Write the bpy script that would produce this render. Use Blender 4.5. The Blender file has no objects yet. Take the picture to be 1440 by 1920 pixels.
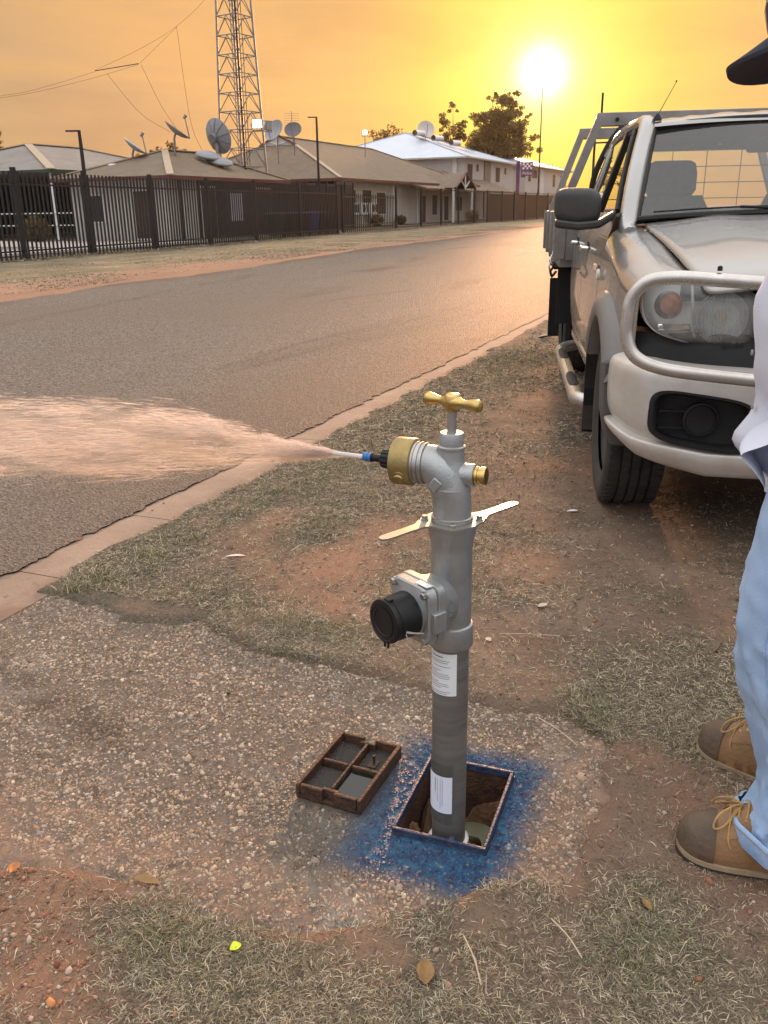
import bpy, bmesh, math, random
import numpy as np
from mathutils import Vector, Matrix, noise as mnoise
random.seed(7); rng = np.random.default_rng(11)
S = bpy.context.scene
COL = S.collection
R = math.radians

# ------------------------------------------------------------------ camera
HEAD, PITCH, ROLL, CAMH = R(23.0), R(19.3), R(0.9), 1.28
h = Vector((-math.sin(HEAD), math.cos(HEAD), 0)); r0 = Vector((math.cos(HEAD), math.sin(HEAD), 0))
fw = h*math.cos(PITCH) - Vector((0, 0, math.sin(PITCH))); u0 = h*math.sin(PITCH) + Vector((0, 0, math.cos(PITCH)))
rt = r0*math.cos(ROLL) - u0*math.sin(ROLL); up = r0*math.sin(ROLL) + u0*math.cos(ROLL)
cam_d = bpy.data.cameras.new('camera'); cam = bpy.data.objects.new('camera', cam_d); COL.objects.link(cam)
cam.matrix_world = Matrix(((rt.x, up.x, -fw.x, 0), (rt.y, up.y, -fw.y, 0), (rt.z, up.z, -fw.z, CAMH), (0, 0, 0, 1)))
cam_d.sensor_fit = 'VERTICAL'; cam_d.sensor_height = 36.0; cam_d.lens = 36.0*1620/1920
cam_d.clip_start = 0.05; cam_d.clip_end = 3000
S.camera = cam

# ------------------------------------------------------------------ world and sun
SUN_AZ, SUN_EL = R(-13.2), R(7.44)          # azimuth from +Y towards +X
SD = Vector((math.sin(SUN_AZ)*math.cos(SUN_EL), math.cos(SUN_AZ)*math.cos(SUN_EL), math.sin(SUN_EL)))
W = bpy.data.worlds.new('World'); S.world = W; W.use_nodes = True
nt = W.node_tree; nt.nodes.clear()
def wn(t, **k):
    n = nt.nodes.new(t)
    for a, b in k.items(): setattr(n, a, b)
    return n
def ramp(n, stops, interp='LINEAR'):
    cr = n.color_ramp; cr.interpolation = interp
    while len(cr.elements) > 1: cr.elements.remove(cr.elements[-1])
    for i, (p, c) in enumerate(stops):
        e = cr.elements[0] if i == 0 else cr.elements.new(p)
        e.position = p; e.color = (*c, 1) if len(c) == 3 else c
out = wn('ShaderNodeOutputWorld'); bg = wn('ShaderNodeBackground'); geo = wn('ShaderNodeTexCoord')
sky = wn('ShaderNodeTexSky'); sky.sky_type = 'NISHITA'; sky.sun_disc = False
sky.sun_elevation = SUN_EL; sky.sun_rotation = SUN_AZ; sky.air_density = 1.0; sky.dust_density = 3.0; sky.ozone_density = 2.0
nrm = wn('ShaderNodeVectorMath', operation='NORMALIZE'); dot = wn('ShaderNodeVectorMath', operation='DOT_PRODUCT')
dot.inputs[1].default_value = SD
acs = wn('ShaderNodeMath', operation='ARCCOSINE'); ang = wn('ShaderNodeMath', operation='MULTIPLY'); ang.inputs[1].default_value = 1/math.pi
L = nt.links.new
L(geo.outputs['Generated'], nrm.inputs[0]); L(nrm.outputs[0], dot.inputs[0]); L(dot.outputs['Value'], acs.inputs[0]); L(acs.outputs[0], ang.inputs[0])
hz = wn('ShaderNodeValToRGB')
d = lambda a: a/180
ramp(hz, [(0, (1.00, 0.92, 0.45)), (d(2.4), (0.86, 0.77, 0.16)), (d(4.4), (0.80, 0.63, 0.070)), (d(7), (0.77, 0.49, 0.072)), (d(11), (0.75, 0.405, 0.115)),
          (d(22), (0.655, 0.36, 0.15)), (d(36), (0.53, 0.335, 0.165)), (d(56), (0.56, 0.45, 0.32)), (d(85), (0.60, 0.57, 0.54)), (d(125), (0.62, 0.65, 0.72)), (1.0, (0.62, 0.66, 0.75))])
L(ang.outputs[0], hz.inputs[0])
# smoke streaks in the sky
mp = wn('ShaderNodeMapping'); mp.inputs['Scale'].default_value = (1.5, 1.5, 8.0); mp.inputs['Rotation'].default_value = (0.12, 0.1, 0.3)
ns = wn('ShaderNodeTexNoise'); ns.inputs['Scale'].default_value = 2.2; ns.inputs['Detail'].default_value = 6; ns.inputs['Roughness'].default_value = 0.55; ns.inputs['Distortion'].default_value = 0.6
L(nrm.outputs[0], mp.inputs[0]); L(mp.outputs[0], ns.inputs['Vector'])
cl = wn('ShaderNodeValToRGB'); ramp(cl, [(0.34, (0.86, 0.84, 0.92)), (0.5, (0.98, 0.97, 1)), (0.67, (1.10, 1.06, 0.93))])
L(ns.outputs['Fac'], cl.inputs[0])
mul = wn('ShaderNodeMix', data_type='RGBA', blend_type='MULTIPLY'); mul.inputs[0].default_value = 1.0
L(hz.outputs[0], mul.inputs[6]); L(cl.outputs[0], mul.inputs[7])
# the clear sky behind the smoke
sk = wn('ShaderNodeVectorMath', operation='SCALE'); sk.inputs['Scale'].default_value = 0.06
L(sky.outputs[0], sk.inputs[0])
add = wn('ShaderNodeMix', data_type='RGBA', blend_type='MIX'); add.inputs[0].default_value = 0.06

# unseen overhead sky, raised to bright near-white to light the scene
sxyz = wn('ShaderNodeSeparateXYZ'); L(nrm.outputs[0], sxyz.inputs[0])
ov = wn('ShaderNodeMapRange'); ov.interpolation_type = 'SMOOTHSTEP'; ov.inputs[1].default_value = 0.22; ov.inputs[2].default_value = 0.70; L(sxyz.outputs[2], ov.inputs[0])
ovm = wn('ShaderNodeMix', data_type='RGBA'); ovm.inputs[7].default_value = (1.52, 1.50, 1.50, 1); L(ov.outputs[0], ovm.inputs[0]); L(mul.outputs[2], ovm.inputs[6])
L(ovm.outputs[2], add.inputs[6]); L(sk.outputs[0], add.inputs[7])
# the sun's disc and aureole seen through smoke
def mth(op, a, b=None):
    n = wn('ShaderNodeMath', operation=op)
    for i, x in enumerate((a, b)):
        if x is None: continue
        if isinstance(x, (int, float)): n.inputs[i].default_value = x
        else: L(x, n.inputs[i])
    return n.outputs[0]
g1 = mth('MULTIPLY', mth('POWER', 2.718, mth('MULTIPLY', mth('POWER', mth('DIVIDE', ang.outputs[0], d(1.15)), 2.0), -1.0)), 1.5)
g2 = mth('MULTIPLY', mth('POWER', 2.718, mth('MULTIPLY', mth('DIVIDE', ang.outputs[0], d(2.6)), -1.0)), 0.32)
sc1 = wn('ShaderNodeVectorMath', operation='SCALE'); sc1.inputs[0].default_value = (1.0, 0.95, 0.72); L(g1, sc1.inputs['Scale'])
sc2 = wn('ShaderNodeVectorMath', operation='SCALE'); sc2.inputs[0].default_value = (1.0, 0.88, 0.30); L(g2, sc2.inputs['Scale'])
s1 = wn('ShaderNodeVectorMath', operation='ADD'); s2 = wn('ShaderNodeVectorMath', operation='ADD')
L(add.outputs[2], s1.inputs[0]); L(sc1.outputs[0], s1.inputs[1]); L(s1.outputs[0], s2.inputs[0]); L(sc2.outputs[0], s2.inputs[1])
L(s2.outputs[0], bg.inputs[0]); bg.inputs[1].default_value = 1.0; L(bg.outputs[0], out.inputs[0])

sl = bpy.data.lights.new('sun', 'SUN'); sl.energy = 4.2; sl.angle = R(3.0); sl.color = (1.0, 0.50, 0.24)
so = bpy.data.objects.new('sun', sl); COL.objects.link(so); so.rotation_euler = SD.to_track_quat('Z', 'Y').to_euler(); so.location = (0, 0, 30)
vs = S.view_settings; vs.view_transform = 'Standard'; vs.look = 'None'; vs.exposure = 0.33; vs.gamma = 1.0; vs.use_curve_mapping = False
S.render.engine = 'CYCLES'
cy = S.cycles; cy.use_denoising = True
cy.max_bounces = 6; cy.diffuse_bounces = 4; cy.glossy_bounces = 3; cy.transmission_bounces = 6; cy.transparent_max_bounces = 64; cy.volume_bounces = 0
cy.sample_clamp_indirect = 4.0

# ------------------------------------------------------------------ helpers: materials
def lnk(nt, a, b): nt.links.new(a, b)
def M(name, col, rough=0.6, metal=0.0, var=0.15, scale=8.0, bump=0.0, bscale=60.0, col2=None, coat=0.0, detail=5, spec=0.5, coord='Object', trans=0.0, stretch=None, rvar=0.0):
    """Principled material; colour varies between col and col2 (or darker/lighter col) with noise."""
    m = bpy.data.materials.new(name); m.use_nodes = True; t = m.node_tree; b = t.nodes['Principled BSDF']
    b.inputs['Roughness'].default_value = rough; b.inputs['Metallic'].default_value = metal
    b.inputs['Coat Weight'].default_value = coat; b.inputs['Specular IOR Level'].default_value = spec
    b.inputs['Transmission Weight'].default_value = trans
    tc = t.nodes.new('ShaderNodeTexCoord'); src = tc.outputs[coord]
    if stretch:
        mp = t.nodes.new('ShaderNodeMapping'); mp.inputs['Scale'].default_value = stretch; lnk(t, src, mp.inputs[0]); src = mp.outputs[0]
    if var > 0 or col2:
        n = t.nodes.new('ShaderNodeTexNoise'); n.inputs['Scale'].default_value = scale; n.inputs['Detail'].default_value = detail; n.inputs['Roughness'].default_value = 0.65
        lnk(t, src, n.inputs['Vector'])
        cr = t.nodes.new('ShaderNodeValToRGB')
        c2 = col2 or tuple(min(1, c*(1+var)) for c in col); c1 = col if col2 else tuple(c*(1-var) for c in col)
        ramp(cr, [(0.34, c1), (0.66, c2)]); lnk(t, n.outputs['Fac'], cr.inputs[0]); lnk(t, cr.outputs[0], b.inputs['Base Color'])
        if rvar:
            mr = t.nodes.new('ShaderNodeMapRange'); mr.inputs[1].default_value = 0.3; mr.inputs[2].default_value = 0.7
            mr.inputs[3].default_value = rough-rvar; mr.inputs[4].default_value = rough+rvar; lnk(t, n.outputs['Fac'], mr.inputs[0]); lnk(t, mr.outputs[0], b.inputs['Roughness'])
    else: b.inputs['Base Color'].default_value = (*col, 1)
    if bump:
        n2 = t.nodes.new('ShaderNodeTexNoise'); n2.inputs['Scale'].default_value = bscale; n2.inputs['Detail'].default_value = 4; lnk(t, src, n2.inputs['Vector'])
        bp = t.nodes.new('ShaderNodeBump'); bp.inputs['Strength'].default_value = bump; bp.inputs['Distance'].default_value = 0.01
        lnk(t, n2.outputs['Fac'], bp.inputs['Height']); lnk(t, bp.outputs[0], b.inputs['Normal'])
    return m
def emis(name, col, s):
    m = bpy.data.materials.new(name); m.use_nodes = True; b = m.node_tree.nodes['Principled BSDF']
    b.inputs['Base Color'].default_value = (*col, 1); b.inputs['Emission Color'].default_value = (*col, 1); b.inputs['Emission Strength'].default_value = s
    return m
def glassm(name, tint, gloss=1.0, rough=0.02, ior=1.45, haze=None):
    """thin sheet glass: tinted see-through with mirror reflections at grazing angles, optional film of dust or pale haze"""
    m = bpy.data.materials.new(name); m.use_nodes = True; t = m.node_tree; t.nodes.remove(t.nodes['Principled BSDF'])
    o = t.nodes['Material Output']; tr = t.nodes.new('ShaderNodeBsdfTransparent'); tr.inputs[0].default_value = (*tint, 1)
    gl = t.nodes.new('ShaderNodeBsdfGlossy'); gl.inputs['Roughness'].default_value = rough; gl.inputs[0].default_value = (gloss, gloss, gloss, 1)
    fr = t.nodes.new('ShaderNodeFresnel'); fr.inputs[0].default_value = ior
    mx = t.nodes.new('ShaderNodeMixShader'); lnk(t, fr.outputs[0], mx.inputs[0]); lnk(t, tr.outputs[0], mx.inputs[1]); lnk(t, gl.outputs[0], mx.inputs[2])
    last = mx.outputs[0]
    if haze:
        df = t.nodes.new('ShaderNodeBsdfDiffuse'); df.inputs[0].default_value = (*haze[:3], 1)
        n = t.nodes.new('ShaderNodeTexNoise'); n.inputs['Scale'].default_value = 6; n.inputs['Detail'].default_value = 6
        mr = t.nodes.new('ShaderNodeMapRange'); mr.inputs[3].default_value = haze[3]*0.5; mr.inputs[4].default_value = haze[3]*1.5; lnk(t, n.outputs['Fac'], mr.inputs[0])
        m2 = t.nodes.new('ShaderNodeMixShader'); lnk(t, mr.outputs[0], m2.inputs[0]); lnk(t, last, m2.inputs[1]); lnk(t, df.outputs[0], m2.inputs[2]); last = m2.outputs[0]
    lnk(t, last, o.inputs[0]); return m

# ------------------------------------------------------------------ helpers: meshes
def V(*a): return Vector(a)
class MB:
    def __init__(s): s.v = []; s.f = []
    def add(s, vs, fs):
        o = len(s.v); s.v += [tuple(x) for x in vs]; s.f += [tuple(i+o for i in f) for f in fs]; return s
    def box(s, c, sz, rz=0.0, M3=None):
        x, y, z = (k/2 for k in sz); p = [(-x,-y,-z),(x,-y,-z),(x,y,-z),(-x,y,-z),(-x,-y,z),(x,-y,z),(x,y,z),(-x,y,z)]
        m = M3 or Matrix.Rotation(rz, 3, 'Z')
        return s.add([m @ Vector(q) + Vector(c) for q in p], [(0,3,2,1),(4,5,6,7),(0,1,5,4),(1,2,6,5),(2,3,7,6),(3,0,4,7)])
    def bar(s, p0, p1, w, t, upv=(0,0,1)):
        p0 = Vector(p0); p1 = Vector(p1); d = (p1-p0).normalized(); a = d.cross(Vector(upv))
        if a.length < 1e-4: a = d.cross(Vector((0, 1, 0)))
        a.normalize(); b = a.cross(d); pts = []
        for p in (p0, p1):
            for i, j in ((-1,-1),(1,-1),(1,1),(-1,1)): pts.append(p + a*i*w/2 + b*j*t/2)
        return s.add(pts, [(0,1,2,3),(7,6,5,4),(0,4,5,1),(1,5,6,2),(2,6,7,3),(3,7,4,0)])
    def loft(s, rings, caps=(True, True), closed=True):
        n = len(rings[0]); vs = [p for r in rings for p in r]; fs = []
        for i in range(len(rings)-1):
            for j in range(n if closed else n-1):
                k = (j+1) % n; fs.append((i*n+j, i*n+k, (i+1)*n+k, (i+1)*n+j))
        if caps[0]: fs.append(tuple(range(n-1, -1, -1)))
        if caps[1]: fs.append(tuple((len(rings)-1)*n+j for j in range(n)))
        return s.add(vs, fs)
    def grid(s, rows): return s.loft(rows, (False, False), False)
    def tube(s, pts, r, n=10, closed=False, caps=True):
        pts = [Vector(p) for p in pts]; rs = r if isinstance(r, (list, tuple)) else [r]*len(pts); rings = []; prev = None
        m = len(pts)
        for i, p in enumerate(pts):
            a = pts[(i-1) % m] if (closed or i > 0) else p; b = pts[(i+1) % m] if (closed or i < m-1) else p
            t = (b-a).normalized()
            if prev is None:
                x = t.orthogonal().normalized()
                q = V(0, 0, 1) - t*t.z
                if q.length > 0.2: x = q.normalized()
            else:
                x = prev - t*prev.dot(t); x.normalize()
            prev = x; y = t.cross(x)
            rings.append([p + (x*math.cos(2*math.pi*k/n) + y*math.sin(2*math.pi*k/n))*rs[i] for k in range(n)])
        if closed: rings.append(rings[0])
        return s.loft(rings, (caps and not closed, caps and not closed))
    def cyl(s, p0, p1, r0, r1=None, n=16, caps=True): return s.tube([p0, p1], [r0, r0 if r1 is None else r1], n, caps=caps)
    def lathe(s, prof, o=(0,0,0), ax=(0,0,1), n=32, caps=(True, True), xref=None):
        """prof: (radius, distance along ax)"""
        ax = Vector(ax).normalized(); x = Vector(xref).normalized() if xref else ax.orthogonal().normalized(); y = ax.cross(x); o = Vector(o)
        return s.loft([[o + ax*q + (x*math.cos(2*math.pi*k/n) + y*math.sin(2*math.pi*k/n))*max(rr, 1e-5) for k in range(n)] for rr, q in prof], caps)
    def build(s, name, mat, parent=None, smooth=40, bevel=0, sub=0, seg=2):
        me = bpy.data.meshes.new(name); me.from_pydata(s.v, [], s.f); me.validate()
        bm = bmesh.new(); bm.from_mesh(me); bmesh.ops.recalc_face_normals(bm, faces=bm.faces); bm.to_mesh(me); bm.free()
        if smooth:
            me.polygons.foreach_set('use_smooth', [True]*len(me.polygons)); me.set_sharp_from_angle(angle=R(smooth))
        me.materials.append(mat); o = bpy.data.objects.new(name, me); COL.objects.link(o)
        if parent: o.parent = parent
        if sub: q = o.modifiers.new('sub', 'SUBSURF'); q.levels = q.render_levels = sub
        if bevel:
            q = o.modifiers.new('bevel', 'BEVEL'); q.width = bevel; q.segments = seg; q.limit_method = 'ANGLE'; q.angle_limit = R(35)
        return o
def tag(o, label=None, cat=None, group=None, kind=None):
    if label: o['label'] = label
    if cat: o['category'] = cat
    if group: o['group'] = group
    if kind: o['kind'] = kind
    return o
def empty(name, loc=(0,0,0), rz=0.0, label=None, cat=None, group=None):
    o = bpy.data.objects.new(name, None); o.empty_display_size = 0.1; COL.objects.link(o); o.location = loc; o.rotation_euler = (0, 0, rz)
    return tag(o, label, cat, group)
def inst(o, parent, loc=None, rot=None, scale=None):
    c = o.copy(); COL.objects.link(c); c.parent = parent
    if loc is not None: c.location = loc
    if rot is not None: c.rotation_euler = rot
    if scale is not None: c.scale = scale
    return c
def npmesh(name, v, f, mat, parent=None, smooth=False, attrs=None):
    """v (n,3), f (m,k) arrays"""
    me = bpy.data.meshes.new(name); v = np.asarray(v, np.float32); f = np.asarray(f, np.int32); m, k = f.shape
    me.vertices.add(len(v)); me.vertices.foreach_set('co', v.ravel())
    me.loops.add(m*k); me.loops.foreach_set('vertex_index', f.ravel())
    me.polygons.add(m); me.polygons.foreach_set('loop_start', np.arange(0, m*k, k, dtype=np.int32))
    if smooth: me.polygons.foreach_set('use_smooth', np.ones(m, bool))
    for nme, arr in (attrs or {}).items():
        a = me.attributes.new(nme, 'FLOAT', 'POINT'); a.data.foreach_set('value', np.asarray(arr, np.float32))
    me.update(calc_edges=True); me.materials.append(mat); o = bpy.data.objects.new(name, me); COL.objects.link(o)
    if parent: o.parent = parent
    return o
def text(name, body, size, mat, parent, loc, rot, extrude=0.0005, align='CENTER'):
    c = bpy.data.curves.new(name, 'FONT'); c.body = body; c.size = size; c.extrude = extrude; c.align_x = align; c.align_y = 'CENTER'; c.resolution_u = 3
    tmp = bpy.data.objects.new(name, c); COL.objects.link(tmp)
    me = bpy.data.meshes.new_from_object(tmp.evaluated_get(bpy.context.evaluated_depsgraph_get())); bpy.data.objects.remove(tmp)
    me.name = name; me.materials.clear(); me.materials.append(mat)
    o = bpy.data.objects.new(name, me); COL.objects.link(o); o.parent = parent; o.location = loc; o.rotation_euler = rot
    return o
# value noise on numpy arrays
_T = rng.random((256, 256))
def vnoise(x, y):
    x = np.asarray(x, float); y = np.asarray(y, float); xi = np.floor(x).astype(int); yi = np.floor(y).astype(int); fx = x-xi; fy = y-yi
    fx = fx*fx*(3-2*fx); fy = fy*fy*(3-2*fy); g = lambda a, b: _T[a & 255, b & 255]
    return (g(xi, yi)*(1-fx)+g(xi+1, yi)*fx)*(1-fy) + (g(xi, yi+1)*(1-fx)+g(xi+1, yi+1)*fx)*fy
def fbm(x, y, s=1.0, o=4):
    t = 0; a = 0.5; n = 0
    for i in range(o): t = t + a*vnoise(x*s+17.3*i, y*s-9.1*i); n += a; a *= 0.5; s *= 2.05
    return t/n
def sstep(a, b, x): t = np.clip((x-a)/(b-a), 0, 1); return t*t*(3-2*t)

# ------------------------------------------------------------------ ground, road, kerb, path
PIT = (-0.500, 1.569); PITW, PITL, PITR = 0.202, 0.276, R(2.5)
def slab_sd(x, y):
    n = (fbm(x, y, 6.0, 4)-0.5)*0.16; n2 = (fbm(x+7, y+3, 2.0, 3)-0.5)*0.10
    top = 2.085 - 0.075*(x+2.1); bot = 1.10 + 0.30*sstep(-0.80, -0.18, x)
    return np.minimum(np.minimum(top-y+n2, y-bot), -0.222-x) + n
def blob(x, y, l):
    t = 0
    for (bx, by, rx, ry) in l: t = np.maximum(t, np.exp(-(((x-bx)/rx)**2+((y-by)/ry)**2)))
    return t
BARE = [(-1.41, 2.77, .35, .25), (-1.25, 3.13, .4, .25), (-0.9, 4.0, .45, .6), (-0.36, 2.64, .22, .3), (-0.6, 3.0, .35, .3), (-1.02, 0.84, .20, .14), (-1.0, 1.07, .16, .05),
        (-0.51, 1.13, .22, .06), (-0.19, 1.48, .07, .3), (-0.34, 1.27, .12, .08), (-0.3, 3.4, .5, .5), (-1.3, 5.2, .3, .8), (0.6, 4.5, 1.0, 1.2), (0.1, 2.75, .3, .15), (-0.15, 1.62, .05, .2), (-0.62, 1.10, .12, .035)]
GREEN = [(-2.09, 2.26, .13, .16), (-2.07, 2.6, .12, .35), (-2.0, 3.2, .12, .4), (-1.93, 3.9, .13, .7), (-2.0, 5.4, .16, .9), (-1.9, 7.3, .35, .9), (-0.72, 1.23, .09, .05), (-0.93, 1.13, .14, .04), (-0.86, 0.98, .12, .08),
         (-1.56, 2.30, .22, .10), (-1.2, 2.22, .3, .08), (-0.05, 1.30, .1, .12), (-0.27, 2.0, .06, .2), (-1.2, 2.0, .06, .04), (-1.6, 3.0, .15, .3)]
def grass_mask(x, y):
    m = sstep(0.34, 0.58, fbm(x+3, y, 1.7, 4))
    m = np.clip(m*0.82+0.16, 0, 1) * (1 - 0.92*blob(x, y, BARE))
    return np.clip(m + 0.8*blob(x, y, GREEN), 0, 1)
def green_mask(x, y): return np.clip(blob(x, y, GREEN)*1.1, 0, 1)
def far_edge(y): return -10.05 - 0.085*np.clip(y, -20, 30) - 0.03*np.clip(y-30, 0, 200)
def zg(x, y):
    base = 0.012 + (fbm(x, y, 1.1, 4)-0.5)*0.05*sstep(-2.25, -1.9, x) + (fbm(x, y, 9.0, 3)-0.5)*0.012
    sd = slab_sd(x, y); z = base*(1-sstep(-0.035, 0.015, sd)) + (-0.035)*sstep(-0.035, 0.015, sd)
    k = sstep(-2.25+0.03*(fbm(x*0, y, 5.0, 3)-0.5), -2.33, x + 0.16*(fbm(x+5, y, 3.5, 3)-0.5)); z = z*(1-k) + -0.05*k
    fe = far_edge(y) + (fbm(x*0+2, y, 0.5, 3)-0.5)*0.9
    farside = sstep(0.25, -0.25, x-fe)
    zf = 0.03 + (fbm(x, y, 0.35, 3)-0.5)*0.10*sstep(0, -3, x-fe)
    z = np.where(x < -2.4, -0.05*(1-farside)+zf*farside, z)
    return z
def lines(segs):
    a = [segs[0][0]]
    for s, e, st in segs: n = max(1, int(round((e-s)/st))); a += list(np.linspace(s, e, n+1)[1:])
    return np.array(a)
gx = lines([(-900, -100, 100), (-100, -30, 10), (-30, -14, 2), (-14, -9.5, 0.25), (-9.5, -2.5, 1.0), (-2.5, -1.7, 0.035), (-1.7, 0.5, 0.03), (0.5, 2.5, 0.1), (2.5, 10, 0.75), (10, 100, 15), (100, 900, 100)])
gy = lines([(-60, -2, 6), (-2, 0.6, 0.2), (0.6, 3.2, 0.03), (3.2, 6.0, 0.06), (6.0, 12, 0.15), (12, 40, 1.0), (40, 110, 5), (110, 300, 40), (300, 1500, 200)])
GX, GY = np.meshgrid(gx, gy); vz = zg(GX, GY); nx, ny = len(gx), len(gy)
idx = np.arange(nx*ny).reshape(ny, nx)
F4 = np.stack([idx[:-1, :-1], idx[:-1, 1:], idx[1:, 1:], idx[1:, :-1]], -1).reshape(-1, 4)
cxm = (GX[:-1, :-1]+GX[1:, 1:]).ravel()/2; cym = (GY[:-1, :-1]+GY[1:, 1:]).ravel()/2
F4 = F4[~((np.abs(cxm-PIT[0]) < 0.16) & (np.abs(cym-PIT[1]) < 0.19))]

def nodes(name):
    m = bpy.data.materials.new(name); m.use_nodes = True; t = m.node_tree; b = t.nodes['Principled BSDF']
    class H: pass
    q = H(); q.m = m; q.t = t; q.b = b
    def N(ty, **k):
        n = t.nodes.new(ty)
        for a, v in k.items(): setattr(n, a, v)
        return n
    q.N = N; q.L = t.links.new
    q.pos = N('ShaderNodeNewGeometry').outputs['Position']
    def noise(scale, detail=5, rough=0.6, vec=None, stretch=None, dist=0.0):
        v = vec or q.pos
        if stretch: mp = N('ShaderNodeMapping'); mp.inputs['Scale'].default_value = stretch; q.L(v, mp.inputs[0]); v = mp.outputs[0]
        n = N('ShaderNodeTexNoise'); n.inputs['Scale'].default_value = scale; n.inputs['Detail'].default_value = detail; n.inputs['Roughness'].default_value = rough; n.inputs['Distortion'].default_value = dist
        q.L(v, n.inputs['Vector']); return n.outputs['Fac']
    q.noise = noise
    def rmp(fac, stops):
        n = N('ShaderNodeValToRGB'); ramp(n, stops); q.L(fac, n.inputs[0]); return n.outputs[0]
    q.ramp = rmp
    def mix(fac, a, b_, mode='MIX'):
        n = N('ShaderNodeMix', data_type='RGBA', blend_type=mode)
        for i, x in ((0, fac), (6, a), (7, b_)):
            if isinstance(x, (int, float)): n.inputs[i].default_value = x
            elif isinstance(x, tuple): n.inputs[i].default_value = (*x, 1)
            else: q.L(x, n.inputs[i])
        return n.outputs[2]
    q.mix = mix
    def math_(op, *a):
        n = N('ShaderNodeMath', operation=op)
        for i, x in enumerate(a):
            if isinstance(x, (int, float)): n.inputs[i].default_value = x
            else: q.L(x, n.inputs[i])
        return n.outputs[0]
    q.math = math_
    def mr(x, a, b_, c=0.0, d_=1.0, smooth=True):
        n = N('ShaderNodeMapRange'); n.interpolation_type = 'SMOOTHSTEP' if smooth else 'LINEAR'
        for i, v in enumerate((a, b_, c, d_)): n.inputs[i+1].default_value = v
        q.L(x, n.inputs[0]); return n.outputs[0]
    q.mr = mr
    def attr(nm): n = N('ShaderNodeAttribute'); n.attribute_name = nm; return n.outputs['Fac']
    q.attr = attr
    sp = N('ShaderNodeSeparateXYZ'); q.L(q.pos, sp.inputs[0]); q.x, q.y, q.z = sp.outputs
    def bump(hgt, strength=0.5, dist=0.01):
        n = N('ShaderNodeBump'); n.inputs['Strength'].default_value = strength; n.inputs['Distance'].default_value = dist; q.L(hgt, n.inputs['Height']); q.L(n.outputs[0], b.inputs['Normal'])
    q.bump = bump
    return q
# soil and thatch
q = nodes('verge_soil')
soil = q.ramp(q.noise(3.0, 6), [(0.32, (0.145, 0.100, 0.072)), (0.55, (0.215, 0.150, 0.108)), (0.72, (0.29, 0.205, 0.150))])
soil = q.mix(q.mr(q.noise(0.9, 4), 0.43, 0.66), soil, (0.30, 0.165, 0.105))
soil = q.mix(q.mr(q.noise(160, 3), 0.52, 0.75, 0, 0.6), soil, (0.07, 0.045, 0.032))
thatch = q.ramp(q.noise(120, 4, 0.75), [(0.3, (0.048, 0.039, 0.030)), (0.5, (0.120, 0.096, 0.070)), (0.68, (0.22, 0.18, 0.13))])
thatch = q.mix(q.mr(q.noise(1.3, 4), 0.4, 0.7), thatch, q.mix(0.3, thatch, (0.14, 0.13, 0.08)))
c = q.mix(q.attr('grass'), soil, thatch)
# far verge: red dirt at the road edge, dry grass and litter by the fence
fardirt = q.ramp(q.noise(0.8, 6, 0.65, stretch=(1, 0.35, 1)), [(0.3, (0.27, 0.155, 0.10)), (0.6, (0.34, 0.20, 0.13))])
farg = q.ramp(q.noise(1.3, 8, 0.75, stretch=(1, 0.4, 1)), [(0.3, (0.10, 0.092, 0.058)), (0.5, (0.20, 0.16, 0.10)), (0.7, (0.33, 0.25, 0.16))])
fn = q.math('ADD', q.x, q.math('MULTIPLY', q.math('SUBTRACT', q.noise(0.35, 5), 0.5), 6.0))
fn = q.math('ADD', fn, q.math('MULTIPLY', q.y, 0.045))
farc = q.mix(q.mr(fn, -13.4, -12.0), farg, fardirt)
farc = q.mix(q.mr(fn, -17.5, -19.0, 0, 0.75), farc, q.ramp(q.noise(2.2, 8, 0.8), [(0.35, (0.035, 0.028, 0.02)), (0.62, (0.12, 0.085, 0.055)), (0.72, (0.3, 0.24, 0.17))]))
c = q.mix(q.mr(q.x, -8.0, -6.0), farc, c)
q.L(c, q.b.inputs['Base Color']); q.b.inputs['Roughness'].default_value = 0.95; q.b.inputs['Specular IOR Level'].default_value = 0.2
q.bump(q.math('ADD', q.noise(90, 5, 0.7), q.math('MULTIPLY', q.noise(18, 4), 1.5)), 0.9, 0.012)
near = (GX > -2.6) & (GX < 6) & (GY < 14) & (GY > -3)
gm = np.where(near, grass_mask(GX, GY), 0.5)
ground = npmesh('ground', np.stack([GX, GY, vz], -1).reshape(-1, 3), F4, q.m, smooth=True, attrs={'grass': gm.ravel()})
tag(ground, 'bare reddish soil and dry matted verge around the standpipe', kind='structure')

# road: chip seal, with a crumbling edge strip beyond a long crack
q = nodes('chip_seal')
vo = q.N('ShaderNodeTexVoronoi'); vo.inputs['Scale'].default_value = 85; q.L(q.pos, vo.inputs['Vector'])
vc = q.N('ShaderNodeSeparateColor'); q.L(vo.outputs['Color'], vc.inputs[0])
base = q.ramp(vc.outputs[0], [(0.0, (0.14, 0.126, 0.11)), (0.5, (0.42, 0.385, 0.34)), (0.85, (0.59, 0.54, 0.47)), (1, (0.78, 0.72, 0.63))])
base = q.mix(q.mr(vo.outputs['Distance'], 0.0085, 0.004, 0, 0.6), base, (0.05, 0.043, 0.036))
dust = q.mr(q.noise(0.35, 6, 0.6, stretch=(1, 0.45, 1)), 0.42, 0.66)
base = q.mix(q.math('MULTIPLY', dust, 0.55), base, (0.41, 0.335, 0.265))
dk = q.mr(q.noise(0.5, 5, 0.6, stretch=(1.0, 0.22, 1), dist=0.8), 0.56, 0.72)
base = q.mix(q.math('MULTIPLY', dk, 0.5), base, (0.075, 0.070, 0.058))
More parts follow.
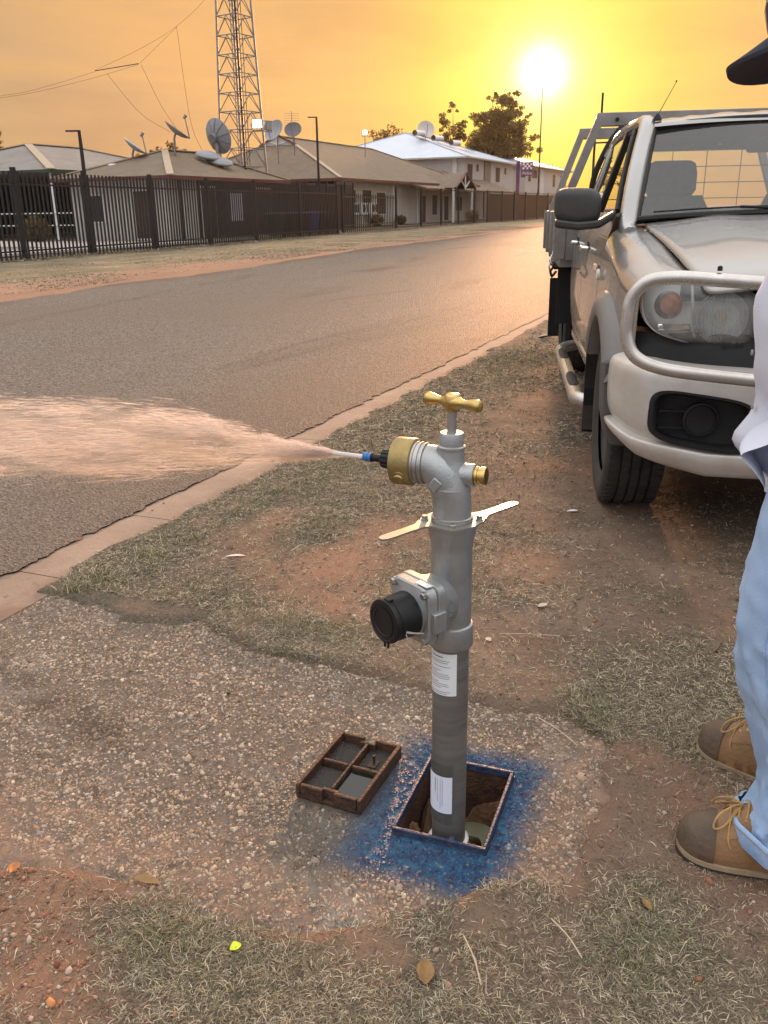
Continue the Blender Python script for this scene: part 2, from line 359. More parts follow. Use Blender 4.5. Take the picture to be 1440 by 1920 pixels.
edge = q.mr(q.math('ADD', q.x, q.math('MULTIPLY', q.math('SUBTRACT', q.noise(1.5, 5), 0.5), 0.8)), -4.2, -2.7)
base = q.mix(q.math('MULTIPLY', edge, 0.25), base, (0.30, 0.20, 0.14))
fe = q.mr(q.math('ADD', q.math('ADD', q.x, q.math('MULTIPLY', q.y, 0.05)), q.math('MULTIPLY', q.math('SUBTRACT', q.noise(0.5, 6), 0.5), 3.0)), -9.8, -11.0)
base = q.mix(q.math('MULTIPLY', fe, 0.6), base, (0.34, 0.20, 0.13))
q.L(base, q.b.inputs['Base Color']); q.b.inputs['Roughness'].default_value = 0.74; q.b.inputs['Specular IOR Level'].default_value = 0.4
q.bump(q.math('ADD', vo.outputs['Distance'], q.math('MULTIPLY', q.noise(200, 3), 0.004)), 1.0, 0.6)
road_m = q.m
def strip(x0f, x1f, ys, nxs, zf):
    rows = []
    for y in ys:
        a, b = x0f(y), x1f(y); rows.append([(a+(b-a)*t, y, zf(a+(b-a)*t, y)) for t in np.linspace(0, 1, nxs)])
    v = np.array(rows).reshape(-1, 3); n = len(ys); i = np.arange(n*nxs).reshape(n, nxs)
    return v, np.stack([i[:-1, :-1], i[:-1, 1:], i[1:, 1:], i[1:, :-1]], -1).reshape(-1, 4)
jit = lambda y, s, a, k: (float(fbm(np.array(k), np.array(y), s, 5))-0.5)*a
ysr = np.concatenate([np.arange(-20, 0, 1.0), np.arange(0, 7, 0.012), np.arange(7, 14, 0.05), np.arange(14, 40, 1.0), np.arange(40, 420, 10.0)])
crx = lambda y: -2.80 + jit(y, 1.2, 0.10, 3.0) + jit(y, 14, 0.035, 9.0)
v, f = strip(lambda y: float(far_edge(np.array(y)))-0.5, lambda y: crx(y)-(0.0005+0.020*max(0, jit(y, 3, 2, 5.0)))*float(sstep(4.6, 3.0, np.array(y))), ysr, 14, lambda x, y: 0.004*math.sin(x*1.3)+0.002)
road = npmesh('road', v, f, road_m, smooth=True); tag(road, 'dusty grey brown chip sealed road surface', kind='structure')
v, f = strip(lambda y: crx(y)+0.0004+0.012*max(0, jit(y, 4, 2, 2.0))*float(sstep(4.6, 3.0, np.array(y))), lambda y: -2.505 + 0.0009*max(0, y)*10 + jit(y, 25, 0.07, 1.0) + jit(y, 3, 0.06, 4.0), ysr, 5, lambda x, y: 0.008 + jit(y, 8, 0.010, x*3))
tag(npmesh('road_edge', v, f, road_m, smooth=True), 'crumbling strip of seal along the road edge', kind='structure')

# flush concrete edging in segments
q = nodes('edging_concrete')
c = q.ramp(q.noise(2.5, 7, 0.65), [(0.3, (0.235, 0.160, 0.115)), (0.6, (0.315, 0.22, 0.16)), (0.75, (0.37, 0.275, 0.205))])
c = q.mix(q.mr(q.noise(70, 4), 0.58, 0.75, 0, 0.6), c, (0.16, 0.10, 0.07))
sp_ = q.mr(q.noise(26, 2, 0.4), 0.64, 0.70)
wetm = q.math('MULTIPLY', sp_, q.mr(q.y, 2.5, 2.0))
c = q.mix(q.math('MULTIPLY', wetm, 0.6), c, (0.12, 0.075, 0.05))
ed_ = q.math('MAXIMUM', q.mr(q.x, -2.34, -2.24), q.mr(q.x, -2.44, -2.52)); c = q.mix(q.math('MULTIPLY', ed_, q.mr(q.noise(9, 6, 0.7), 0.36, 0.58)), c, (0.20, 0.125, 0.085))
c = q.mix(q.mr(q.noise(5, 6, 0.7, stretch=(1, .4, 1)), 0.52, 0.68, 0, 0.55), c, (0.235, 0.17, 0.125))
q.L(c, q.b.inputs['Base Color']); q.b.inputs['Roughness'].default_value = 0.85
q.bump(q.math('ADD', q.noise(120, 5, 0.7), q.noise(25, 4)), 0.6, 0.008)
kerb = empty('kerb'); tag(kerb, 'flush dusty concrete edging between road and verge', kind='structure')
js = [-3.0, -1.0, 0.6, 2.25, 2.93, 4.4, 6.4, 8.8, 11.2, 13.6, 16, 18.4, 20.8, 24, 28, 32, 38, 46, 60]
for a, b in zip(js[:-1], js[1:]):
    m_ = MB(); n = max(4, int((b-a)/0.12)); rows = []
    for i in range(n+1):
        y = a+0.003 + (b-a-0.006)*i/n; rows.append([(-2.545, y, -0.06), (-2.545, y, -0.006), (-2.535, y, 0.0+jit(y, 3, .006, 2.)), (-2.38, y, 0.003+jit(y, 2, .006, 3.)), (-2.20, y, 0.004), (-2.195, y, -0.06)])
    m_.loft([list(reversed(r)) for r in rows], (True, True), False); m_.build('kerb_segment', q.m, kerb, smooth=35)

# exposed aggregate path with the hydrant pit hole
pr = Matrix.Rotation(PITR, 3, 'Z')
def paint_nodes(q):
    """sprayed blue marking around the pit, dried unevenly, and the wet patch below the upturned lid"""
    px = q.math('SUBTRACT', q.x, PIT[0]); py = q.math('SUBTRACT', q.y, PIT[1])
    nx_ = q.math('MULTIPLY', q.math('SUBTRACT', q.noise(22, 5, 0.7), 0.5), 0.065)
    ax = q.math('ABSOLUTE', q.math('ADD', px, 0.008)); ay = q.math('ABSOLUTE', q.math('ADD', py, 0.03))
    dx = q.math('SUBTRACT', ax, 0.175); dy = q.math('SUBTRACT', ay, 0.235)
    dd = q.math('ADD', q.math('MAXIMUM', dx, dy), nx_)
    m1 = q.mr(dd, 0.05, -0.035)
    left = q.mr(px, -0.22, -0.10, 0.50, 1.0)
    fine = q.mr(q.noise(130, 3, 0.6), 0.28, 0.52, 0.55, 1.0)
    mask = q.math('MULTIPLY', q.math('MULTIPLY', m1, fine), left)
    # wet
    wx = q.math('SUBTRACT', q.x, -0.70); wy = q.math('SUBTRACT', q.y, 1.46)
    wd = q.math('SQRT', q.math('ADD', q.math('POWER', q.math('DIVIDE', wx, 0.22), 2.0), q.math('POWER', q.math('DIVIDE', wy, 0.24), 2.0)))
    wet = q.mr(q.math('ADD', wd, q.math('MULTIPLY', q.math('SUBTRACT', q.noise(12, 5), 0.5), 1.0)), 1.15, 0.75)
    bl = q.ramp(q.noise(45, 4, 0.6), [(0.3, (0.003, 0.017, 0.058)), (0.52, (0.006, 0.055, 0.135)), (0.75, (0.014, 0.125, 0.19))])
    return mask, wet, bl
def dust_nodes(q):
    """red soil washed over the right and near edges of the path"""
    e1 = q.mr(q.x, -0.40, -0.24); e2 = q.mr(q.y, 1.36, 1.16); e = q.math('MAXIMUM', e1, e2)
    return q.math('MULTIPLY', q.math('MULTIPLY', e, q.mr(q.noise(16, 5, 0.65), 0.34, 0.66)), 0.55)
q = nodes('path_matrix'); mask, wet, bl = paint_nodes(q)
c = q.ramp(q.noise(40, 5, 0.7), [(0.3, (0.075, 0.055, 0.042)), (0.55, (0.150, 0.112, 0.085)), (0.75, (0.25, 0.20, 0.16))])
c = q.mix(q.mr(q.noise(2.2, 5), 0.5, 0.72, 0, 0.8), c, (0.27, 0.25, 0.225))
st = q.math('MULTIPLY', q.mr(q.math('ABSOLUTE', q.math('ADD', q.math('SUBTRACT', q.y, 1.52), q.math('MULTIPLY', q.math('ADD', q.x, 1.5), 0.28))), 0.10, 0.02), q.mr(q.x, -1.25, -1.45))
st = q.math('MULTIPLY', st, q.mr(q.noise(9, 5), 0.36, 0.6))
c = q.mix(q.math('MULTIPLY', st, 0.75), c, (0.06, 0.042, 0.028))
c = q.mix(q.math('MULTIPLY', wet, 0.55), c, (0.045, 0.04, 0.034)); c = q.mix(mask, c, bl)
c = q.mix(dust_nodes(q), c, (0.33, 0.195, 0.125))
q.L(c, q.b.inputs['Base Color']); q.L(q.mr(wet, 0, 1, 0.9, 0.5), q.b.inputs['Roughness']); q.bump(q.noise(220, 4), 0.7, 0.006)
lx = np.unique(np.round(np.concatenate([lines([(-1.80, -PITW/2-0.006, 0.03)]), lines([(-PITW/2-0.006, PITW/2+0.006, 0.02)]), lines([(PITW/2+0.006, 0.36, 0.03)])]), 5))
ly = np.unique(np.round(np.concatenate([lines([(-0.56, -PITL/2-0.006, 0.03)]), lines([(-PITL/2-0.006, PITL/2+0.006, 0.02)]), lines([(PITL/2+0.006, 0.66, 0.03)])]), 5))
LX, LY = np.meshgrid(lx, ly); ii = np.arange(LX.size).reshape(LX.shape)
PF = np.stack([ii[:-1, :-1], ii[:-1, 1:], ii[1:, 1:], ii[1:, :-1]], -1).reshape(-1, 4)
mxx = (LX[:-1, :-1]+LX[1:, 1:]).ravel()/2; myy = (LY[:-1, :-1]+LY[1:, 1:]).ravel()/2
PF = PF[~((np.abs(mxx) < PITW/2+0.004) & (np.abs(myy) < PITL/2+0.004))]
ca, sa = math.cos(PITR), math.sin(PITR)
path = npmesh('path', np.stack([PIT[0]+LX*ca-LY*sa, PIT[1]+LX*sa+LY*ca, (fbm(LX, LY, 5.0, 3)-0.5)*0.006], -1).reshape(-1, 3), PF, q.m, smooth=True)
tag(path, 'exposed aggregate concrete path crossing the verge to the kerb', kind='structure')
# stones of the aggregate
q = nodes('aggregate_stone'); mask, wet, bl = paint_nodes(q)
tone = q.attr('tone')
c = q.ramp(tone, [(0.0, (0.12, 0.080, 0.052)), (0.25, (0.21, 0.145, 0.098)), (0.55, (0.34, 0.248, 0.172)), (0.78, (0.46, 0.35, 0.245)), (0.86, (0.30, 0.26, 0.22)), (1.0, (0.62, 0.51, 0.38))])
c = q.mix(q.mr(q.noise(90, 4), 0.45, 0.75, 0, 0.6), c, (0.16, 0.115, 0.08))
st = q.math('MULTIPLY', q.mr(q.math('ABSOLUTE', q.math('ADD', q.math('SUBTRACT', q.y, 1.52), q.math('MULTIPLY', q.math('ADD', q.x, 1.5), 0.28))), 0.10, 0.02), q.mr(q.x, -1.25, -1.45))
st = q.math('MULTIPLY', st, q.mr(q.noise(9, 5), 0.36, 0.6)); c = q.mix(q.math('MULTIPLY', st, 0.6), c, (0.09, 0.062, 0.04))
c = q.mix(q.math('MULTIPLY', wet, 0.45), c, (0.07, 0.062, 0.05)); c = q.mix(q.math('MULTIPLY', mask, 0.95), c, bl)
c = q.mix(dust_nodes(q), c, (0.40, 0.25, 0.165))
q.L(c, q.b.inputs['Base Color']); q.L(q.mr(wet, 0, 1, 0.85, 0.5), q.b.inputs['Roughness']); q.b.inputs['Specular IOR Level'].default_value = 0.3
N = 64000
sx = rng.uniform(-2.2, -0.2, N); sy = rng.uniform(1.08, 2.24, N)
lxp = (sx-PIT[0])*ca+(sy-PIT[1])*sa; lyp = -(sx-PIT[0])*sa+(sy-PIT[1])*ca
ok = (slab_sd(sx, sy) > -0.02) & ~((np.abs(lxp) < PITW/2+0.010) & (np.abs(lyp) < PITL/2+0.010)) & ~((sx > -0.86) & (sx < -0.67) & (sy > 1.44) & (sy < 1.70))
ok &= rng.random(N) < 0.30+0.9*fbm(sx, sy, 7.0, 3)
sx, sy = sx[ok], sy[ok]; n = len(sx)
sz = rng.gamma(2.6, 0.00105, n)+0.0012; el = rng.uniform(0.55, 1.0, n); hh = sz*rng.uniform(0.12, 0.42, n); th = rng.uniform(0, 6.28, n)
K = 7; a = np.arange(K)*2*np.pi/K
jr = rng.uniform(0.72, 1.15, (n, K)); px_ = np.cos(a)[None]*sz[:, None]*jr; py_ = np.sin(a)[None]*sz[:, None]*jr*el[:, None]
X = px_*np.cos(th)[:, None]-py_*np.sin(th)[:, None]; Y = px_*np.sin(th)[:, None]+py_*np.cos(th)[:, None]
z0 = (fbm((sx-PIT[0]), (sy-PIT[1]), 5.0, 3)-0.5)*0.006
r1 = np.stack([sx[:, None]+X, sy[:, None]+Y, np.repeat(z0[:, None]-0.002, K, 1)], -1)
tl = rng.normal(0, 0.25, (n, 2))
r2 = np.stack([sx[:, None]+X*0.72, sy[:, None]+Y*0.72, z0[:, None]+hh[:, None]*(1+0.0*X)+X*tl[:, :1]*0.5+Y*tl[:, 1:]*0.5], -1)
vv = np.concatenate([r1, r2], 1).reshape(-1, 3); b0 = (np.arange(n)*2*K)[:, None]
k = np.arange(K); side = np.stack([k, (k+1) % K, K+(k+1) % K, K+k], -1)
fs = (b0[:, :, None]+side[None]).reshape(-1, 4)
top = (b0+np.array([[K, K+1, K+2, K+3]])).reshape(-1, 4); top2 = (b0+np.array([[K, K+3, K+4, K+6]])).reshape(-1, 4); top3 = (b0+np.array([[K+4, K+5, K+6, K+6]])).reshape(-1, 4)
tn = np.repeat(rng.random(n), 2*K)
ag = npmesh('aggregate', vv, np.concatenate([fs, top, top2]), q.m, path, attrs={'tone': tn}); ag['kind'] = 'stuff'

# ------------------------------------------------------------------ grass
q = nodes('verge_grass'); tone = q.attr('tone')
c = q.ramp(tone, [(0.0, (0.055, 0.045, 0.034)), (0.25, (0.17, 0.132, 0.09)), (0.45, (0.31, 0.25, 0.17)), (0.62, (0.58, 0.485, 0.335)), (0.68, (0.17, 0.155, 0.085)), (0.85, (0.12, 0.125, 0.055)), (1.0, (0.19, 0.19, 0.075))])
q.L(c, q.b.inputs['Base Color']); q.b.inputs['Roughness'].default_value = 0.75; q.b.inputs['Specular IOR Level'].default_value = 0.25
grass_m = q.m
def blades(name, x, y, ln, wd, lift, tone, curl=0.5, z=None):
    n = len(x); th = rng.uniform(0, 2*np.pi, n); z = zg(x, y) if z is None else z
    dx, dy = np.cos(th), np.sin(th); side = np.stack([-dy, dx, rng.normal(0, .35, n)], -1)*wd[:, None]/2
    p0 = np.stack([x, y, z+0.0005], -1)
    l1 = ln*0.5; d1 = np.stack([dx*np.cos(lift), dy*np.cos(lift), np.sin(lift)], -1)*l1[:, None]
    l2 = lift*(1-2*curl)*rng.uniform(0.4, 1.2, n); tw = rng.normal(0, 0.10, n); ex, ey = np.cos(th+tw), np.sin(th+tw)
    d2 = np.stack([ex*np.cos(l2), ey*np.cos(l2), np.sin(l2)], -1)*l1[:, None]
    p1 = p0+d1; p2 = p1+d2; p2[:, 2] = np.maximum(p2[:, 2], z+0.001)
    v = np.stack([p0-side, p0+side, p1-side*0.9, p1+side*0.9, p2], 1).reshape(-1, 3)
    b = (np.arange(n)*5)[:, None]
    f = np.concatenate([(b+np.array([[0, 1, 3]])), (b+np.array([[0, 3, 2]])), (b+np.array([[2, 3, 4]]))])
    return v, f, np.repeat(tone, 5)
def scatter(n, x0, x1, y0, y1, pw=1.0):
    x = rng.uniform(x0, x1, n); y = rng.uniform(y0, y1, n)
    keep = rng.random(n) < (grass_mask(x, y)**1.2*0.92+0.06)*(1-sstep(-0.015, 0.030, slab_sd(x, y)))*(1-sstep(-2.20, -2.30, x + 0.16*(fbm(x+5, y, 3.5, 3)-0.5)))
    return x[keep], y[keep]
VS = []; FS = []; TS = []; off = 0
def push(v, f, t):
    global off
    VS.append(v); FS.append(f+off); TS.append(t); off += len(v)
for (n, bx, lr, wr) in ((210000, (-1.55, 0.6, 0.68, 2.2), (0.006, 0.023), (0.0006, 0.0016)), (120000, (-2.3, 0.9, 2.2, 4.2), (0.008, 0.028), (0.0010, 0.0024)), (52000, (-2.4, 2.0, 4.2, 8.0), (0.02, 0.05), (0.002, 0.0042)), (20000, (-2.5, 3.0, 8.0, 14.0), (0.03, 0.07), (0.004, 0.008))):
    x, y = scatter(n, *bx); m = len(x); g = green_mask(x, y)
    isg = rng.random(m) < (0.03 + 0.24*g + 0.06*sstep(0.52, 0.7, fbm(x+11, y, 2.3, 3)))
    tone = np.where(isg, rng.uniform(0.68, 1.0, m), np.clip(rng.normal(0.36, 0.20, m), 0.0, 0.63))
    lift = np.abs(rng.normal(0, 0.30, m)) + np.where(isg, rng.uniform(0.2, 0.9, m), 0)
    push(*blades('g', x, y, rng.uniform(*lr, m)*(1+0.4*g)*np.where(rng.random(m) < .04, rng.uniform(1.5, 2.4, m), 1.0), rng.uniform(*wr, m), lift, tone))
# rooted tufts, matted down
for (nt_, bx, hr, wr, k_) in ((11000, (-1.55, 0.6, 0.68, 2.2), (.007, .021), (.0007, .0016), 11), (9000, (-2.3, 0.9, 2.2, 4.2), (.009, .028), (.0011, .0025), 10), (5000, (-2.4, 2.0, 4.2, 8.0), (.02, .05), (.002, .004), 8)):
    tx, ty = scatter(nt_, *bx); c_ = np.repeat(np.arange(len(tx)), k_); m = len(c_); sp_r = rng.uniform(.002, .009, len(tx))[c_]
    x = tx[c_]+rng.normal(0, 1, m)*sp_r; y = ty[c_]+rng.normal(0, 1, m)*sp_r; g = green_mask(x, y)
    gt = (rng.random(len(tx)) < .10+.45*green_mask(tx, ty))[c_]; base_t = np.clip(rng.normal(.34, .15, len(tx)), .05, .6)[c_]
    tone = np.where(gt & (rng.random(m) < .6), rng.uniform(.68, 1, m), np.clip(base_t+rng.normal(0, .10, m), 0, .63))
    hs = rng.uniform(*hr, len(tx))[c_]*rng.uniform(.5, 1.15, m)
    push(*blades('g', x, y, hs, rng.uniform(*wr, m), np.abs(rng.normal(.45, .35, m)), tone, curl=.65))
# loose stubble creeping over the path edges
x = rng.uniform(-2.2, -0.1, 14000); y = rng.uniform(0.95, 2.3, 14000); sd = slab_sd(x, y); k = (sd > -0.03) & (rng.random(14000) < np.exp(-np.maximum(sd, 0)/0.018)*0.8*grass_mask(x, y))
x, y = x[k], y[k]; m = len(x); push(*blades('g', x, y, rng.uniform(.012, .04, m), rng.uniform(.0009, .002, m), np.abs(rng.normal(0, .3, m)), np.clip(rng.normal(.36, .15, m), 0, .63), z=np.full(m, 0.002)))
# dry tufts with seed stalks at the near edge of the path
for (tx, ty, nn, hgt) in ((-0.70, 1.22, 90, .06), (-0.76, 1.25, 70, .05), (-0.67, 1.235, 60, .07), (-0.95, 1.14, 120, .045), (-1.05, 1.16, 80, .04), (-0.88, 1.0, 60, .04), (-2.13, 2.17, 170, .055), (-2.12, 2.3, 150, .05), (-2.08, 2.55, 120, .04), (-2.03, 2.75, 100, .04), (-2.02, 3.1, 90, .04), (-1.97, 3.45, 90, .04), (-0.27, 2.02, 60, .045), (-0.33, 2.1, 60, .04), (-0.05, 1.28, 40, .03), (-0.02, 1.95, 40, .03), (-1.25, 2.2, 80, .03), (-1.5, 2.25, 80, .03)):
    x = tx+rng.normal(0, .035, nn); y = ty+rng.normal(0, .028, nn)
    push(*blades('g', x, y, rng.uniform(.5, 1.2, nn)*hgt, rng.uniform(.001, .0022, nn), rng.uniform(.35, 1.4, nn), np.where(rng.random(nn) < .55, rng.uniform(.68, 1, nn), rng.uniform(.3, .62, nn)), curl=0.3))
gr = npmesh('grass', np.concatenate(VS), np.concatenate(FS), grass_m, attrs={'tone': np.concatenate(TS)})
tag(gr, 'short dry straw and sparse green grass matted over the verge', 'grass', kind='stuff')
# tufts and litter on the far verge
VS = []; FS = []; TS = []; off = 0
n = 60000; y = rng.uniform(9, 62, n); x = far_edge(y) - 0.3 - np.abs(rng.normal(0, 1, n))*3.6*rng.uniform(.3, 1.3, n)
k = (x > -21.5) & (rng.random(n) < sstep(0.40, 0.6, fbm(x, y, 0.6, 4))+0.08); x, y = x[k], y[k]; m = len(x)
push(*blades('g', x, y, rng.uniform(.03, .11, m), rng.uniform(.005, .013, m), np.abs(rng.normal(.2, .3, m)), np.where(rng.random(m) < .22, rng.uniform(.68, .9, m), np.clip(rng.normal(.36, .14, m), 0, .6))))
n = 9000; y = rng.uniform(14, 92, n); x = -20.1-0.06*(y-20.4)+np.abs(rng.normal(0, .45, n))
push(*blades('g', x, y, rng.uniform(.05, .2, n), rng.uniform(.008, .022, n), np.abs(rng.normal(.35, .4, n)), np.where(rng.random(n) < .08, .62, np.where(rng.random(n) < .2, rng.uniform(.68, .9, n), rng.uniform(0, .35, n)))))
fg = npmesh('far_grass', np.concatenate(VS), np.concatenate(FS), grass_m, attrs={'tone': np.concatenate(TS)})
tag(fg, 'dry grass and leaf litter on the verge across the road', 'grass', kind='stuff')
# gravel and reddish crumbs on the bare soil
q = nodes('loose_stone'); c = q.ramp(q.attr('tone'), [(0, (0.13, 0.05, 0.03)), (0.4, (0.28, 0.12, 0.07)), (0.7, (0.33, 0.2, 0.13)), (1, (0.45, 0.38, 0.31))]); q.L(c, q.b.inputs['Base Color']); q.b.inputs['Roughness'].default_value = 0.85
ico = bmesh.new(); bmesh.ops.create_icosphere(ico, subdivisions=1, radius=1); iv = np.array([v_.co[:] for v_ in ico.verts]); ifc = np.array([[v_.index for v_ in f_.verts] for f_ in ico.faces]); ico.free()
def stones(x, y, s, z):
    n = len(x); j = rng.uniform(0.65, 1.2, (n, len(iv), 1)); th = rng.uniform(0, 6.28, n); el = rng.uniform(.6, 1, n); hh = rng.uniform(.5, .9, n)
    b = iv[None]*j*s[:, None, None]; X = b[..., 0]; Y = b[..., 1]*el[:, None]; Z = b[..., 2]*hh[:, None]
    v = np.stack([x[:, None]+X*np.cos(th)[:, None]-Y*np.sin(th)[:, None], y[:, None]+X*np.sin(th)[:, None]+Y*np.cos(th)[:, None], (z+s*0.25)[:, None]+Z], -1).reshape(-1, 3)
    f = (np.arange(n)*len(iv))[:, None, None]+ifc[None]; return v, f.reshape(-1, 3), np.repeat(rng.random(n), len(iv))
n = 9000; x = np.concatenate([rng.uniform(-2.2, .6, n), rng.uniform(-1.35, -.75, 1500), rng.uniform(-2.6, -2.2, 500)]); y = np.concatenate([rng.uniform(.62, 5, n), rng.uniform(.62, 1.05, 1500), rng.uniform(1, 7, 500)])
k = (rng.random(len(x)) < 1.05-grass_mask(x, y)) & (slab_sd(x, y) < 0.03); x, y = x[k], y[k]; zz = np.where(x < -2.2, 0.002, zg(x, y))
s_ = rng.gamma(2.0, 0.0011, len(x))+0.0008
v, f, t_ = stones(x, y, s_, zz); tag(npmesh('gravel', v, f, q.m, attrs={'tone': t_}), 'scattered reddish crumbs of soil and gravel on bare ground', 'gravel', kind='stuff')

# ------------------------------------------------------------------ hydrant pit and its lid
rust = M('rusty_iron', (0.032, 0.017, 0.011), 0.7, 0.2, col2=(0.100, 0.046, 0.024), scale=28, bump=0.5, bscale=140)
rustdark = M('dark_rust', (0.022, 0.015, 0.011), 0.55, 0.1, col2=(0.075, 0.040, 0.022), scale=30, bump=0.4, bscale=120, rvar=0.2)
bluerim = M('chipped_blue_paint', (0.006, 0.018, 0.070), 0.5, 0.0, col2=(0.045, 0.055, 0.085), scale=60, bump=0.5, bscale=160, detail=8)
dirtwall = M('pit_dirt', (0.10, 0.05, 0.026), 0.9, col2=(0.24, 0.13, 0.07), scale=14, bump=0.8, bscale=50)
pit = empty('hydrant_pit', (PIT[0], PIT[1], 0), PITR, 'open hydrant pit with chipped blue rim set in the path', 'pit')
w, l_ = PITW/2, PITL/2
for nm, c, s in (('rim_bar', (0, -l_, .004), (PITW+.008, .008, .020)), ('rim_bar', (0, l_, .004), (PITW+.008, .008, .020)), ('rim_bar', (-w, 0, .004), (.008, PITL-.010, .020)), ('rim_bar', (w, 0, .004), (.008, PITL-.010, .020))):
    MB().box(c, s).build(nm, bluerim, pit, bevel=.002)
MB().box((0.028, -l_+.010, .008), (.012, .012, .012)).build('lid_lug', bluerim, pit, bevel=.002)
for nm, c, s in (('pit_wall', (0, -l_-.002, -.17), (PITW+.02, .012, .325)), ('pit_wall', (0, l_+.002, -.17), (PITW+.02, .012, .325)), ('pit_wall', (-w-.002, 0, -.17), (.012, PITL-.01, .325)), ('pit_wall', (w+.002, 0, -.17), (.012, PITL-.01, .325))):
    m_ = MB(); nx_ = 10
    m_.box(c, s); o = m_.build(nm, rust, pit)
# earth packed against the walls below the iron box
for (c, rx, ry, rz_) in (((-w+.008, .05, -.22), .030, .11, .12), ((w-.008, .06, -.20), .028, .08, .12), ((.05, l_-.008, -.20), .06, .026, .12), ((w-.022, -l_+.022, -.055), .020, .020, .030), ((-w+.010, -.06, -.10), .022, .05, .05)):
    v = iv*np.array([rx, ry, rz_]); bmx = bmesh.new(); bmesh.ops.create_icosphere(bmx, subdivisions=3, radius=1)
    for q_ in bmx.verts:
        nn = mnoise.fractal(q_.co*1.7+Vector(c)*20, 1.0, 2.0, 4); q_.co = Vector((q_.co.x*rx, q_.co.y*ry, q_.co.z*rz_))*(1+.35*nn)+Vector(c)
    me = bpy.data.meshes.new('packed_earth'); bmx.to_mesh(me); bmx.free(); me.materials.append(dirtwall); o = bpy.data.objects.new('packed_earth', me); COL.objects.link(o); o.parent = pit
MB().box((0, 0, -.325), (PITW, PITL, .02)).build('pit_floor', dirtwall, pit)
MB().lathe([(.055, -.31), (.055, -.12), (.062, -.11), (.062, -.085), (.05, -.08)], (0.014, -.067, 0), n=28).build('hydrant_body', rustdark, pit)
m_ = MB().tube([(.045, .04, -.31), (.05, .03, -.2), (.046, .0, -.1), (.03, -.02, -.085)], .016, 12); m_.build('spindle_arm', rustdark, pit)
MB().cyl((.03, .06, -.315), (.03, .06, -.13), .050, .050, 24).build('riser_pipe', M('old_pvc', (.10, .11, .06), .6, col2=(.17, .17, .10), scale=12), pit)

lid = empty('pit_lid', (-0.7625, 1.567, 0.002), R(-1.5), 'rusty cast iron pit lid lying upside down with water in its pockets', 'lid')
lw, ll, lh = .168, .236, .036
MB().box((0, 0, .004), (lw-.004, ll-.004, .006)).build('plate', rustdark, lid)
dark_fill = M('wet_black_fill', (.008, .006, .005), .62, 0, col2=(.028, .020, .013), scale=40, bump=.6, bscale=120, rvar=.15)  # near-black wet blocks added in the four lid pockets
for cx_, cy_, zz_ in ((-.041, .058, .014), (.041, .058, .013), (-.041, -.058, .016), (.041, -.058, .012)): MB().box((cx_, cy_, zz_/2+.004), (.068, .094, zz_-.004)).build('dark_fill', dark_fill, lid)
def wall_path(name, pts, t=.010, h_=lh, parent=lid):
    m_ = MB()
    for a, b in zip(pts[:-1], pts[1:]): m_.box(((a[0]+b[0])/2, (a[1]+b[1])/2, h_/2), (abs(b[0]-a[0])+t, abs(b[1]-a[1])+t, h_))
    return m_.build(name, rust, parent, bevel=.002)
x0, x1, y0, y1 = -lw/2+.006, lw/2-.006, -ll/2+.006, ll/2-.006
wall_path('side_wall', [(x0, y0), (x0, y1)]); wall_path('side_wall', [(x1, y0), (x1, y1)])
for s_, yy in ((1, y0), (-1, y1)):      # end walls step inward round the lifting notch
    wall_path('end_wall', [(x0+.012, yy), (-.020, yy)]); wall_path('end_wall', [(.020, yy), (x1-.012, yy)])
    wall_path('notch_wall', [(-.016, yy+s_*.012), (.016, yy+s_*.012)], t=.009, h_=lh-.004)
wall_path('rib', [(0, y0+.022), (0, y1-.022)], t=.007, h_=lh-.003); wall_path('rib', [(x0+.01, 0.0), (-.009, 0.0)], t=.007, h_=lh-.003); wall_path('rib', [(.009, 0.0), (x1-.01, 0.0)], t=.007, h_=lh-.003)
MB().box((.040, .045, .012), (.022, .030, .012)).cyl((.040, .047, .016), (.040, .047, .040), .0035).build('lug', rustdark, lid, bevel=.001)
wat = bpy.data.materials.new('standing_water'); wat.use_nodes = True; b_ = wat.node_tree.nodes['Principled BSDF']; b_.inputs['Base Color'].default_value = (.012, .013, .011, 1); b_.inputs['Roughness'].default_value = .04
MB().add([(.005, y0+.02, .022), (x1-.006, y0+.007, .022), (x1-.006, -.005, .022), (.005, -.005, .022)], [(0, 1, 2, 3)]).build('water', wat, lid)
# a few grit lumps and a curled leaf scrap inside
# ------------------------------------------------------------------ standpipe
alu = M('cast_aluminium', (.36, .37, .37), .42, .75, var=.10, scale=22, bump=.12, bscale=260, rvar=.08)
alud = M('dull_aluminium_tube', (.25, .245, .235), .48, .6, col2=(.155, .15, .142), scale=9, detail=10, bump=.06, bscale=200, stretch=(.5, .5, 3.5), rvar=.12)
steel = M('bright_steel', (.43, .42, .40), .42, 1.0, var=.06, scale=40)
brass = M('brass', (.38, .28, .11), .42, .8, col2=(.27, .20, .09), scale=25, bump=.10, bscale=200)
brassp = M('polished_brass', (.60, .43, .16), .28, 1.0, col2=(.48, .34, .12), scale=18, bump=.05, bscale=90)
blackp = M('black_plastic', (.008, .008, .009), .45, 0, var=.2, scale=10, spec=.35)
bluep = M('blue_ring_plastic', (.03, .16, .42), .4, 0, var=.1)
paper = M('label_paper', (.72, .74, .76), .55, 0, var=.04, scale=12)
ink = M('label_ink', (.06, .06, .07), .6, 0, var=0)
SPX, SPY = -.492, 1.495
sp = empty('standpipe', (SPX, SPY, 0), 0, 'grey metal hydrant standpipe with brass tee handle standing in the open pit', 'standpipe')
MB().lathe([(.0368, -.06), (.0368, .10), (.0372, .105), (.0372, .45)], n=48).build('lower_tube', alud, sp)
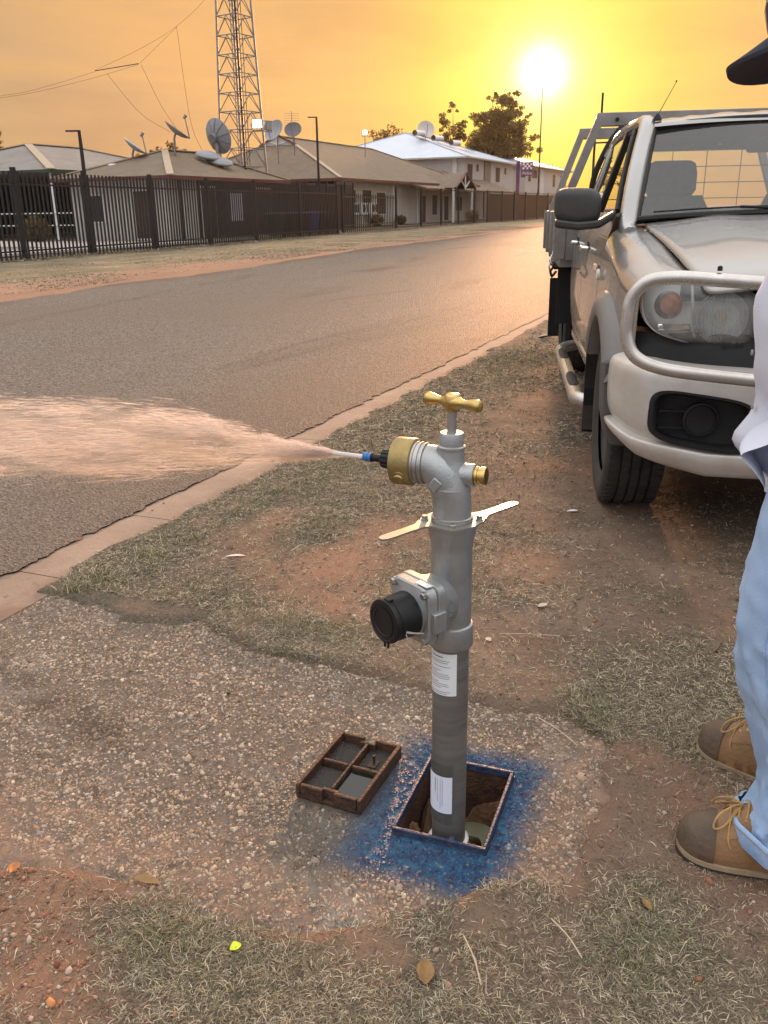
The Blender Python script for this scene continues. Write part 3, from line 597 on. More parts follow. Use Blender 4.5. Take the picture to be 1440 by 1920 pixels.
cp = MB().lathe([(.043, -.072), (.0465, -.070), (.0465, -.062), (.0435, -.060), (.0435, -.056), (.046, -.054), (.046, -.047), (.043, -.045), (.043, -.041), (.045, -.039), (.045, -.033), (.040, -.031)], n=48).build('hydrant_coupling', steel, sp)
MB().lathe([(.0375, .446), (.0445, .448), (.0455, .452), (.0455, .490), (.0445, .494), (.041, .4965)], n=48).build('collar', alu, sp)
MB().lathe([(.0405, .496), (.0405, .655), (.0415, .668), (.0455, .688), (.0475, .700), (.0475, .704)], n=48).build('meter_housing', alu, sp)
# meter on its branch
MD = Vector((-.497, -.866, 0)).normalized(); ML = Vector((0, 0, 1)).cross(MD); ZM = .552
mt = empty('water_meter', (0, 0, ZM)); mt.parent = sp
def ring_sup(d_, hw, hh_, ex, n=40, k=0.0):
    out_ = []
    for i in range(n):
        a_ = 2*math.pi*i/n; ca_, sa_ = math.cos(a_), math.sin(a_)
        out_.append(MD*d_ + ML*(math.copysign(abs(ca_)**(2/ex), ca_)*hw) + Vector((0, 0, math.copysign(abs(sa_)**(2/ex), sa_)*hh_)))
    return out_
MB().loft([ring_sup(.005, .036, .055, 2.0), ring_sup(.030, .042, .056, 2.2), ring_sup(.050, .047, .056, 2.5), ring_sup(.066, .053, .056, 4.0)]).build('branch_neck', alu, mt)
MB().loft([ring_sup(.066, .058, .059, 7), ring_sup(.068, .060, .061, 7), ring_sup(.082, .060, .061, 7), ring_sup(.084, .058, .059, 7)]).build('back_flange', alu, mt)
MB().loft([ring_sup(.0855, .057, .058, 6), ring_sup(.087, .059, .060, 6), ring_sup(.104, .058, .059, 6), ring_sup(.107, .055, .056, 6)]).build('front_flange', alu, mt)
for sx_ in (-1, 1):
    MB().loft([[MD*d_ + ML*(sx_*.061+e) + Vector((0, 0, z_)) for e, z_ in ((-.006, -.03), (.006, -.03), (.006, .012), (-.006, .012))] for d_ in (.070, .100)]).build('side_lug', alu, mt, bevel=.002)
    for sz_ in (-1, 1):
        p = MD*.104 + ML*sx_*.046 + Vector((0, 0, sz_*.047))
        MB().lathe([(.0085, 0), (.0085, .004)], p, MD, n=20).lathe([(.0072, .004), (.0072, .009), (.006, .0105)], p, MD, n=6).build('bolt', steel, mt, smooth=30)
MB().lathe([(.046, .105), (.0485, .108), (.0485, .111), (.046, .112)], (0, 0, -.004), MD, n=48, xref=(0, 0, 1)).build('bezel_ring', alu, mt)
MB().lathe([(.0450, .109), (.0435, .150), (.0425, .157)], (0, 0, -.004), MD, n=48, xref=(0, 0, 1)).build('dial_barrel', blackp, mt)
lidp = MB().lathe([(.0425, .158), (.0440, .159), (.0445, .166), (.0430, .170), (.037, .1715), (.036, .1705), (.0, .1705)], (0, 0, -.004), MD, n=48, xref=(0, 0, 1)).build('dial_lid', blackp, mt)
for sx_ in (-.005, .005): MB().box(tuple(MD*.163+ML*sx_+Vector((0, 0, -.052))), (.004, .006, .016)).build('lid_tab', blackp, mt, bevel=.001)
MB().box(tuple(MD*.160+ML*.004+Vector((0, 0, .0405))), (.016, .012, .004), rz=math.atan2(ML.y, ML.x)).build('hinge', blackp, mt, bevel=.001)
rotm = Matrix((ML, Vector((0, 0, 1)), MD)).transposed()
MB().lathe([(.030, .1705), (.030, .1716), (.027, .1720), (.026, .1706)], (0, 0, -.004), MD, n=40, xref=(0, 0, 1), caps=(False, False)).build('lid_emboss', blackp, mt)
# seal wire from the lid to the lower bolt
pw = [MD*.148+ML*.040+Vector((0, 0, -.020)), MD*.150+ML*.050+Vector((0, 0, -.034)), MD*.140+ML*.056+Vector((0, 0, -.050)), MD*.125+ML*.055+Vector((0, 0, -.058)), MD*.113+ML*.047+Vector((0, 0, -.051))]
MB().tube(pw, .0011, 6).build('seal_wire', steel, mt)
MB().tube([MD*.150+ML*.043+Vector((0, 0, -.016)), MD*.135+ML*.050+Vector((0, 0, -.020)), MD*.118+ML*.055+Vector((0, 0, -.024))], [.003, .0022, .002], 8).build('seal_pin', steel, mt)
MB().box(tuple(MD*.095+ML*.028+Vector((0, 0, .0615))), (.036, .014, .0015), rz=math.atan2(ML.y, ML.x)).build('serial_sticker', paper, mt)
nl = (Vector((0, 0, 1)).cross(Vector((ML.x, ML.y, 0))))
# cast letters reading upwards on the branch
ax_ = (MD*0.25+ML).normalized(); rl = Matrix((Vector((0, 0, 1)), -(ax_.cross(Vector((0, 0, 1)))).cross(Vector((0,0,1))).cross(ax_) if False else ax_.cross(Vector((0, 0, 1))), ax_)).transposed()
text('cast_letters', 'RMC', .017, alu, mt, MD*.044+ML*.0455+Vector((0, 0, .002)), rl.to_euler(), .0012)
# labels wrapped on the lower tube: angle measured from image-right, clockwise towards the camera
def wrap(name, mat, r_, a0, a1, z0, z1, n=16, parent=sp):
    rows = []
    for z_ in np.linspace(z0, z1, 5): rows.append([(r_*math.cos(R(a_)), r_*math.sin(R(a_)), z_) for a_ in np.linspace(a0, a1, n)])
    return MB().grid(rows).build(name, mat, parent)
# camera direction from the pipe is about -72 degrees (world azimuth)
lb = wrap('instruction_label', paper, .0380, -168, -52, .345, .440)
random.seed(3); zl = .433
for i, wd_ in enumerate([.62, .0, .86, .80, 0, .90, 0, .55, .40, .82, .88, .85, 0, .45, .80, .84, .55, 0, .88, .78]):
    if wd_: wrap('print_line', ink, .0383, -150, -150+88*wd_, zl-.0010*(2 if i == 0 else 1), zl, 12, lb)
    zl -= .0044
tape = glassm('clear_tape', (.80, .79, .76), .6, .25, 1.4, (.5, .5, .48, .10))
tp = wrap('clear_tape', tape, .0390, -178, -58, .030, .180, 18)
l2 = wrap('paper_tag', M('tag_paper', (.66, .69, .80), .55, 0, var=.04), .0396, -164, -62, .058, .150)
for a_, k_ in ((-100, 1), (-93, .9), (-110, .8), (-120, .6), (-118, .5)):
    wrap('print_line', ink, .0399, a_, a_+.9, .148-.080*k_, .142, 3, l2)
# flange plate with two handles
arm = Vector((-.575+.436, 1.373-1.672, 0)).normalized(); prp = Vector((-arm.y, arm.x, 0))
ZP = .7105
def plate_outline():
    pts = []; n = 64
    for i in range(n):
        a_ = 2*math.pi*i/n; dirv = arm*math.cos(a_)+prp*math.sin(a_); c_ = math.cos(a_); s_ = math.sin(a_)
        r_ = .056 + .006*max(0, math.cos(4*a_-math.pi))      # lobes at the four bolts
        pts.append(dirv*r_)
    return pts
po = plate_outline()
flange_ring = MB().lathe([(.0475, .704), (.0515, .7045), (.0515, .7085), (.050, .7095)], n=48).build('flange_ring', steel, sp)
m_ = MB(); m_.loft([[p+Vector((0, 0, ZP-.001)) for p in po], [p+Vector((0, 0, ZP+.003)) for p in po]]); m_.build('handle_plate', steel, sp, smooth=30)
for s_ in (-1, 1):
    pts = []
    L0, L1 = .048, .170
    side_ = [(L0, .024), (L0+.020, .0125), (L0+.05, .0105), (L1-.03, .0115), (L1-.010, .0105), (L1-.002, .006), (L1, 0)]
    offs = -.018*s_*s_
    full = [(t_, w_) for t_, w_ in side_]+[(t_, -w_) for t_, w_ in reversed(side_[:-1])]
    ring = [arm*s_*t_ + prp*s_*(w_ - .020) for t_, w_ in full]
    MB().loft([[p+Vector((0, 0, ZP-.0005)) for p in ring], [p+Vector((0, 0, ZP+.0034)) for p in ring]]).build('handle_arm', steel, sp, smooth=30)
for k_ in range(4):
    a_ = math.pi/4+k_*math.pi/2; p = (arm*math.cos(a_)+prp*math.sin(a_))*.0525+Vector((0, 0, ZP+.003))
    MB().lathe([(.0078, 0), (.0078, .0015)], p, n=16).lathe([(.0066, .0015), (.0066, .0075), (.0055, .0085)], p, n=6).build('bolt', steel, sp, smooth=30)
# valve body
MB().lathe([(.0405, .714), (.0405, .722), (.0385, .7235)], n=48).build('swivel_ring', steel, sp)
vb = MB()
zc = .818
def blend_body():
    """valve casting: skin of a vertical neck, a left branch, a right stub and a bonnet boss"""
    me = bpy.data.meshes.new('valve_body'); bm = bmesh.new()
    mball = bpy.data.metaballs.new('vb'); mball.resolution = .0045; mball.render_resolution = .0035; mball.threshold = .35
    return me
m_ = MB(); rings = []
# neck sweeping from the vertical tube into the left branch (an elbow), with the bonnet rising from it
pathp = [(0, 0, .722, .0375), (0, 0, .745, .0370), (-.002, 0, .765, .0375), (-.007, 0, .785, .0395), (-.015, 0, .802, .0405), (-.026, 0, .814, .0395), (-.040, 0, .820, .0375), (-.055, 0, .822, .0360)]
m_.tube([p[:3] for p in pathp], [p[3] for p in pathp], 40); m_.build('elbow_casting', alu, sp)
MB().lathe([(.040, -.052), (.036, -.030), (.0285, -.008), (.0255, .008), (.0250, .022), (.0268, .024), (.0268, .028), (.0232, .030), (.0228, .052), (.0215, .054), (.0, .054)], (-.004, 0, .832), (0.02, 0, 1), n=40).build('bonnet', alu, sp)
MB().lathe([(.034, -.030), (.030, -.012), (.0235, .006), (.0215, .014), (.0215, .030), (.020, .032)], (.012, 0, .806), (1, 0, 0.02), n=36).build('test_stub', alu, sp)
MB().lathe([(.0150, .030), (.0150, .034), (.0175, .035), (.0175, .039), (.0158, .040), (.0158, .043), (.0175, .044), (.0175, .052), (.016, .054), (0, .054)], (.012, 0, .806), (1, 0, .02), n=28).build('test_plug', brassp, sp)
BD = Vector((-1, 0, .01)).normalized(); BO = Vector((-.040, 0, .8205))
MB().lathe([(.0385, .012), (.0400, .013), (.0400, .016), (.0385, .017), (.0385, .020), (.0410, .021), (.0410, .024), (.039, .025), (.039, .029), (.041, .030), (.041, .034), (.039, .036)], BO, BD, n=48).build('thread_ring', steel, sp)
MB().lathe([(.0405, .034), (.0445, .035), (.0460, .037), (.0460, .072), (.0450, .0755), (.042, .077), (.020, .078)], BO, BD, n=48).build('brass_cap', brass, sp)
lug = MB().lathe([(.0105, .040), (.0105, .050), (.0095, .052), (0, .052)], BO+BD*.054, Vector((0, -.80, -.45)), n=24); lug.lathe([(.0145, .038), (.0145, .0465), (.0130, .0475)], BO+BD*.054, Vector((0, -.80, -.45)), n=24); lug.build('cap_lug', brass, sp)
MB().box((-.022, -.037, .792), (.020, .010, .024), M3=Matrix.Rotation(R(40), 3, 'Y')).build('cast_boss', alu, sp, bevel=.002)
NO = BO+BD*.077
MB().lathe([(.0170, 0), (.0170, .008), (.015, .0085)], NO, BD, n=6).build('reducer_nut', brassp, sp, smooth=30)
mm = MB()
for k_ in range(12):
    a_ = k_*math.pi/6; mm.cyl(NO+BD*.008+Vector((0, math.cos(a_)*.0165, math.sin(a_)*.0165)), NO+BD*.026+Vector((0, math.cos(a_)*.0155, math.sin(a_)*.0155)), .0026, n=8)
mm.lathe([(.0168, .008), (.0172, .010), (.0158, .027), (.011, .029), (.0078, .030), (.0078, .046), (.0092, .047), (.0092, .050), (.0066, .051)], NO, BD, n=28); mm.build('tap_connector', blackp, sp)
MB().lathe([(.0066, .050), (.0088, .051), (.0088, .0545), (.0076, .055), (.0076, .0575), (.0088, .058), (.0088, .0615), (.0076, .062), (.0076, .064), (.0086, .0645), (.0086, .067), (.006, .0675), (.006, .062)], NO, BD, n=28, caps=(True, False)).build('hose_spigot', bluep, sp)
TIP = Vector((SPX, SPY, 0))+NO+BD*.066
MB().cyl((-.003, 0, .884), (-.002, 0, .935), .0088, n=24).build('spindle', steel, sp)
hd = Vector((-.122, .046, 0)).normalized()
pr_ = [(.0, -.066), (.0065, -.0655), (.0105, -.063), (.0120, -.058), (.0115, -.052), (.0092, -.040), (.0075, -.030), (.0082, -.022), (.0125, -.014), (.0150, -.006), (.0155, 0)]
pr_ = pr_+[(a_, -b_) for a_, b_ in reversed(pr_[:-1])]
mh = MB().lathe(pr_, (-.002, 0, .943), hd, n=28, caps=(False, False)); mh.lathe([(.0125, .9265), (.0150, .931), (.0155, .943), (.0150, .955), (.012, .9585), (0, .9585)], (-.002, 0, 0), n=28)
mh.build('tee_handle', brassp, sp, smooth=60)

# ------------------------------------------------------------------ water jet
wm = bpy.data.materials.new('spray_water'); wm.use_nodes = True; t = wm.node_tree; t.nodes.remove(t.nodes['Principled BSDF'])
df = t.nodes.new('ShaderNodeBsdfDiffuse'); df.inputs[0].default_value = (.90, .84, .80, 1); tl_ = t.nodes.new('ShaderNodeBsdfTranslucent'); tl_.inputs[0].default_value = (.97, .90, .85, 1)  # warm drop tint imitates sunlight scattered through the water
mx = t.nodes.new('ShaderNodeMixShader'); mx.inputs[0].default_value = .88; lnk(t, df.outputs[0], mx.inputs[1]); lnk(t, tl_.outputs[0], mx.inputs[2])
tr = t.nodes.new('ShaderNodeBsdfTransparent'); m2 = t.nodes.new('ShaderNodeMixShader'); m2.inputs[0].default_value = .50; lnk(t, tr.outputs[0], m2.inputs[1]); lnk(t, mx.outputs[0], m2.inputs[2]); lnk(t, m2.outputs[0], t.nodes['Material Output'].inputs[0])
rs = np.random.default_rng(5)
s_ = np.concatenate([rs.uniform(0.0, 0.22, 900), rs.uniform(.06, .5, 3600), rs.uniform(.3, 1.5, 19000), rs.uniform(1.3, 3.4, 4000)]); N = len(s_)
rad = np.interp(s_, [0, .03, .06, .12, .2, .32, .47, .9, 1.6, 3.4], [.0030, .005, .009, .019, .033, .055, .080, .105, .14, .26])
ph = rs.uniform(0, 2*np.pi, N); rr = np.sqrt(rs.random(N))*1.05+np.abs(rs.normal(0, .10, N))
cl_ = 0.55+0.95*fbm(ph*1.6, s_*2.6, 1.0, 3)      # ragged fingers that come and go along the jet
rr = np.minimum(rr, 1.5)*cl_*rad
yc = rr*np.cos(ph)*.6; zc_ = rr*np.sin(ph)*.86
dens = fbm(s_*7+40, zc_*42+yc*18, 1.0, 4)
keep = rs.random(N) < np.clip((dens-.34)*4.2, .10, 1)
s_, yc, zc_ = s_[keep], yc[keep], zc_[keep]; N = len(s_)
drop = -.010*s_-.050*s_**2+.006*np.minimum(s_/.35, 1)
P0 = np.stack([TIP.x-s_, TIP.y+yc, TIP.z+zc_+drop], -1)
dirn = np.stack([-np.ones(N), .7*yc/(s_+.10), .7*zc_/(s_+.10)-.03-.104*s_+rs.normal(0, .02, N)], -1); dirn /= np.linalg.norm(dirn, axis=1)[:, None]
ln = rs.gamma(2.4, .016, N)*np.interp(s_, [0, .2, 1], [.7, 1.1, 1.5])+.008; wd_ = rs.gamma(2.0, .00011, N)+.00010; wd_ *= np.interp(s_, [0, .1, .4, 3], [1.2, 1.0, 1.05, 1.5])
big = rs.random(N) < .03; wd_[big] *= 1.7; ln[big] *= .5
sv = np.cross(dirn, np.array([0, 0, 1.0])); sv /= np.linalg.norm(sv, axis=1)[:, None]; uv = np.cross(sv, dirn)
mid = P0+dirn*(ln*.45)[:, None]; end = P0+dirn*ln[:, None]
tri = [mid+(sv*math.cos(a_)+uv*math.sin(a_))*wd_[:, None] for a_ in (0.5, 2.594, 4.689)]
vv = np.stack([P0, *tri, end], 1).reshape(-1, 3); b0 = (np.arange(N)*5)[:, None]
ff = np.concatenate([b0+np.array([[x_]]).reshape(1, 3) for x_ in ([0, 1, 2], [0, 2, 3], [0, 3, 1], [4, 2, 1], [4, 3, 2], [4, 1, 3])])
jet = empty('water_spray', TIP, 0, 'jet of water fanning out of the standpipe nozzle across the road edge', 'water')
dr = npmesh('droplets', vv-np.array(TIP), ff, wm, jet, smooth=True); dr['kind'] = 'stuff'
cm = bpy.data.materials.new('jet_water'); cm.use_nodes = True; t = cm.node_tree; t.nodes.remove(t.nodes['Principled BSDF'])
df = t.nodes.new('ShaderNodeBsdfDiffuse'); df.inputs[0].default_value = (.9, .88, .87, 1); tl_ = t.nodes.new('ShaderNodeBsdfTranslucent'); tl_.inputs[0].default_value = (.9, .9, .9, 1)
mx = t.nodes.new('ShaderNodeMixShader'); mx.inputs[0].default_value = .5; lnk(t, df.outputs[0], mx.inputs[1]); lnk(t, tl_.outputs[0], mx.inputs[2]); lnk(t, mx.outputs[0], t.nodes['Material Output'].inputs[0])
MB().tube([(0, 0, 0), (-.02, 0, .0002), (-.045, 0, .0005), (-.075, 0, .001), (-.10, 0, .002)], [.0040, .0043, .0046, .0036, .0008], 16).build('jet_core', cm, jet)

# fine mist carried in the jet: a real cloud of droplets too small to model one by one
mm_ = bpy.data.materials.new('spray_mist'); mm_.use_nodes = True; t = mm_.node_tree; t.nodes.remove(t.nodes['Principled BSDF']); pv = t.nodes.new('ShaderNodeVolumePrincipled')
pv.inputs['Color'].default_value = (.99, .985, .98, 1); pv.inputs['Anisotropy'].default_value = .45
tc = t.nodes.new('ShaderNodeTexCoord'); sx_ = t.nodes.new('ShaderNodeSeparateXYZ'); lnk(t, tc.outputs['Object'], sx_.inputs[0])
def mn(op, *a_):
    n_ = t.nodes.new('ShaderNodeMath'); n_.operation = op
    for i, v_ in enumerate(a_):
        if isinstance(v_, (int, float)): n_.inputs[i].default_value = v_
        else: lnk(t, v_, n_.inputs[i])
    return n_.outputs[0]
sl_ = mn('MULTIPLY', sx_.outputs[0], -1.0)
cvr = t.nodes.new('ShaderNodeFloatCurve'); cv = cvr.mapping.curves[0]; lnk(t, mn('DIVIDE', sl_, 1.8), cvr.inputs['Value'])
for xx_, yy_ in ((.02, .03), (.11, .19), (.26, .45), (.5, .60), (.78, .78)): cv.points.new(xx_, yy_)
cv.points[0].location = (0, .014); cv.points[-1].location = (1, .95); cvr.mapping.update()
rad_ = mn('MULTIPLY', cvr.outputs[0], .175)
zc2 = mn('SUBTRACT', sx_.outputs[2], mn('MULTIPLY', mn('ADD', mn('MULTIPLY', sl_, .05), .010), mn('MULTIPLY', sl_, -1.0)))
rr_ = mn('SQRT', mn('ADD', mn('POWER', mn('MULTIPLY', sx_.outputs[1], 1.5), 2.0), mn('POWER', zc2, 2.0)))
mp = t.nodes.new('ShaderNodeMapping'); mp.inputs['Scale'].default_value = (5.0, 34, 34); lnk(t, tc.outputs['Object'], mp.inputs[0])
nz_ = t.nodes.new('ShaderNodeTexNoise'); nz_.inputs['Scale'].default_value = 1.0; nz_.inputs['Detail'].default_value = 3; lnk(t, mp.outputs[0], nz_.inputs['Vector'])
mp2 = t.nodes.new('ShaderNodeMapping'); mp2.inputs['Scale'].default_value = (4.0, 7, 7); lnk(t, tc.outputs['Object'], mp2.inputs[0])
nb_ = t.nodes.new('ShaderNodeTexNoise'); nb_.inputs['Scale'].default_value = 1.0; nb_.inputs['Detail'].default_value = 4; lnk(t, mp2.outputs[0], nb_.inputs['Vector'])
q0 = mn('DIVIDE', rr_, mn('MULTIPLY', rad_, mn('ADD', .45, mn('MULTIPLY', nb_.outputs[0], 1.1))))
mr_ = t.nodes.new('ShaderNodeMapRange'); mr_.interpolation_type = 'SMOOTHSTEP'; lnk(t, q0, mr_.inputs[0]); mr_.inputs[1].default_value = 1.05; mr_.inputs[2].default_value = .35
st_ = t.nodes.new('ShaderNodeMapRange'); lnk(t, nz_.outputs[0], st_.inputs[0]); st_.inputs[1].default_value = .36; st_.inputs[2].default_value = .66; st_.inputs[3].default_value = .12; st_.inputs[4].default_value = 1.7
dn = mn('MULTIPLY', mn('MULTIPLY', mr_.outputs[0], st_.outputs[0]), mn('DIVIDE', .62, mn('ADD', rad_, .006)))
lnk(t, dn, pv.inputs['Density']); lnk(t, pv.outputs[0], t.nodes['Material Output'].inputs['Volume']); mm_.cycles.volume_step_rate = .12
prf = [(.006, 0), (.02, .05), (.05, .2), (.11, .47), (.16, .9), (.21, 1.5), (.22, 1.75)]
rings = []
for r_, q_ in prf: zc0 = -(.010+.05*q_)*q_; rings.append([(-q_, math.cos(a_)*r_*.75, zc0+math.sin(a_)*r_) for a_ in np.linspace(0, 2*math.pi, 24, endpoint=False)])
ms_ = MB().loft(rings).build('mist', mm_, jet, smooth=0); ms_['kind'] = 'stuff'

# ------------------------------------------------------------------ utility truck (local x across, y rearward, z up; front axle at the origin)
paint = M('silver_paint', (.34, .34, .335), .27, .70, col2=(.29, .28, .265), scale=1.6, coat=.5, rvar=.04, detail=3)
paintd = M('dusty_bumper_paint', (.60, .585, .56), .40, .25, col2=(.47, .42, .36), scale=5, coat=.15, detail=8, rvar=.08)
flarem = M('grey_flare_plastic', (.135, .132, .130), .5, 0, col2=(.175, .162, .150), scale=5, detail=7)
trimm = M('arch_trim_plastic', (.070, .066, .062), .6, 0, col2=(.105, .095, .085), scale=5)
blk = M('black_trim', (.012, .012, .013), .6, 0, var=.3, scale=6, spec=.3)
mirm = M('dusty_black_mirror', (.022, .021, .021), .5, 0, col2=(.045, .042, .040), scale=7, bump=.1, bscale=120)
liner = M('wheel_arch_liner', (.020, .017, .014), .85, 0, col2=(.05, .038, .028), scale=9)
alt = M('tray_aluminium', (.27, .26, .245), .45, .55, col2=(.20, .185, .17), scale=7, rvar=.1)
barm = M('polished_alloy_tube', (.60, .585, .56), .30, .75, col2=(.47, .43, .38), scale=7, rvar=.08, detail=8)
rub = M('tyre_rubber', (.022, .021, .020), .85, 0, col2=(.05, .043, .036), scale=12, bump=.2, bscale=120)
seatm = M('seat_cloth', (.075, .075, .08), .9, 0, var=.2, scale=30)
dashm = M('dash_plastic', (.060, .060, .062), .7, 0, var=.15)
chrome = M('lamp_chrome', (.75, .76, .76), .12, 1.0, var=.03)
wsg = glassm('windscreen_glass', (.72, .75, .75), .95, .01, 1.55, (.55, .52, .46, .04))
swg = glassm('side_glass', (.55, .57, .55), 1.0, .01, 1.55, (.5, .45, .38, .04))
lampg = glassm('lamp_lens', (.88, .90, .88), 1.0, .03, 1.5, (.93, .94, .92, .13))  # pale lens film added to brighten the lamp in place of mirrored sky
TW = empty('utility_truck', (0.230, 4.110, 0), R(14.63), 'dusty silver dual cab work truck with alloy tray parked on the verge facing the camera', 'truck')
def cr(pts, n):
    """Catmull-Rom through pts, n samples a span"""
    P_ = [Vector(p) for p in pts]; P_ = [P_[0]*2-P_[1]]+P_+[P_[-1]*2-P_[-2]]; o_ = []
    for i in range(1, len(P_)-2):
        for k_ in range(n):
            t_ = k_/n; a_, b_, c_, d_ = P_[i-1:i+3]
            o_.append(.5*((2*b_)+(c_-a_)*t_+(2*a_-5*b_+4*c_-d_)*t_*t_+(3*b_-a_-3*c_+d_)*t_**3))
    o_.append(P_[-2]); return o_
def interp(t_, xs, ys): return float(np.interp(t_, xs, ys))
mir = lambda pts, s_: [(p[0]*s_, p[1], p[2]) for p in pts]
# bonnet
rs_ = [-.70, -.66, -.60, -.5, -.35, -.15, .05, .25, .40, .47]
rows = []
for r_ in rs_:
    zc_ = interp(r_, [-.70, -.66, -.55, -.35, 0, .3, .47], [1.035, 1.065, 1.098, 1.135, 1.185, 1.222, 1.240]); ed = interp(r_, [-.70, -.6, .47], [.052, .045, .036])
    hw = interp(r_, [-.70, -.5, 0, .47], [.590, .622, .641, .664]); row = []
    for t_ in np.linspace(-1, 1, 17):
        bulge = .012*math.exp(-((abs(t_)-.55)/.13)**2); sweep = .10*(1-t_*t_)
        row.append((t_*hw, r_-sweep*interp(r_, [-.70, .47], [1.0, .9]), zc_-ed*abs(t_)**2.2+bulge*interp(r_, [-.7, .2, .47], [.3, 1, .6])))
    rows.append(row)
bn = MB().grid(rows).build('bonnet', paint, TW, sub=1)
sd_ = bn.modifiers.new('thick', 'SOLIDIFY'); sd_.thickness = .012
MB().box((0, -.10, 1.0), (1.30, 1.0, .10)).box((0, -.1, .8), (1.1, .95, .35)).build('bonnet_light_block', blk, TW)  # dark boxes added under bonnet and fenders to block light
# fenders, doors, pillars on both sides
def side_x(z_, r_):
    return interp(z_, [.40, .50, .62, .78, .95, 1.05, 1.13, 1.20, 1.25], [.800, .828, .845, .852, .848, .836, .815, .792, .775])
def zarch(r_, R_=.455, zc_=.385, c_=0.0):
    d_ = abs(r_-c_); return zc_+math.sqrt(max(0, R_*R_-d_*d_)) if d_ < R_ else None
for s_ in (-1, 1):
    rows = []
    for r_ in list(np.linspace(-.56, .50, 28)):
        za = zarch(r_); zb = max(.47, za) if za else .47
        if r_ < -.2: zb = max(zb, .68)
        zt = interp(r_, [-.56, -.3, 0, .3, .50], [1.035, 1.075, 1.125, 1.165, 1.188]); tap = interp(r_, [-.56, -.45, -.25, 0], [.055, .03, .008, 0]); row = []
        for k_ in range(9):
            z_ = zb+(zt-.06-zb)*k_/8; row.append((side_x(z_*1.0, r_)-tap, r_, z_))
        hwb = interp(r_, [-.70, -.5, 0, .47], [.585, .615, .632, .655])
        row += [(.795-tap, r_, zt-.030), (.762-tap, r_, zt-.008), (.71-tap*.7, r_, zt+.004), (hwb+.001, r_, zt+.000), (hwb-.004, r_, zt-.03)]
        rows.append(mir(row, s_))
    o = MB().grid(rows).build('fender', paint, TW, smooth=60)
    # doors
    for nm, ra, rb in (('front_door', .506, 1.515), ('rear_door', 1.523, 2.385)):
        rows = []
        for r_ in np.linspace(ra, rb, 12):
            rows.append(mir([(side_x(z_, r_)+(.004 if abs(z_-.70) < .05 else 0), r_, z_) for z_ in np.linspace(.47, 1.245, 15)]+[(.745, r_, 1.247)], s_))
        dr_ = MB().grid(rows).build(nm, paint, TW, smooth=60)
        hr = rb-.16; hx = s_*side_x(1.05, hr)
        MB().tube([(hx, hr-.075, 1.055), (hx+s_*.028, hr-.055, 1.056), (hx+s_*.036, hr, 1.056), (hx+s_*.028, hr+.055, 1.056), (hx, hr+.075, 1.055)], [.010, .013, .013, .013, .010], 10).build('handle', chrome, dr_)
        MB().lathe([(.030, -.006), (.036, .0015), (.033, .002), (0, -.004)], (hx, hr, 1.056), (s_, 0, 0), n=20).build('handle_cup', blk, dr_)
    MB().box((s_*.80, 1.44, .445), (.06, 1.86, .06)).build('sill', paint, TW, bevel=.015)
    rows = [mir([(side_x(z_, 2.4), r_, z_) for z_ in np.linspace(.47, 1.245, 8)], s_) for r_ in (2.393, 2.47)]
    MB().grid(rows).build('cab_corner', paint, TW)
    # pillars and window frames
    A0, A1 = Vector((s_*.728, .47, 1.20)), Vector((s_*.592, 1.06, 1.655))
    pil = [A0+Vector((0, -.10, -.045)), A0, A0.lerp(A1, .35)+Vector((s_*.010, -.008, .012)), A0.lerp(A1, .7)+Vector((s_*.010, -.010, .012)), A1+Vector((0, .04, .02)), Vector((s_*.600, 1.30, 1.690)), Vector((s_*.602, 1.9, 1.695)), Vector((s_*.605, 2.36, 1.665)), Vector((s_*.64, 2.44, 1.58))]
    pp = cr(pil, 4); m_ = MB(); rings = []
    for i, p in enumerate(pp):
        a_ = pp[max(i-1, 0)]; b_ = pp[min(i+1, len(pp)-1)]; t_ = (b_-a_).normalized(); x_ = Vector((s_, 0, 0)); x_ = (x_-t_*x_.dot(t_)).normalized(); y_ = t_.cross(x_)
        rings.append([p+x_*(math.cos(k_*math.pi/5)*.042)+y_*(math.sin(k_*math.pi/5)*.036) for k_ in range(10)])
    m_.loft(rings); m_.build('roof_pillar', paint, TW, smooth=60)
    fr_ = lambda n_, pts, r_=.017: MB().tube(cr(pts, 4), r_, 8).build(n_, blk, TW)
    fr_('window_frame', [(s_*.765, .62, 1.255), (s_*.720, .86, 1.42), (s_*.652, 1.13, 1.625), (s_*.632, 1.30, 1.648), (s_*.632, 1.46, 1.650)], .014)
    MB().loft([[(s_*(x_+e), r_+q_, z_) for e, q_ in ((-.02, -.035), (.018, -.035), (.018, .035), (-.02, .035))] for x_, r_, z_ in ((.768, 1.52, 1.24), (.632, 1.50, 1.67))]).build('door_pillar', blk, TW, bevel=.006)
    MB().loft([[(s_*(x_+e), r_+q_, z_) for e, q_ in ((-.03, -.05), (.015, -.05), (.015, .06), (-.03, .06))] for x_, r_, z_ in ((.770, 2.40, 1.24), (.625, 2.36, 1.67))]).build('rear_pillar', paint, TW, bevel=.012)
    fr_('window_frame', [(s_*.632, 1.54, 1.652), (s_*.632, 1.9, 1.655), (s_*.635, 2.30, 1.63)], .012)
    MB().grid([mir([(.766, r_, 1.25), (.70, r_, 1.45), (.640, r_, 1.645)], s_) for r_ in np.linspace(1.55, 2.36, 6)]).build('rear_door_glass', swg, TW)
    if s_ > 0: MB().grid([mir([(.766, r_, 1.25), (.766+(.70-.766)*k_, r_, 1.25+.2*k_), (.766+(.640-.766)*k_, r_, 1.25+.395*k_)], s_) for r_, k_ in ((.66, .12), (.8, .42), (1.0, .78), (1.2, 1), (1.48, 1))]).build('front_door_glass', swg, TW)
    # mirror
    mq = MB(); rg = []
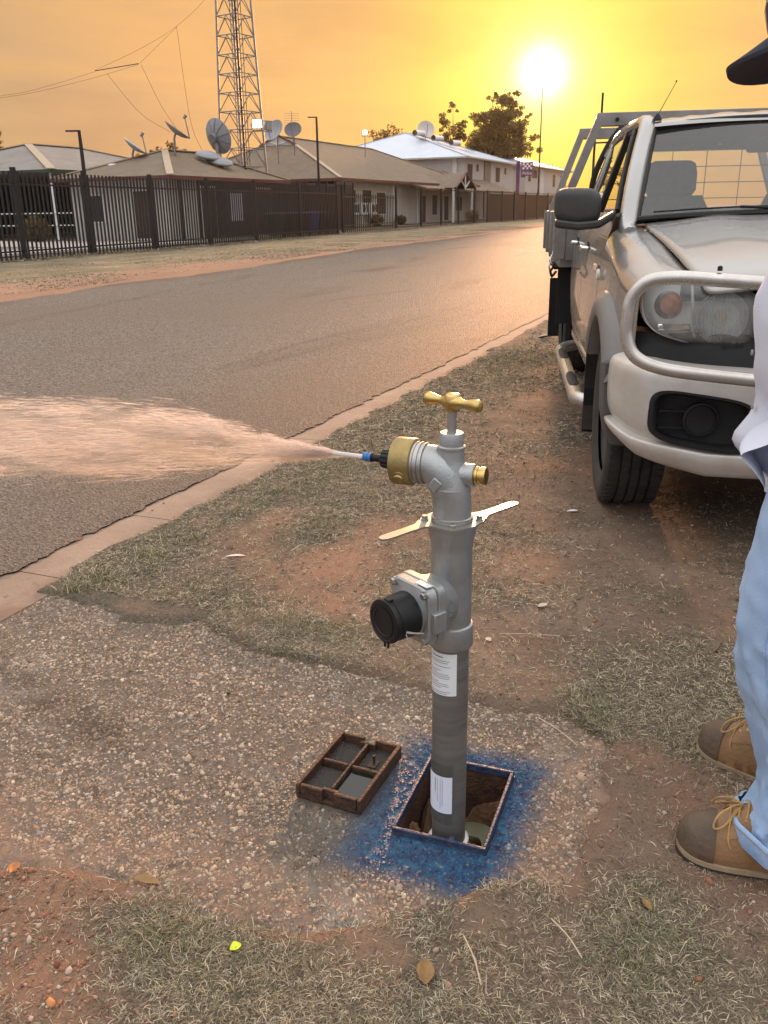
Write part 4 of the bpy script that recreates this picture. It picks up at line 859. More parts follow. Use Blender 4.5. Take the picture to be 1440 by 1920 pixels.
    for d_, k_ in ((-.055, .55), (-.050, .82), (-.030, .97), (.0, 1.0), (.045, .98), (.060, .92), (.062, .85)):
        ring = []
        for i in range(28):
            a_ = 2*math.pi*i/28; c_, q_ = math.cos(a_), math.sin(a_); ring.append((s_*(.955+math.copysign(abs(c_)**.55, c_)*.112*k_), .62+d_, 1.283+math.copysign(abs(q_)**.55, q_)*.082*k_+.006*c_))
        rg.append(ring)
    mro = mq.loft(rg).build('wing_mirror', mirm, TW, smooth=60)
    MB().loft([[(s_*x_, .62+y_, z_+dz) for y_, dz in ((-.05, -.022), (.05, -.022), (.055, .018), (-.055, .018))] for x_, z_ in ((1.060, 1.205), (.95, 1.192), (.85, 1.200), (.775, 1.245))]).build('mirror_arm', mirm, mro, bevel=.012, smooth=60)
    # flares
    for yc_, nm in ((0.0, 'front_flare'), (3.40, 'rear_guard')):
        if yc_ > 0: continue
        rows = []
        for a_ in np.linspace(R(30), R(152), 30):
            lowf = interp(math.degrees(a_), [-8, 30, 60, 196], [0, 0, 0, 0]); row = []
            for X_, R_ in ((.815, .585), (.860, .565), (.888, .535), (.897, .500), (.893, .468), (.880, .450), (.83, .448)):
                row.append((s_*X_, yc_+math.cos(a_)*R_*1.0, .385+math.sin(a_)*R_*.965))
            rows.append(row)
        MB().grid(rows).build(nm, flarem, TW, smooth=60)
    MB().loft([[(s_*x_, y_, z_) for x_, y_ in ((.74-d_*.6, -.47), (.900-d_, -.465), (.908-d_, -.425), (.74-d_*.6, -.42))] for z_, d_ in ((.37, .060), (.43, .026), (.53, .006), (.71, .0))]).build('lower_arch_trim', trimm, TW, bevel=.01)
    rows = [[(s_*x_, math.cos(a_)*.452, .385+math.sin(a_)*.44) for x_ in (.50, .62, .74, .885)] for a_ in np.linspace(R(-22), R(148), 22)]
    MB().grid(rows).build('arch_liner', liner, TW)
    MB().box((s_*.50, 0, .6), (.02, .85, .6)).build('inner_guard', liner, TW)
    MB().loft([[(s_*x_, .455+y_, z_) for x_, y_ in ((.60, -.006), (.885, -.006), (.885, .006), (.60, .006))] for z_, y_ in ((.20, .0), (.30, 0), (.62, 0))]).build('mud_flap', blk, TW, bevel=.004)
    # side step
    stp = MB().tube([(s_*.72, .52, .36), (s_*.86, .56, .335), (s_*.905, .66, .33), (s_*.905, 2.30, .33), (s_*.86, 2.42, .335), (s_*.72, 2.46, .36)], .038, 14).build('side_step', barm, TW, smooth=60)
    for yy in (1.02, 1.92):
        rows = []
        for y_ in np.linspace(-.20, .20, 14):
            e_ = math.sqrt(max(0, 1-(y_/.205)**4)); rows.append([(s_*(.905+.0415*math.sin(a_)*1.0), yy+y_, .33+.0415*math.cos(a_)) for a_ in np.linspace(-.75*e_-.02, .75*e_+.02, 8)])
        MB().grid(rows).build('step_pad', blk, stp)
    # wheels
    for yc_, nm in ((0.0, 'front_wheel'), (3.40, 'rear_wheel')):
        wh = empty(nm, (s_*.7225, yc_, .375)); wh.parent = TW
        prof = [(.235, -.105), (.285, -.122), (.335, -.124), (.356, -.116), (.366, -.104)]
        for g0 in (-.083, -.040, .0, .040, .083):
            prof += [(.372, g0-.018+(.008 if g0 == -.083 else 0)), (.3735, g0), (.372, g0+.0155), (.3635, g0+.0165), (.3635, g0+.0215)] if g0 < .08 else [(.372, g0-.018), (.3735, g0), (.370, g0+.012)]
        prof += [(.366, .104), (.356, .116), (.335, .124), (.285, .122), (.235, .105)]
        ty = MB().lathe(prof, (0, 0, 0), (s_, 0, 0), n=72, caps=(False, False), xref=(0, 0, 1)).build('tyre', rub, wh, smooth=30)
        lugm = MB()
        for k_ in range(64):
            a_ = 2*math.pi*k_/64
            for x_, w_, sk in ((-.093, .036, .10), (-.043, .030, -.12), (0.0, .030, .12), (.043, .030, -.12), (.093, .036, .10)):
                cc = Vector((x_, math.cos(a_+sk*.12)*.3735, math.sin(a_+sk*.12)*.3735)); rd = Vector((0, math.cos(a_), math.sin(a_)))
                tg = Vector((sk, -math.sin(a_), math.cos(a_))).normalized(); xx = tg.cross(rd)
                lugm.box(cc, (w_, .026, .005), M3=Matrix((xx, tg, rd)).transposed())
        lugm.build('tread_blocks', rub, ty, smooth=0)
        MB().lathe([(.0, .020), (.06, .025), (.07, .012), (.19, .0), (.205, .03), (.222, .085), (.236, .092), (.236, -.10)], (0, 0, 0), (s_, 0, 0), n=40, caps=(False, False)).build('rim', M('dark_steel_rim', (.05, .047, .045), .6, .4, var=.2, scale=8), wh)
# roof
rows = []
for r_, zc_, zo in ((1.045, 1.672, .018), (1.06, 1.690, .022), (1.10, 1.708, .03), (1.25, 1.738, .045), (1.6, 1.752, .05), (2.0, 1.75, .05), (2.3, 1.73, .05), (2.42, 1.70, .05), (2.455, 1.66, .04)):
    row = []
    for t_ in np.linspace(-1, 1, 25):
        rib = -.006*(1 if int((t_+1)*6) % 2 else 0)*(1 if 1.2 < r_ < 2.35 and abs(t_) < .7 else 0)
        row.append((t_*.605, r_-(.055*(1-t_*t_) if r_ < 1.2 else 0), zc_-zo*abs(t_)**2.4+rib))
    rows.append(row)
MB().grid(rows).build('roof', paint, TW, smooth=60)
# windscreen with black border
def wsp(t_, k_, off=0.0):
    x_ = t_*(.690+(.560-.690)*k_); y_ = .50+(1.075-.50)*k_-.115*(1-t_*t_)*(1-k_)-.055*(1-t_*t_)*k_; z_ = 1.212+(1.655-1.212)*k_+.026*(1-t_*t_)
    return (x_, y_-off, z_+off*.8)
ws = MB().grid([[wsp(t_, k_) for t_ in np.linspace(-1, 1, 19)] for k_ in np.linspace(0, 1, 9)]).build('windscreen', wsg, TW, smooth=80)
for nm, pts in (('screen_seal', [wsp(t_, 0, .004) for t_ in np.linspace(-1, 1, 19)]), ('screen_seal', [wsp(t_, 1, .004) for t_ in np.linspace(-1, 1, 19)]), ('screen_seal', [wsp(-1, k_, .004) for k_ in np.linspace(0, 1, 8)]), ('screen_seal', [wsp(1, k_, .004) for k_ in np.linspace(0, 1, 8)])):
    MB().tube(pts, .017, 8).build(nm, blk, TW)
MB().grid([[(t_*.70, .47-.10*(1-t_*t_)+d_, 1.214+.03*(1-t_*t_)-e) for t_ in np.linspace(-1, 1, 15)] for d_, e in ((-.035, .004), (.01, .012), (.05, .02))]).build('cowl', blk, TW)
for x0_, x1_ in ((-.12, .50), (-.62, .02)):
    pw = [wsp(t_/.69, .035, .022) for t_ in np.linspace(x0_, x1_, 8)]; MB().tube(pw, [.004]*8, 6).build('wiper_blade', blk, TW)
MB().tube([(.05, .36, 1.235), (-.10, .38, 1.262), (-.25, .40, 1.268)], .007, 6).build('wiper_arm', blk, TW)
# cab floor, back wall, rear window, interior
MB().box((0, 1.45, .52), (1.60, 1.95, .06)).build('cab_floor', blk, TW)
MB().box((0, .60, .85), (1.45, .03, .60)).build('firewall', blk, TW)
m_ = MB().box((0, 2.43, .85), (1.56, .03, .72)); m_.box((0, 2.40, 1.645), (1.2, .03, .07)); m_.build('cab_back', paint, TW)
MB().grid([[(t_*(.66-.09*k_), 2.42-.04*k_, 1.22+.40*k_) for t_ in np.linspace(-1, 1, 7)] for k_ in (0, .5, 1)]).build('rear_window', glassm('back_glass', (.92, .92, .9), 1, .01, 1.3, (.75, .7, .6, .22)), TW)
MB().grid([[(t_*.58, r_, zz) for t_ in np.linspace(-1, 1, 9)] for r_, zz in ((1.10, 1.635), (1.3, 1.675), (1.8, 1.69), (2.36, 1.65))]).build('headlining', seatm, TW)
m_ = MB(); m_.loft([[(t_*.70, y_, z_+.02*math.cos(t_*2)) for t_ in np.linspace(-1, 1, 15)] for y_, z_ in ((.45, 1.19), (.55, 1.205), (.75, 1.20), (.85, 1.17), (.90, 1.08), (.88, .80))], (False, False), False)
m_.build('dashboard', dashm, TW, smooth=60)
MB().loft([[(-.36+math.cos(a_)*.20*k_, .70+y_, 1.185+abs(math.sin(a_))*.075*k_) for a_ in np.linspace(0, math.pi, 13)] for y_, k_ in ((0, .9), (.10, 1.0), (.16, .95))], (False, False), False).build('instrument_hood', dashm, TW, smooth=60)
sw = Matrix.Rotation(R(-62), 3, 'X')
m_ = MB(); m_.tube([Vector((-.36, .98, 1.10))+sw @ Vector((math.cos(a_)*.185, math.sin(a_)*.185, 0)) for a_ in np.linspace(0, 2*math.pi, 32, endpoint=False)], .014, 8, closed=True)
for a_ in (R(-90), R(10), R(170)): m_.tube([Vector((-.36, .98, 1.10)), Vector((-.36, .98, 1.10))+sw @ Vector((math.cos(a_)*.185, math.sin(a_)*.185, 0))], .016, 6)
m_.lathe([(.055, -.02), (.06, 0), (.04, .03)], (-.36, .98, 1.10), sw @ Vector((0, 0, 1)), n=16); m_.tube([(-.36, .98, 1.10), (-.36, .80, 1.03)], .03, 8); m_.build('steering_wheel', blk, TW)
for x_ in (-.36, .36):
    st_ = empty('front_seat', (x_, 1.45, .55)); st_.parent = TW
    MB().loft([[(math.copysign(abs(math.cos(a_))**.5, math.cos(a_))*.25*k_, y_+math.copysign(abs(math.sin(a_))**.5, math.sin(a_))*.06, z_) for a_ in np.linspace(0, 2*math.pi, 20, endpoint=False)] for z_, y_, k_ in ((.05, .02, .9), (.2, .05, 1), (.5, .13, .98), (.70, .18, .88), (.78, .20, .72))]).build('seat_back', seatm, st_, smooth=60)
    MB().loft([[(math.copysign(abs(math.cos(a_))**.5, math.cos(a_))*.145*k_, .21+math.copysign(abs(math.sin(a_))**.6, math.sin(a_))*.05, z_) for a_ in np.linspace(0, 2*math.pi, 20, endpoint=False)] for z_, k_ in ((.78, .85), (.81, 1), (.90, 1), (.955, .9), (.97, .7))]).build('headrest', seatm, st_, smooth=60)
    MB().box((0, -.18, 0.02), (.50, .48, .14)).build('seat_cushion', seatm, st_, bevel=.04)
MB().box((0, 2.20, .78), (1.25, .16, .52)).build('rear_seat', seatm, TW, bevel=.05)
MB().box((.0, 1.01, 1.56), (.22, .025, .075)).cyl((0, 1.02, 1.60), (0, 1.05, 1.65), .012).build('rear_view_mirror', blk, TW, bevel=.015)
MB().box((.05, .80, 1.225), (.13, .10, .02)).build('dash_clutter', paper, TW, bevel=.003)
# front bumper with fog lamp openings
plan = cr([(-.872, -.475, 0), (-.864, -.56, 0), (-.825, -.67, 0), (-.73, -.755, 0), (-.55, -.805, 0), (-.28, -.835, 0), (0, -.845, 0), (.28, -.835, 0), (.55, -.805, 0), (.73, -.755, 0), (.825, -.67, 0), (.864, -.56, 0), (.872, -.475, 0)], 24)

brow = [(.16, .748), (.06, .748), (.018, .738), (.004, .722), (-.002, .70), (-.004, .66), (-.004, .635), (-.004, .61), (-.003, .585), (-.002, .56), (.0, .535), (.003, .51), (.008, .485), (.014, .462), (.020, .447), (.006, .441), (-.006, .436), (-.008, .42), (-.004, .400), (.010, .372), (.035, .345), (.10, .335)]
brow = [tuple(v_)[:2] for v_ in cr([(a_, b_, 0) for a_, b_ in brow], 3)]
rows = []
for i, p in enumerate(plan):
    a_ = plan[max(i-1, 0)]; b_ = plan[min(i+1, len(plan)-1)]; t_ = (b_-a_).normalized(); nrm_ = Vector((-t_.y, t_.x, 0))     # pointing inwards
    cf = interp(abs(p.x), [0, .55, .80, .87], [0, 0, .55, 1])
    rows.append([(p.x+nrm_.x*o_, p.y+nrm_.y*o_, z_+cf*(.095*interp(z_, [.335, .60], [1, 0])) - .012*(1-cf)*interp(z_, [.70, .75], [0, 1])) for o_, z_ in brow])
fogc0 = None
fogc = [(s_*.575, .552) for s_ in (-1, 1)]
def infog(x_, z_):
    for fx, fz in fogc:
        dx_, dz_ = (x_-fx)/.168, (z_-fz-.018*(abs(x_)-abs(fx))/.155)/.092
        if dx_**4+dz_**4 < 1: return True
    return False
m_ = MB(); n = len(brow); vsb = [p for r_ in rows for p in r_]; fsb = []
fine_rows = rows
for i in range(len(rows)-1):
    for j in range(n-1):
        q4 = (i*n+j, i*n+j+1, (i+1)*n+j+1, (i+1)*n+j); cx_ = sum(vsb[k_][0] for k_ in q4)/4; cz_ = sum(vsb[k_][2] for k_ in q4)/4
        if not infog(cx_, cz_): fsb.append(q4)
m_.add(vsb, fsb); bmp = m_.build('front_bumper', paintd, TW, smooth=50)
def bump_y(x_):
    best = min(plan, key=lambda p: abs(p.x-x_)+(.5 if p.y > -.5 else 0)); return best.y
for fx, fz in fogc:
    sg = math.copysign(1, fx); rg = []
    def fr_ring(k_, dy):
        o_ = []
        for i in range(40):
            a_ = 2*math.pi*i/40; c_, q_ = math.cos(a_), math.sin(a_); x_ = fx+sg*math.copysign(abs(c_)**.5, c_)*.158*k_; z_ = fz+math.copysign(abs(q_)**.5, q_)*.086*k_+.018*math.copysign(abs(c_)**.5, c_)*k_
            xx = abs(x_); y_ = float(np.interp(xx, [0, .28, .55, .73, .80], [-.845, -.835, -.805, -.755, -.70])); o_.append((x_, y_+dy, z_))
        return o_
    MB().loft([fr_ring(1.16, .012), fr_ring(1.14, -.012), fr_ring(1.05, -.013), fr_ring(.97, .004), fr_ring(.95, .05), fr_ring(.5, .055), fr_ring(.02, .055)], (False, True)).build('fog_surround', blk, bmp, smooth=50)
    yb = float(np.interp(abs(fx), [0, .28, .55, .73], [-.845, -.835, -.805, -.755]))
    MB().lathe([(.062, .0), (.062, .022), (.056, .024), (.050, .012), (0, .006)], (fx, yb+.05, fz), (0, -1, 0), n=32).build('fog_blank', blk, bmp)
    for dz in (-.05, .05): MB().box((fx+sg*.1, yb+.045, fz+dz*.6), (.09, .02, .006)).build('vent_slat', blk, bmp)
# headlights
for s_ in (-1, 1):
    hl = empty('headlight', (s_*.585, -.62, .912)); hl.parent = TW
    out2 = [(-.172, .118), (-.10, .118), (.0, .105), (.10, .088), (.165, .068), (.185, .02), (.182, -.05), (.168, -.112), (.12, -.122), (.0, -.110), (-.08, -.094), (-.14, -.072), (-.178, -.03), (-.192, .03), (-.188, .09)]
    o3 = [(p.x, p.y) for p in cr([(a_, b_, 0) for a_, b_ in out2+[out2[0]]], 4)[:-1]]
    def hy(x_): return .085*max(0, (-x_-.02)/.17)**1.7*1.0-.055*(x_/.18 if x_ > 0 else 0)
    def hr_(k_, dy, cx=-.005, cz=.0): return [(-s_*(cx+(x_-cx)*k_)*-1 if False else s_*-1*(cx+(x_-cx)*k_), hy(cx+(x_-cx)*k_)+dy, cz+(z_-cz)*k_) for x_, z_ in o3]
    MB().loft([hr_(1.0, .02), hr_(1.0, -.005), hr_(.97, -.022), hr_(.80, -.036), hr_(.5, -.045), hr_(.2, -.048)], (False, True)).build('lens', lampg, hl, smooth=70)
    MB().loft([hr_(1.025, .06), hr_(1.03, .0), hr_(1.0, -.010), hr_(.985, .0), hr_(.97, .03), hr_(.9, .045), hr_(.4, .05)], (False, True)).build('housing', M('lamp_housing', (.86, .87, .86), .35, .0, var=.04, scale=20), hl, smooth=50)
    bx_ = lambda x_: s_*-1*x_
    MB().lathe([(.088, -.028), (.086, -.022), (.070, .01), (.045, .035), (.02, .045), (0, .046)], (bx_(.072), -.010, -.012), (0, 1, 0), n=40, caps=(False, False)).build('reflector', M('lamp_reflector', (.82, .83, .83), .3, .1, var=.05), hl)
    MB().lathe([(.022, -.010), (.024, -.004), (.020, .01), (.012, .04)], (bx_(.072), .0, -.012), (0, 1, 0), n=20).build('bulb_shield', chrome, hl)
    MB().lathe([(.090, -.030), (.094, -.027), (.094, -.02), (.088, -.018)], (bx_(.072), -.006, -.012), (0, 1, 0), n=40, caps=(False, False)).build('reflector_rim', M('lamp_rim', (.5, .5, .49), .3, .4, var=.05), hl)
    MB().lathe([(.050, -.020), (.046, -.012), (.034, .012), (0, .018)], (bx_(-.105), .030, .026), (-.30*-s_*-1, 1, 0), n=32, caps=(False, False)).build('indicator_bowl', chrome, hl)
    MB().lathe([(0, -.034), (.018, -.030), (.030, -.018), (.036, .0)], (bx_(-.102), .026, .028), (0, 1, 0), n=28, caps=(False, False)).build('indicator_lens', M('amber_lamp', (.62, .20, .06), .25, 0, col2=(.72, .27, .09), scale=30), hl)
    MB().box((bx_(-.085), .012, -.052), (.115, .02, .024)).build('parking_lamp', chrome, hl, bevel=.005)
    MB().tube([(bx_(-.035), .018, .105), (bx_(-.030), -.004, .04), (bx_(-.022), -.008, -.05), (bx_(-.005), .004, -.10)], .006, 8).build('divider', M('lamp_divider', (.52, .53, .52), .3, .3, var=.05), hl)
    fl_ = MB()
    for k_ in range(15):
        x_ = .072-.077+k_*.011; hh_ = math.sqrt(max(.0001, .082**2-(x_-.072)**2)); fl_.tube([(bx_(x_), -.040, -.012-hh_), (bx_(x_), -.040, -.012+hh_)], .0016, 5)
    fl_.build('lens_flutes', lampg, hl)
    if s_ < 0: text('emblem_text', 'BT-50', .030, blk, hl, (.105, -.078, -.106), (R(80), 0, R(-12)), .001)
# panel below the headlights and grille
m_ = MB(); rows = []
for x_ in np.linspace(-.80, .80, 33):
    y_ = float(np.interp(abs(x_), [0, .4, .6, .8], [-.76, -.72, -.64, -.50])); rows.append([(x_, y_-.04, .725), (x_, y_-.03, .76), (x_, y_-.01, .795), (x_, y_+.02, .83), (x_, y_+.10, .84)])
m_.grid(rows).build('lower_nose_panel', blk, TW)
gl_ = empty('grille', (0, -.76, .90)); gl_.parent = TW
MB().box((0, .05, -.01), (.80, .02, .24)).build('backing', blk, gl_)
for k_ in range(5): MB().box((0, .015, -.10+k_*.045), (.76, .025, .012)).build('grille_bar', flarem, gl_, bevel=.003)
MB().tube([(-.40, .03, .10), (-.38, .0, -.10), (-.2, -.03, -.125), (.2, -.03, -.125), (.38, 0, -.10), (.40, .03, .10), (.2, -.0, .125), (-.2, 0, .125)], .014, 10, closed=True).build('grille_surround', chrome, gl_)
MB().box((0, -.90, .60), (.37, .012, .13)).build('number_plate', M('plate_white', (.75, .75, .72), .4, 0, var=.05), TW, bevel=.004)
# nudge bar round the lamps
top_ = [(0, -.965, 1.020), (-.30, -.955, 1.030), (-.60, -.925, 1.050), (-.735, -.90, 1.056), (-.815, -.875, 1.040), (-.860, -.86, .985), (-.868, -.858, .92), (-.866, -.858, .86), (-.838, -.868, .797), (-.765, -.89, .762), (-.62, -.925, .744), (-.30, -.965, .722), (0, -.975, .715)]
loop = top_+[(-x_, y_, z_) for x_, y_, z_ in reversed(top_[1:-1])]
MB().tube(cr(loop+[loop[0]], 5)[:-1], .0225, 16, closed=True).build('nudge_bar', barm, TW, smooth=70)
for s_ in (-1, 1): MB().box((s_*.34, -.88, .735), (.03, .20, .05)).build('bar_bracket', blk, TW)
MB().lathe([(.008, 0), (.008, .012), (.004, .016)], (-.60, -.925, 1.078), n=12).build('bar_bolt', blk, TW)
# aerial
MB().lathe([(.022, 0), (.020, .012), (.010, .028), (.005, .034)], (-.545, 1.09, 1.690), n=16).build('aerial_base', blk, TW)
MB().tube([(-.545, 1.09, 1.715), (-.462, 1.12, 1.872)], [.0022, .0016], 6).lathe([(.004, 0), (.004, .008)], (-.462, 1.12, 1.870), n=8).build('aerial_rod', blk, TW)
# tray
ty_ = empty('tray', (0, 0, 0)); ty_.parent = TW
MB().box((0, 3.75, .90), (1.86, 2.30, .06)).build('tray_floor', alt, ty_, bevel=.006)
MB().box((-.38, 3.2, .66), (.09, 2.4, .16)).build('chassis_rail', blk, ty_); MB().box((.38, 3.2, .66), (.09, 2.4, .16)).build('chassis_rail', blk, ty_)
for s_ in (-1, 1):
    for k_ in range(4): MB().box((s_*.935, 3.77, .975+k_*.078), (.028, 2.20, .074)).build('dropside_plank', alt, ty_, bevel=.005)
    for y_ in (2.66, 3.4, 4.15, 4.86): MB().box((s_*.958, y_, 1.075), (.03, .05, .34)).build('dropside_post', alt, ty_, bevel=.005)
    MB().box((s_*.962, 2.78, .93), (.022, .045, .09)).tube([(s_*.975, 2.76, .95), (s_*.99, 2.76, .86), (s_*.975, 2.76, .80)], .008, 8).build('latch', chrome, ty_, bevel=.003)
    MB().tube([(s_*.955, 2.62, .90), (s_*.985, 2.64, .84), (s_*.97, 2.70, .80), (s_*.94, 2.76, .83)], .009, 8).build('tie_hook', blk, ty_)
    for y_, zt in ((2.56, 1.855), (4.25, 1.885)):
        MB().bar((s_*.925, y_, .93), (s_*.925, y_, 1.30), .06, .05, (0, 1, 0)).build('rack_foot', alt, ty_, bevel=.004)
        MB().bar((s_*.920, y_, 1.28), (s_*.700, y_, zt), .055, .06, (0, 1, 0)).build('rack_leg', alt, ty_, bevel=.004)
    MB().box((s_*.80, 3.40, .845), (.30, .95, .02)).build('guard_top', blk, ty_)
    MB().box((s_*.80, 2.88, .66), (.24, .014, .44)).build('mud_flap', blk, ty_); MB().box((s_*.80, 3.95, .45), (.26, .014, .50)).build('mud_flap', blk, ty_)
    MB().lathe([(.013, 0), (.013, .01)], (s_*.60, 2.515, 1.82), (0, -1, 0), n=12).build('rack_bolt', blk, ty_)
for y_, zt in ((2.56, 1.825), (4.25, 1.86)): MB().box((0, y_, zt), (1.46, .055, .085)).build('rack_beam', alt, ty_, bevel=.005)
MB().cyl((-.70, 2.56, 1.86), (-.70, 2.56, 1.99), .007, n=8).build('rack_pin', blk, ty_)
MB().box((0, 2.565, 1.07), (1.80, .03, .30)).build('headboard_panel', alt, ty_, bevel=.004)
hp = cr([(-.74, 2.53, 1.22), (-.735, 2.53, 1.42), (-.685, 2.53, 1.58), (-.60, 2.53, 1.73), (-.50, 2.53, 1.775), (0, 2.53, 1.78), (.50, 2.53, 1.775), (.60, 2.53, 1.73), (.685, 2.53, 1.58), (.735, 2.53, 1.42), (.74, 2.53, 1.22)], 5)
MB().tube(hp, .020, 10).build('window_guard_frame', blk, ty_)
m_ = MB()
for k_ in range(7):
    x_ = -.66+k_*.22; zt = float(np.interp(abs(x_), [.5, .6, .685], [1.77, 1.73, 1.58])); m_.cyl((x_, 2.53, 1.22), (x_, 2.53, zt), .0026, n=6)
for k_ in range(5):
    z_ = 1.32+k_*.10; xw = float(np.interp(z_, [1.22, 1.42, 1.58, 1.73, 1.775], [.74, .735, .685, .60, .5])); m_.cyl((-xw, 2.533, z_), (xw, 2.533, z_), .0026, n=6)
m_.build('window_guard_mesh', blk, ty_)
MB().box((0, 4.90, 1.09), (1.80, .03, .32)).build('tailgate', alt, ty_, bevel=.004)
MB().cyl((-.72, 3.40, .375), (.72, 3.40, .375), .05, n=12).build('rear_axle', blk, TW); MB().cyl((-.72, 0, .375), (.72, 0, .375), .04, n=12).build('front_axle', blk, TW)
MB().box((0, 1.4, .40), (.7, 3.2, .14)).build('chassis', blk, TW)
MB().box((-.853, .62, .995), (.006, .16, .030)).build('fender_badge', chrome, TW, bevel=.002)
MB().lathe([(.026, 0), (.026, .01), (.02, .014)], (-.852, .40, .975), (-1, 0, 0), n=20).build('side_repeater', M('repeater_lens', (.65, .62, .58), .2, 0, var=.05), TW)

# ------------------------------------------------------------------ person at the right edge, facing the standpipe
skinm = M('skin', (.42, .26, .19), .55, 0, var=.08, scale=20)
denim = M('light_denim', (.27, .40, .62), .85, 0, col2=(.37, .50, .70), scale=5, bump=.25, bscale=420, detail=8)
denimh = M('denim_hem', (.34, .46, .66), .85, 0, col2=(.24, .36, .58), scale=40, bump=.3, bscale=300)
shirtm = M('pale_work_shirt', (.56, .59, .70), .8, 0, col2=(.62, .64, .73), scale=6, bump=.15, bscale=300)
leather = M('tan_leather', (.20, .105, .045), .62, 0, col2=(.28, .155, .072), scale=9, bump=.25, bscale=110, detail=8)
leatherd = M('dark_toe_leather', (.078, .054, .038), .68, 0, col2=(.135, .086, .052), scale=14, bump=.3, bscale=110)
solem = M('boot_sole', (.035, .030, .026), .85, 0, var=.2, scale=20)
weltm = M('boot_welt', (.30, .22, .135), .8, 0, var=.2, scale=30)
lacem = M('boot_lace', (.40, .24, .085), .75, 0, var=.2, scale=80)
navy = M('navy_cap_cloth', (.018, .020, .034), .85, 0, var=.2, scale=40, bump=.2, bscale=300)
capin = M('cap_underside', (.022, .014, .014), .85, 0, var=.2, scale=40)
PR = empty('person', (0.21, 1.75, 0), 0, 'person in pale work shirt, light jeans, navy cap and tan boots at the right edge', 'person')
PX, PY = 0.21, 1.75
def wloc(x, y, z): return Vector((x-PX, y-PY, z))
# body: one skinned figure (root at the pelvis)
bj = {'pel': (.24, 1.76, .90, .115), 'sp1': (.22, 1.76, 1.05, .12), 'sp2': (.20, 1.76, 1.22, .125), 'nk0': (.18, 1.76, 1.36, .07), 'nk1': (.155, 1.76, 1.425, .05), 'hd0': (.125, 1.76, 1.475, .062), 'hd1': (.125, 1.76, 1.54, .088), 'hd2': (.14, 1.76, 1.605, .075),
      'hpL': (.235, 1.67, .86, .085), 'knL': (.150, 1.635, .50, .058), 'anL': (.205, 1.610, .10, .042), 'hpR': (.255, 1.85, .86, .085), 'knR': (.19, 1.885, .50, .058), 'anR': (.225, 1.890, .10, .042),
      'shL': (.20, 1.58, 1.335, .058), 'elL': (.315, 1.525, 1.09, .040), 'wrL': (.275, 1.56, .865, .028), 'paL': (.262, 1.565, .815, .030), 'shR': (.20, 1.94, 1.335, .058), 'elR': (.29, 2.0, 1.09, .040), 'wrR': (.235, 1.965, .865, .028), 'paR': (.222, 1.96, .815, .030),
      'nose': (.035, 1.76, 1.522, .012), 'chin': (.062, 1.76, 1.455, .022)}
be = [('pel', 'sp1'), ('sp1', 'sp2'), ('sp2', 'nk0'), ('nk0', 'nk1'), ('nk1', 'hd0'), ('hd0', 'hd1'), ('hd1', 'hd2'), ('pel', 'hpL'), ('hpL', 'knL'), ('knL', 'anL'), ('pel', 'hpR'), ('hpR', 'knR'), ('knR', 'anR'), ('sp2', 'shL'), ('shL', 'elL'), ('elL', 'wrL'), ('wrL', 'paL'), ('sp2', 'shR'), ('shR', 'elR'), ('elR', 'wrR'), ('wrR', 'paR'), ('hd1', 'nose'), ('hd0', 'chin')]
for sd_, py_ in (('L', 1.565), ('R', 1.96)):
    px_ = bj['pa'+sd_][0]
    for i, (dx_, ln_, rr_) in enumerate(((-.030, .070, .0085), (-.010, .082, .009), (.010, .076, .0085), (.028, .060, .0078))):
        a_, b_, c_ = f'f{sd_}{i}a', f'f{sd_}{i}b', f'f{sd_}{i}c'
        bj[a_] = (px_+dx_, py_, .785, rr_+.001); bj[b_] = (px_+dx_-.006, py_, .785-ln_*.5, rr_); bj[c_] = (px_+dx_-.020, py_, .785-ln_, rr_-.001); be += [('pa'+sd_, a_), (a_, b_), (b_, c_)]
    bj['t'+sd_+'a'] = (px_-.042, py_+.01, .815, .011); bj['t'+sd_+'b'] = (px_-.060, py_+.015, .780, .009); be += [('pa'+sd_, 't'+sd_+'a'), ('t'+sd_+'a', 't'+sd_+'b')]
ks = list(bj); me = bpy.data.meshes.new('body'); me.from_pydata([wloc(*bj[k_][:3]) for k_ in ks], [(ks.index(a_), ks.index(b_)) for a_, b_ in be], []); me.materials.append(skinm)
body = bpy.data.objects.new('body', me); COL.objects.link(body); body.parent = PR
sk_ = body.modifiers.new('skin', 'SKIN'); sk_.use_smooth_shade = True
for i, k_ in enumerate(ks): d_ = me.skin_vertices[0].data[i]; d_.radius = (bj[k_][3], bj[k_][3]); d_.use_root = (k_ == 'pel')
ss_ = body.modifiers.new('sub', 'SUBSURF'); ss_.levels = ss_.render_levels = 2
eyew = M('eye_white', (.7, .68, .65), .3, 0, var=0); hairm = M('short_hair', (.05, .035, .025), .8, 0, var=.3, scale=80)
for s_ in (-1, 1):
    MB().lathe([(.0, -.011), (.008, -.008), (.011, 0), (.008, .008), (0, .011)], wloc(.050, 1.76+s_*.032, 1.545), (0, 0, 1), n=14, caps=(False, False)).build('eye', eyew, PR)
    MB().loft([[wloc(.135+math.cos(a_)*.020*k_, 1.76+s_*(.088+d_), 1.53+math.sin(a_)*.032*k_) for a_ in np.linspace(0, 6.283, 14, endpoint=False)] for d_, k_ in ((-.01, .7), (.004, 1), (.010, .9), (.006, .6))]).build('ear', skinm, PR)
MB().tube([wloc(.046, 1.738, 1.482), wloc(.038, 1.76, 1.483), wloc(.046, 1.782, 1.482)], .006, 8).build('mouth', M('lips', (.33, .15, .12), .5, 0, var=0), PR)
bmh = bmesh.new(); bmesh.ops.create_icosphere(bmh, subdivisions=4, radius=1)
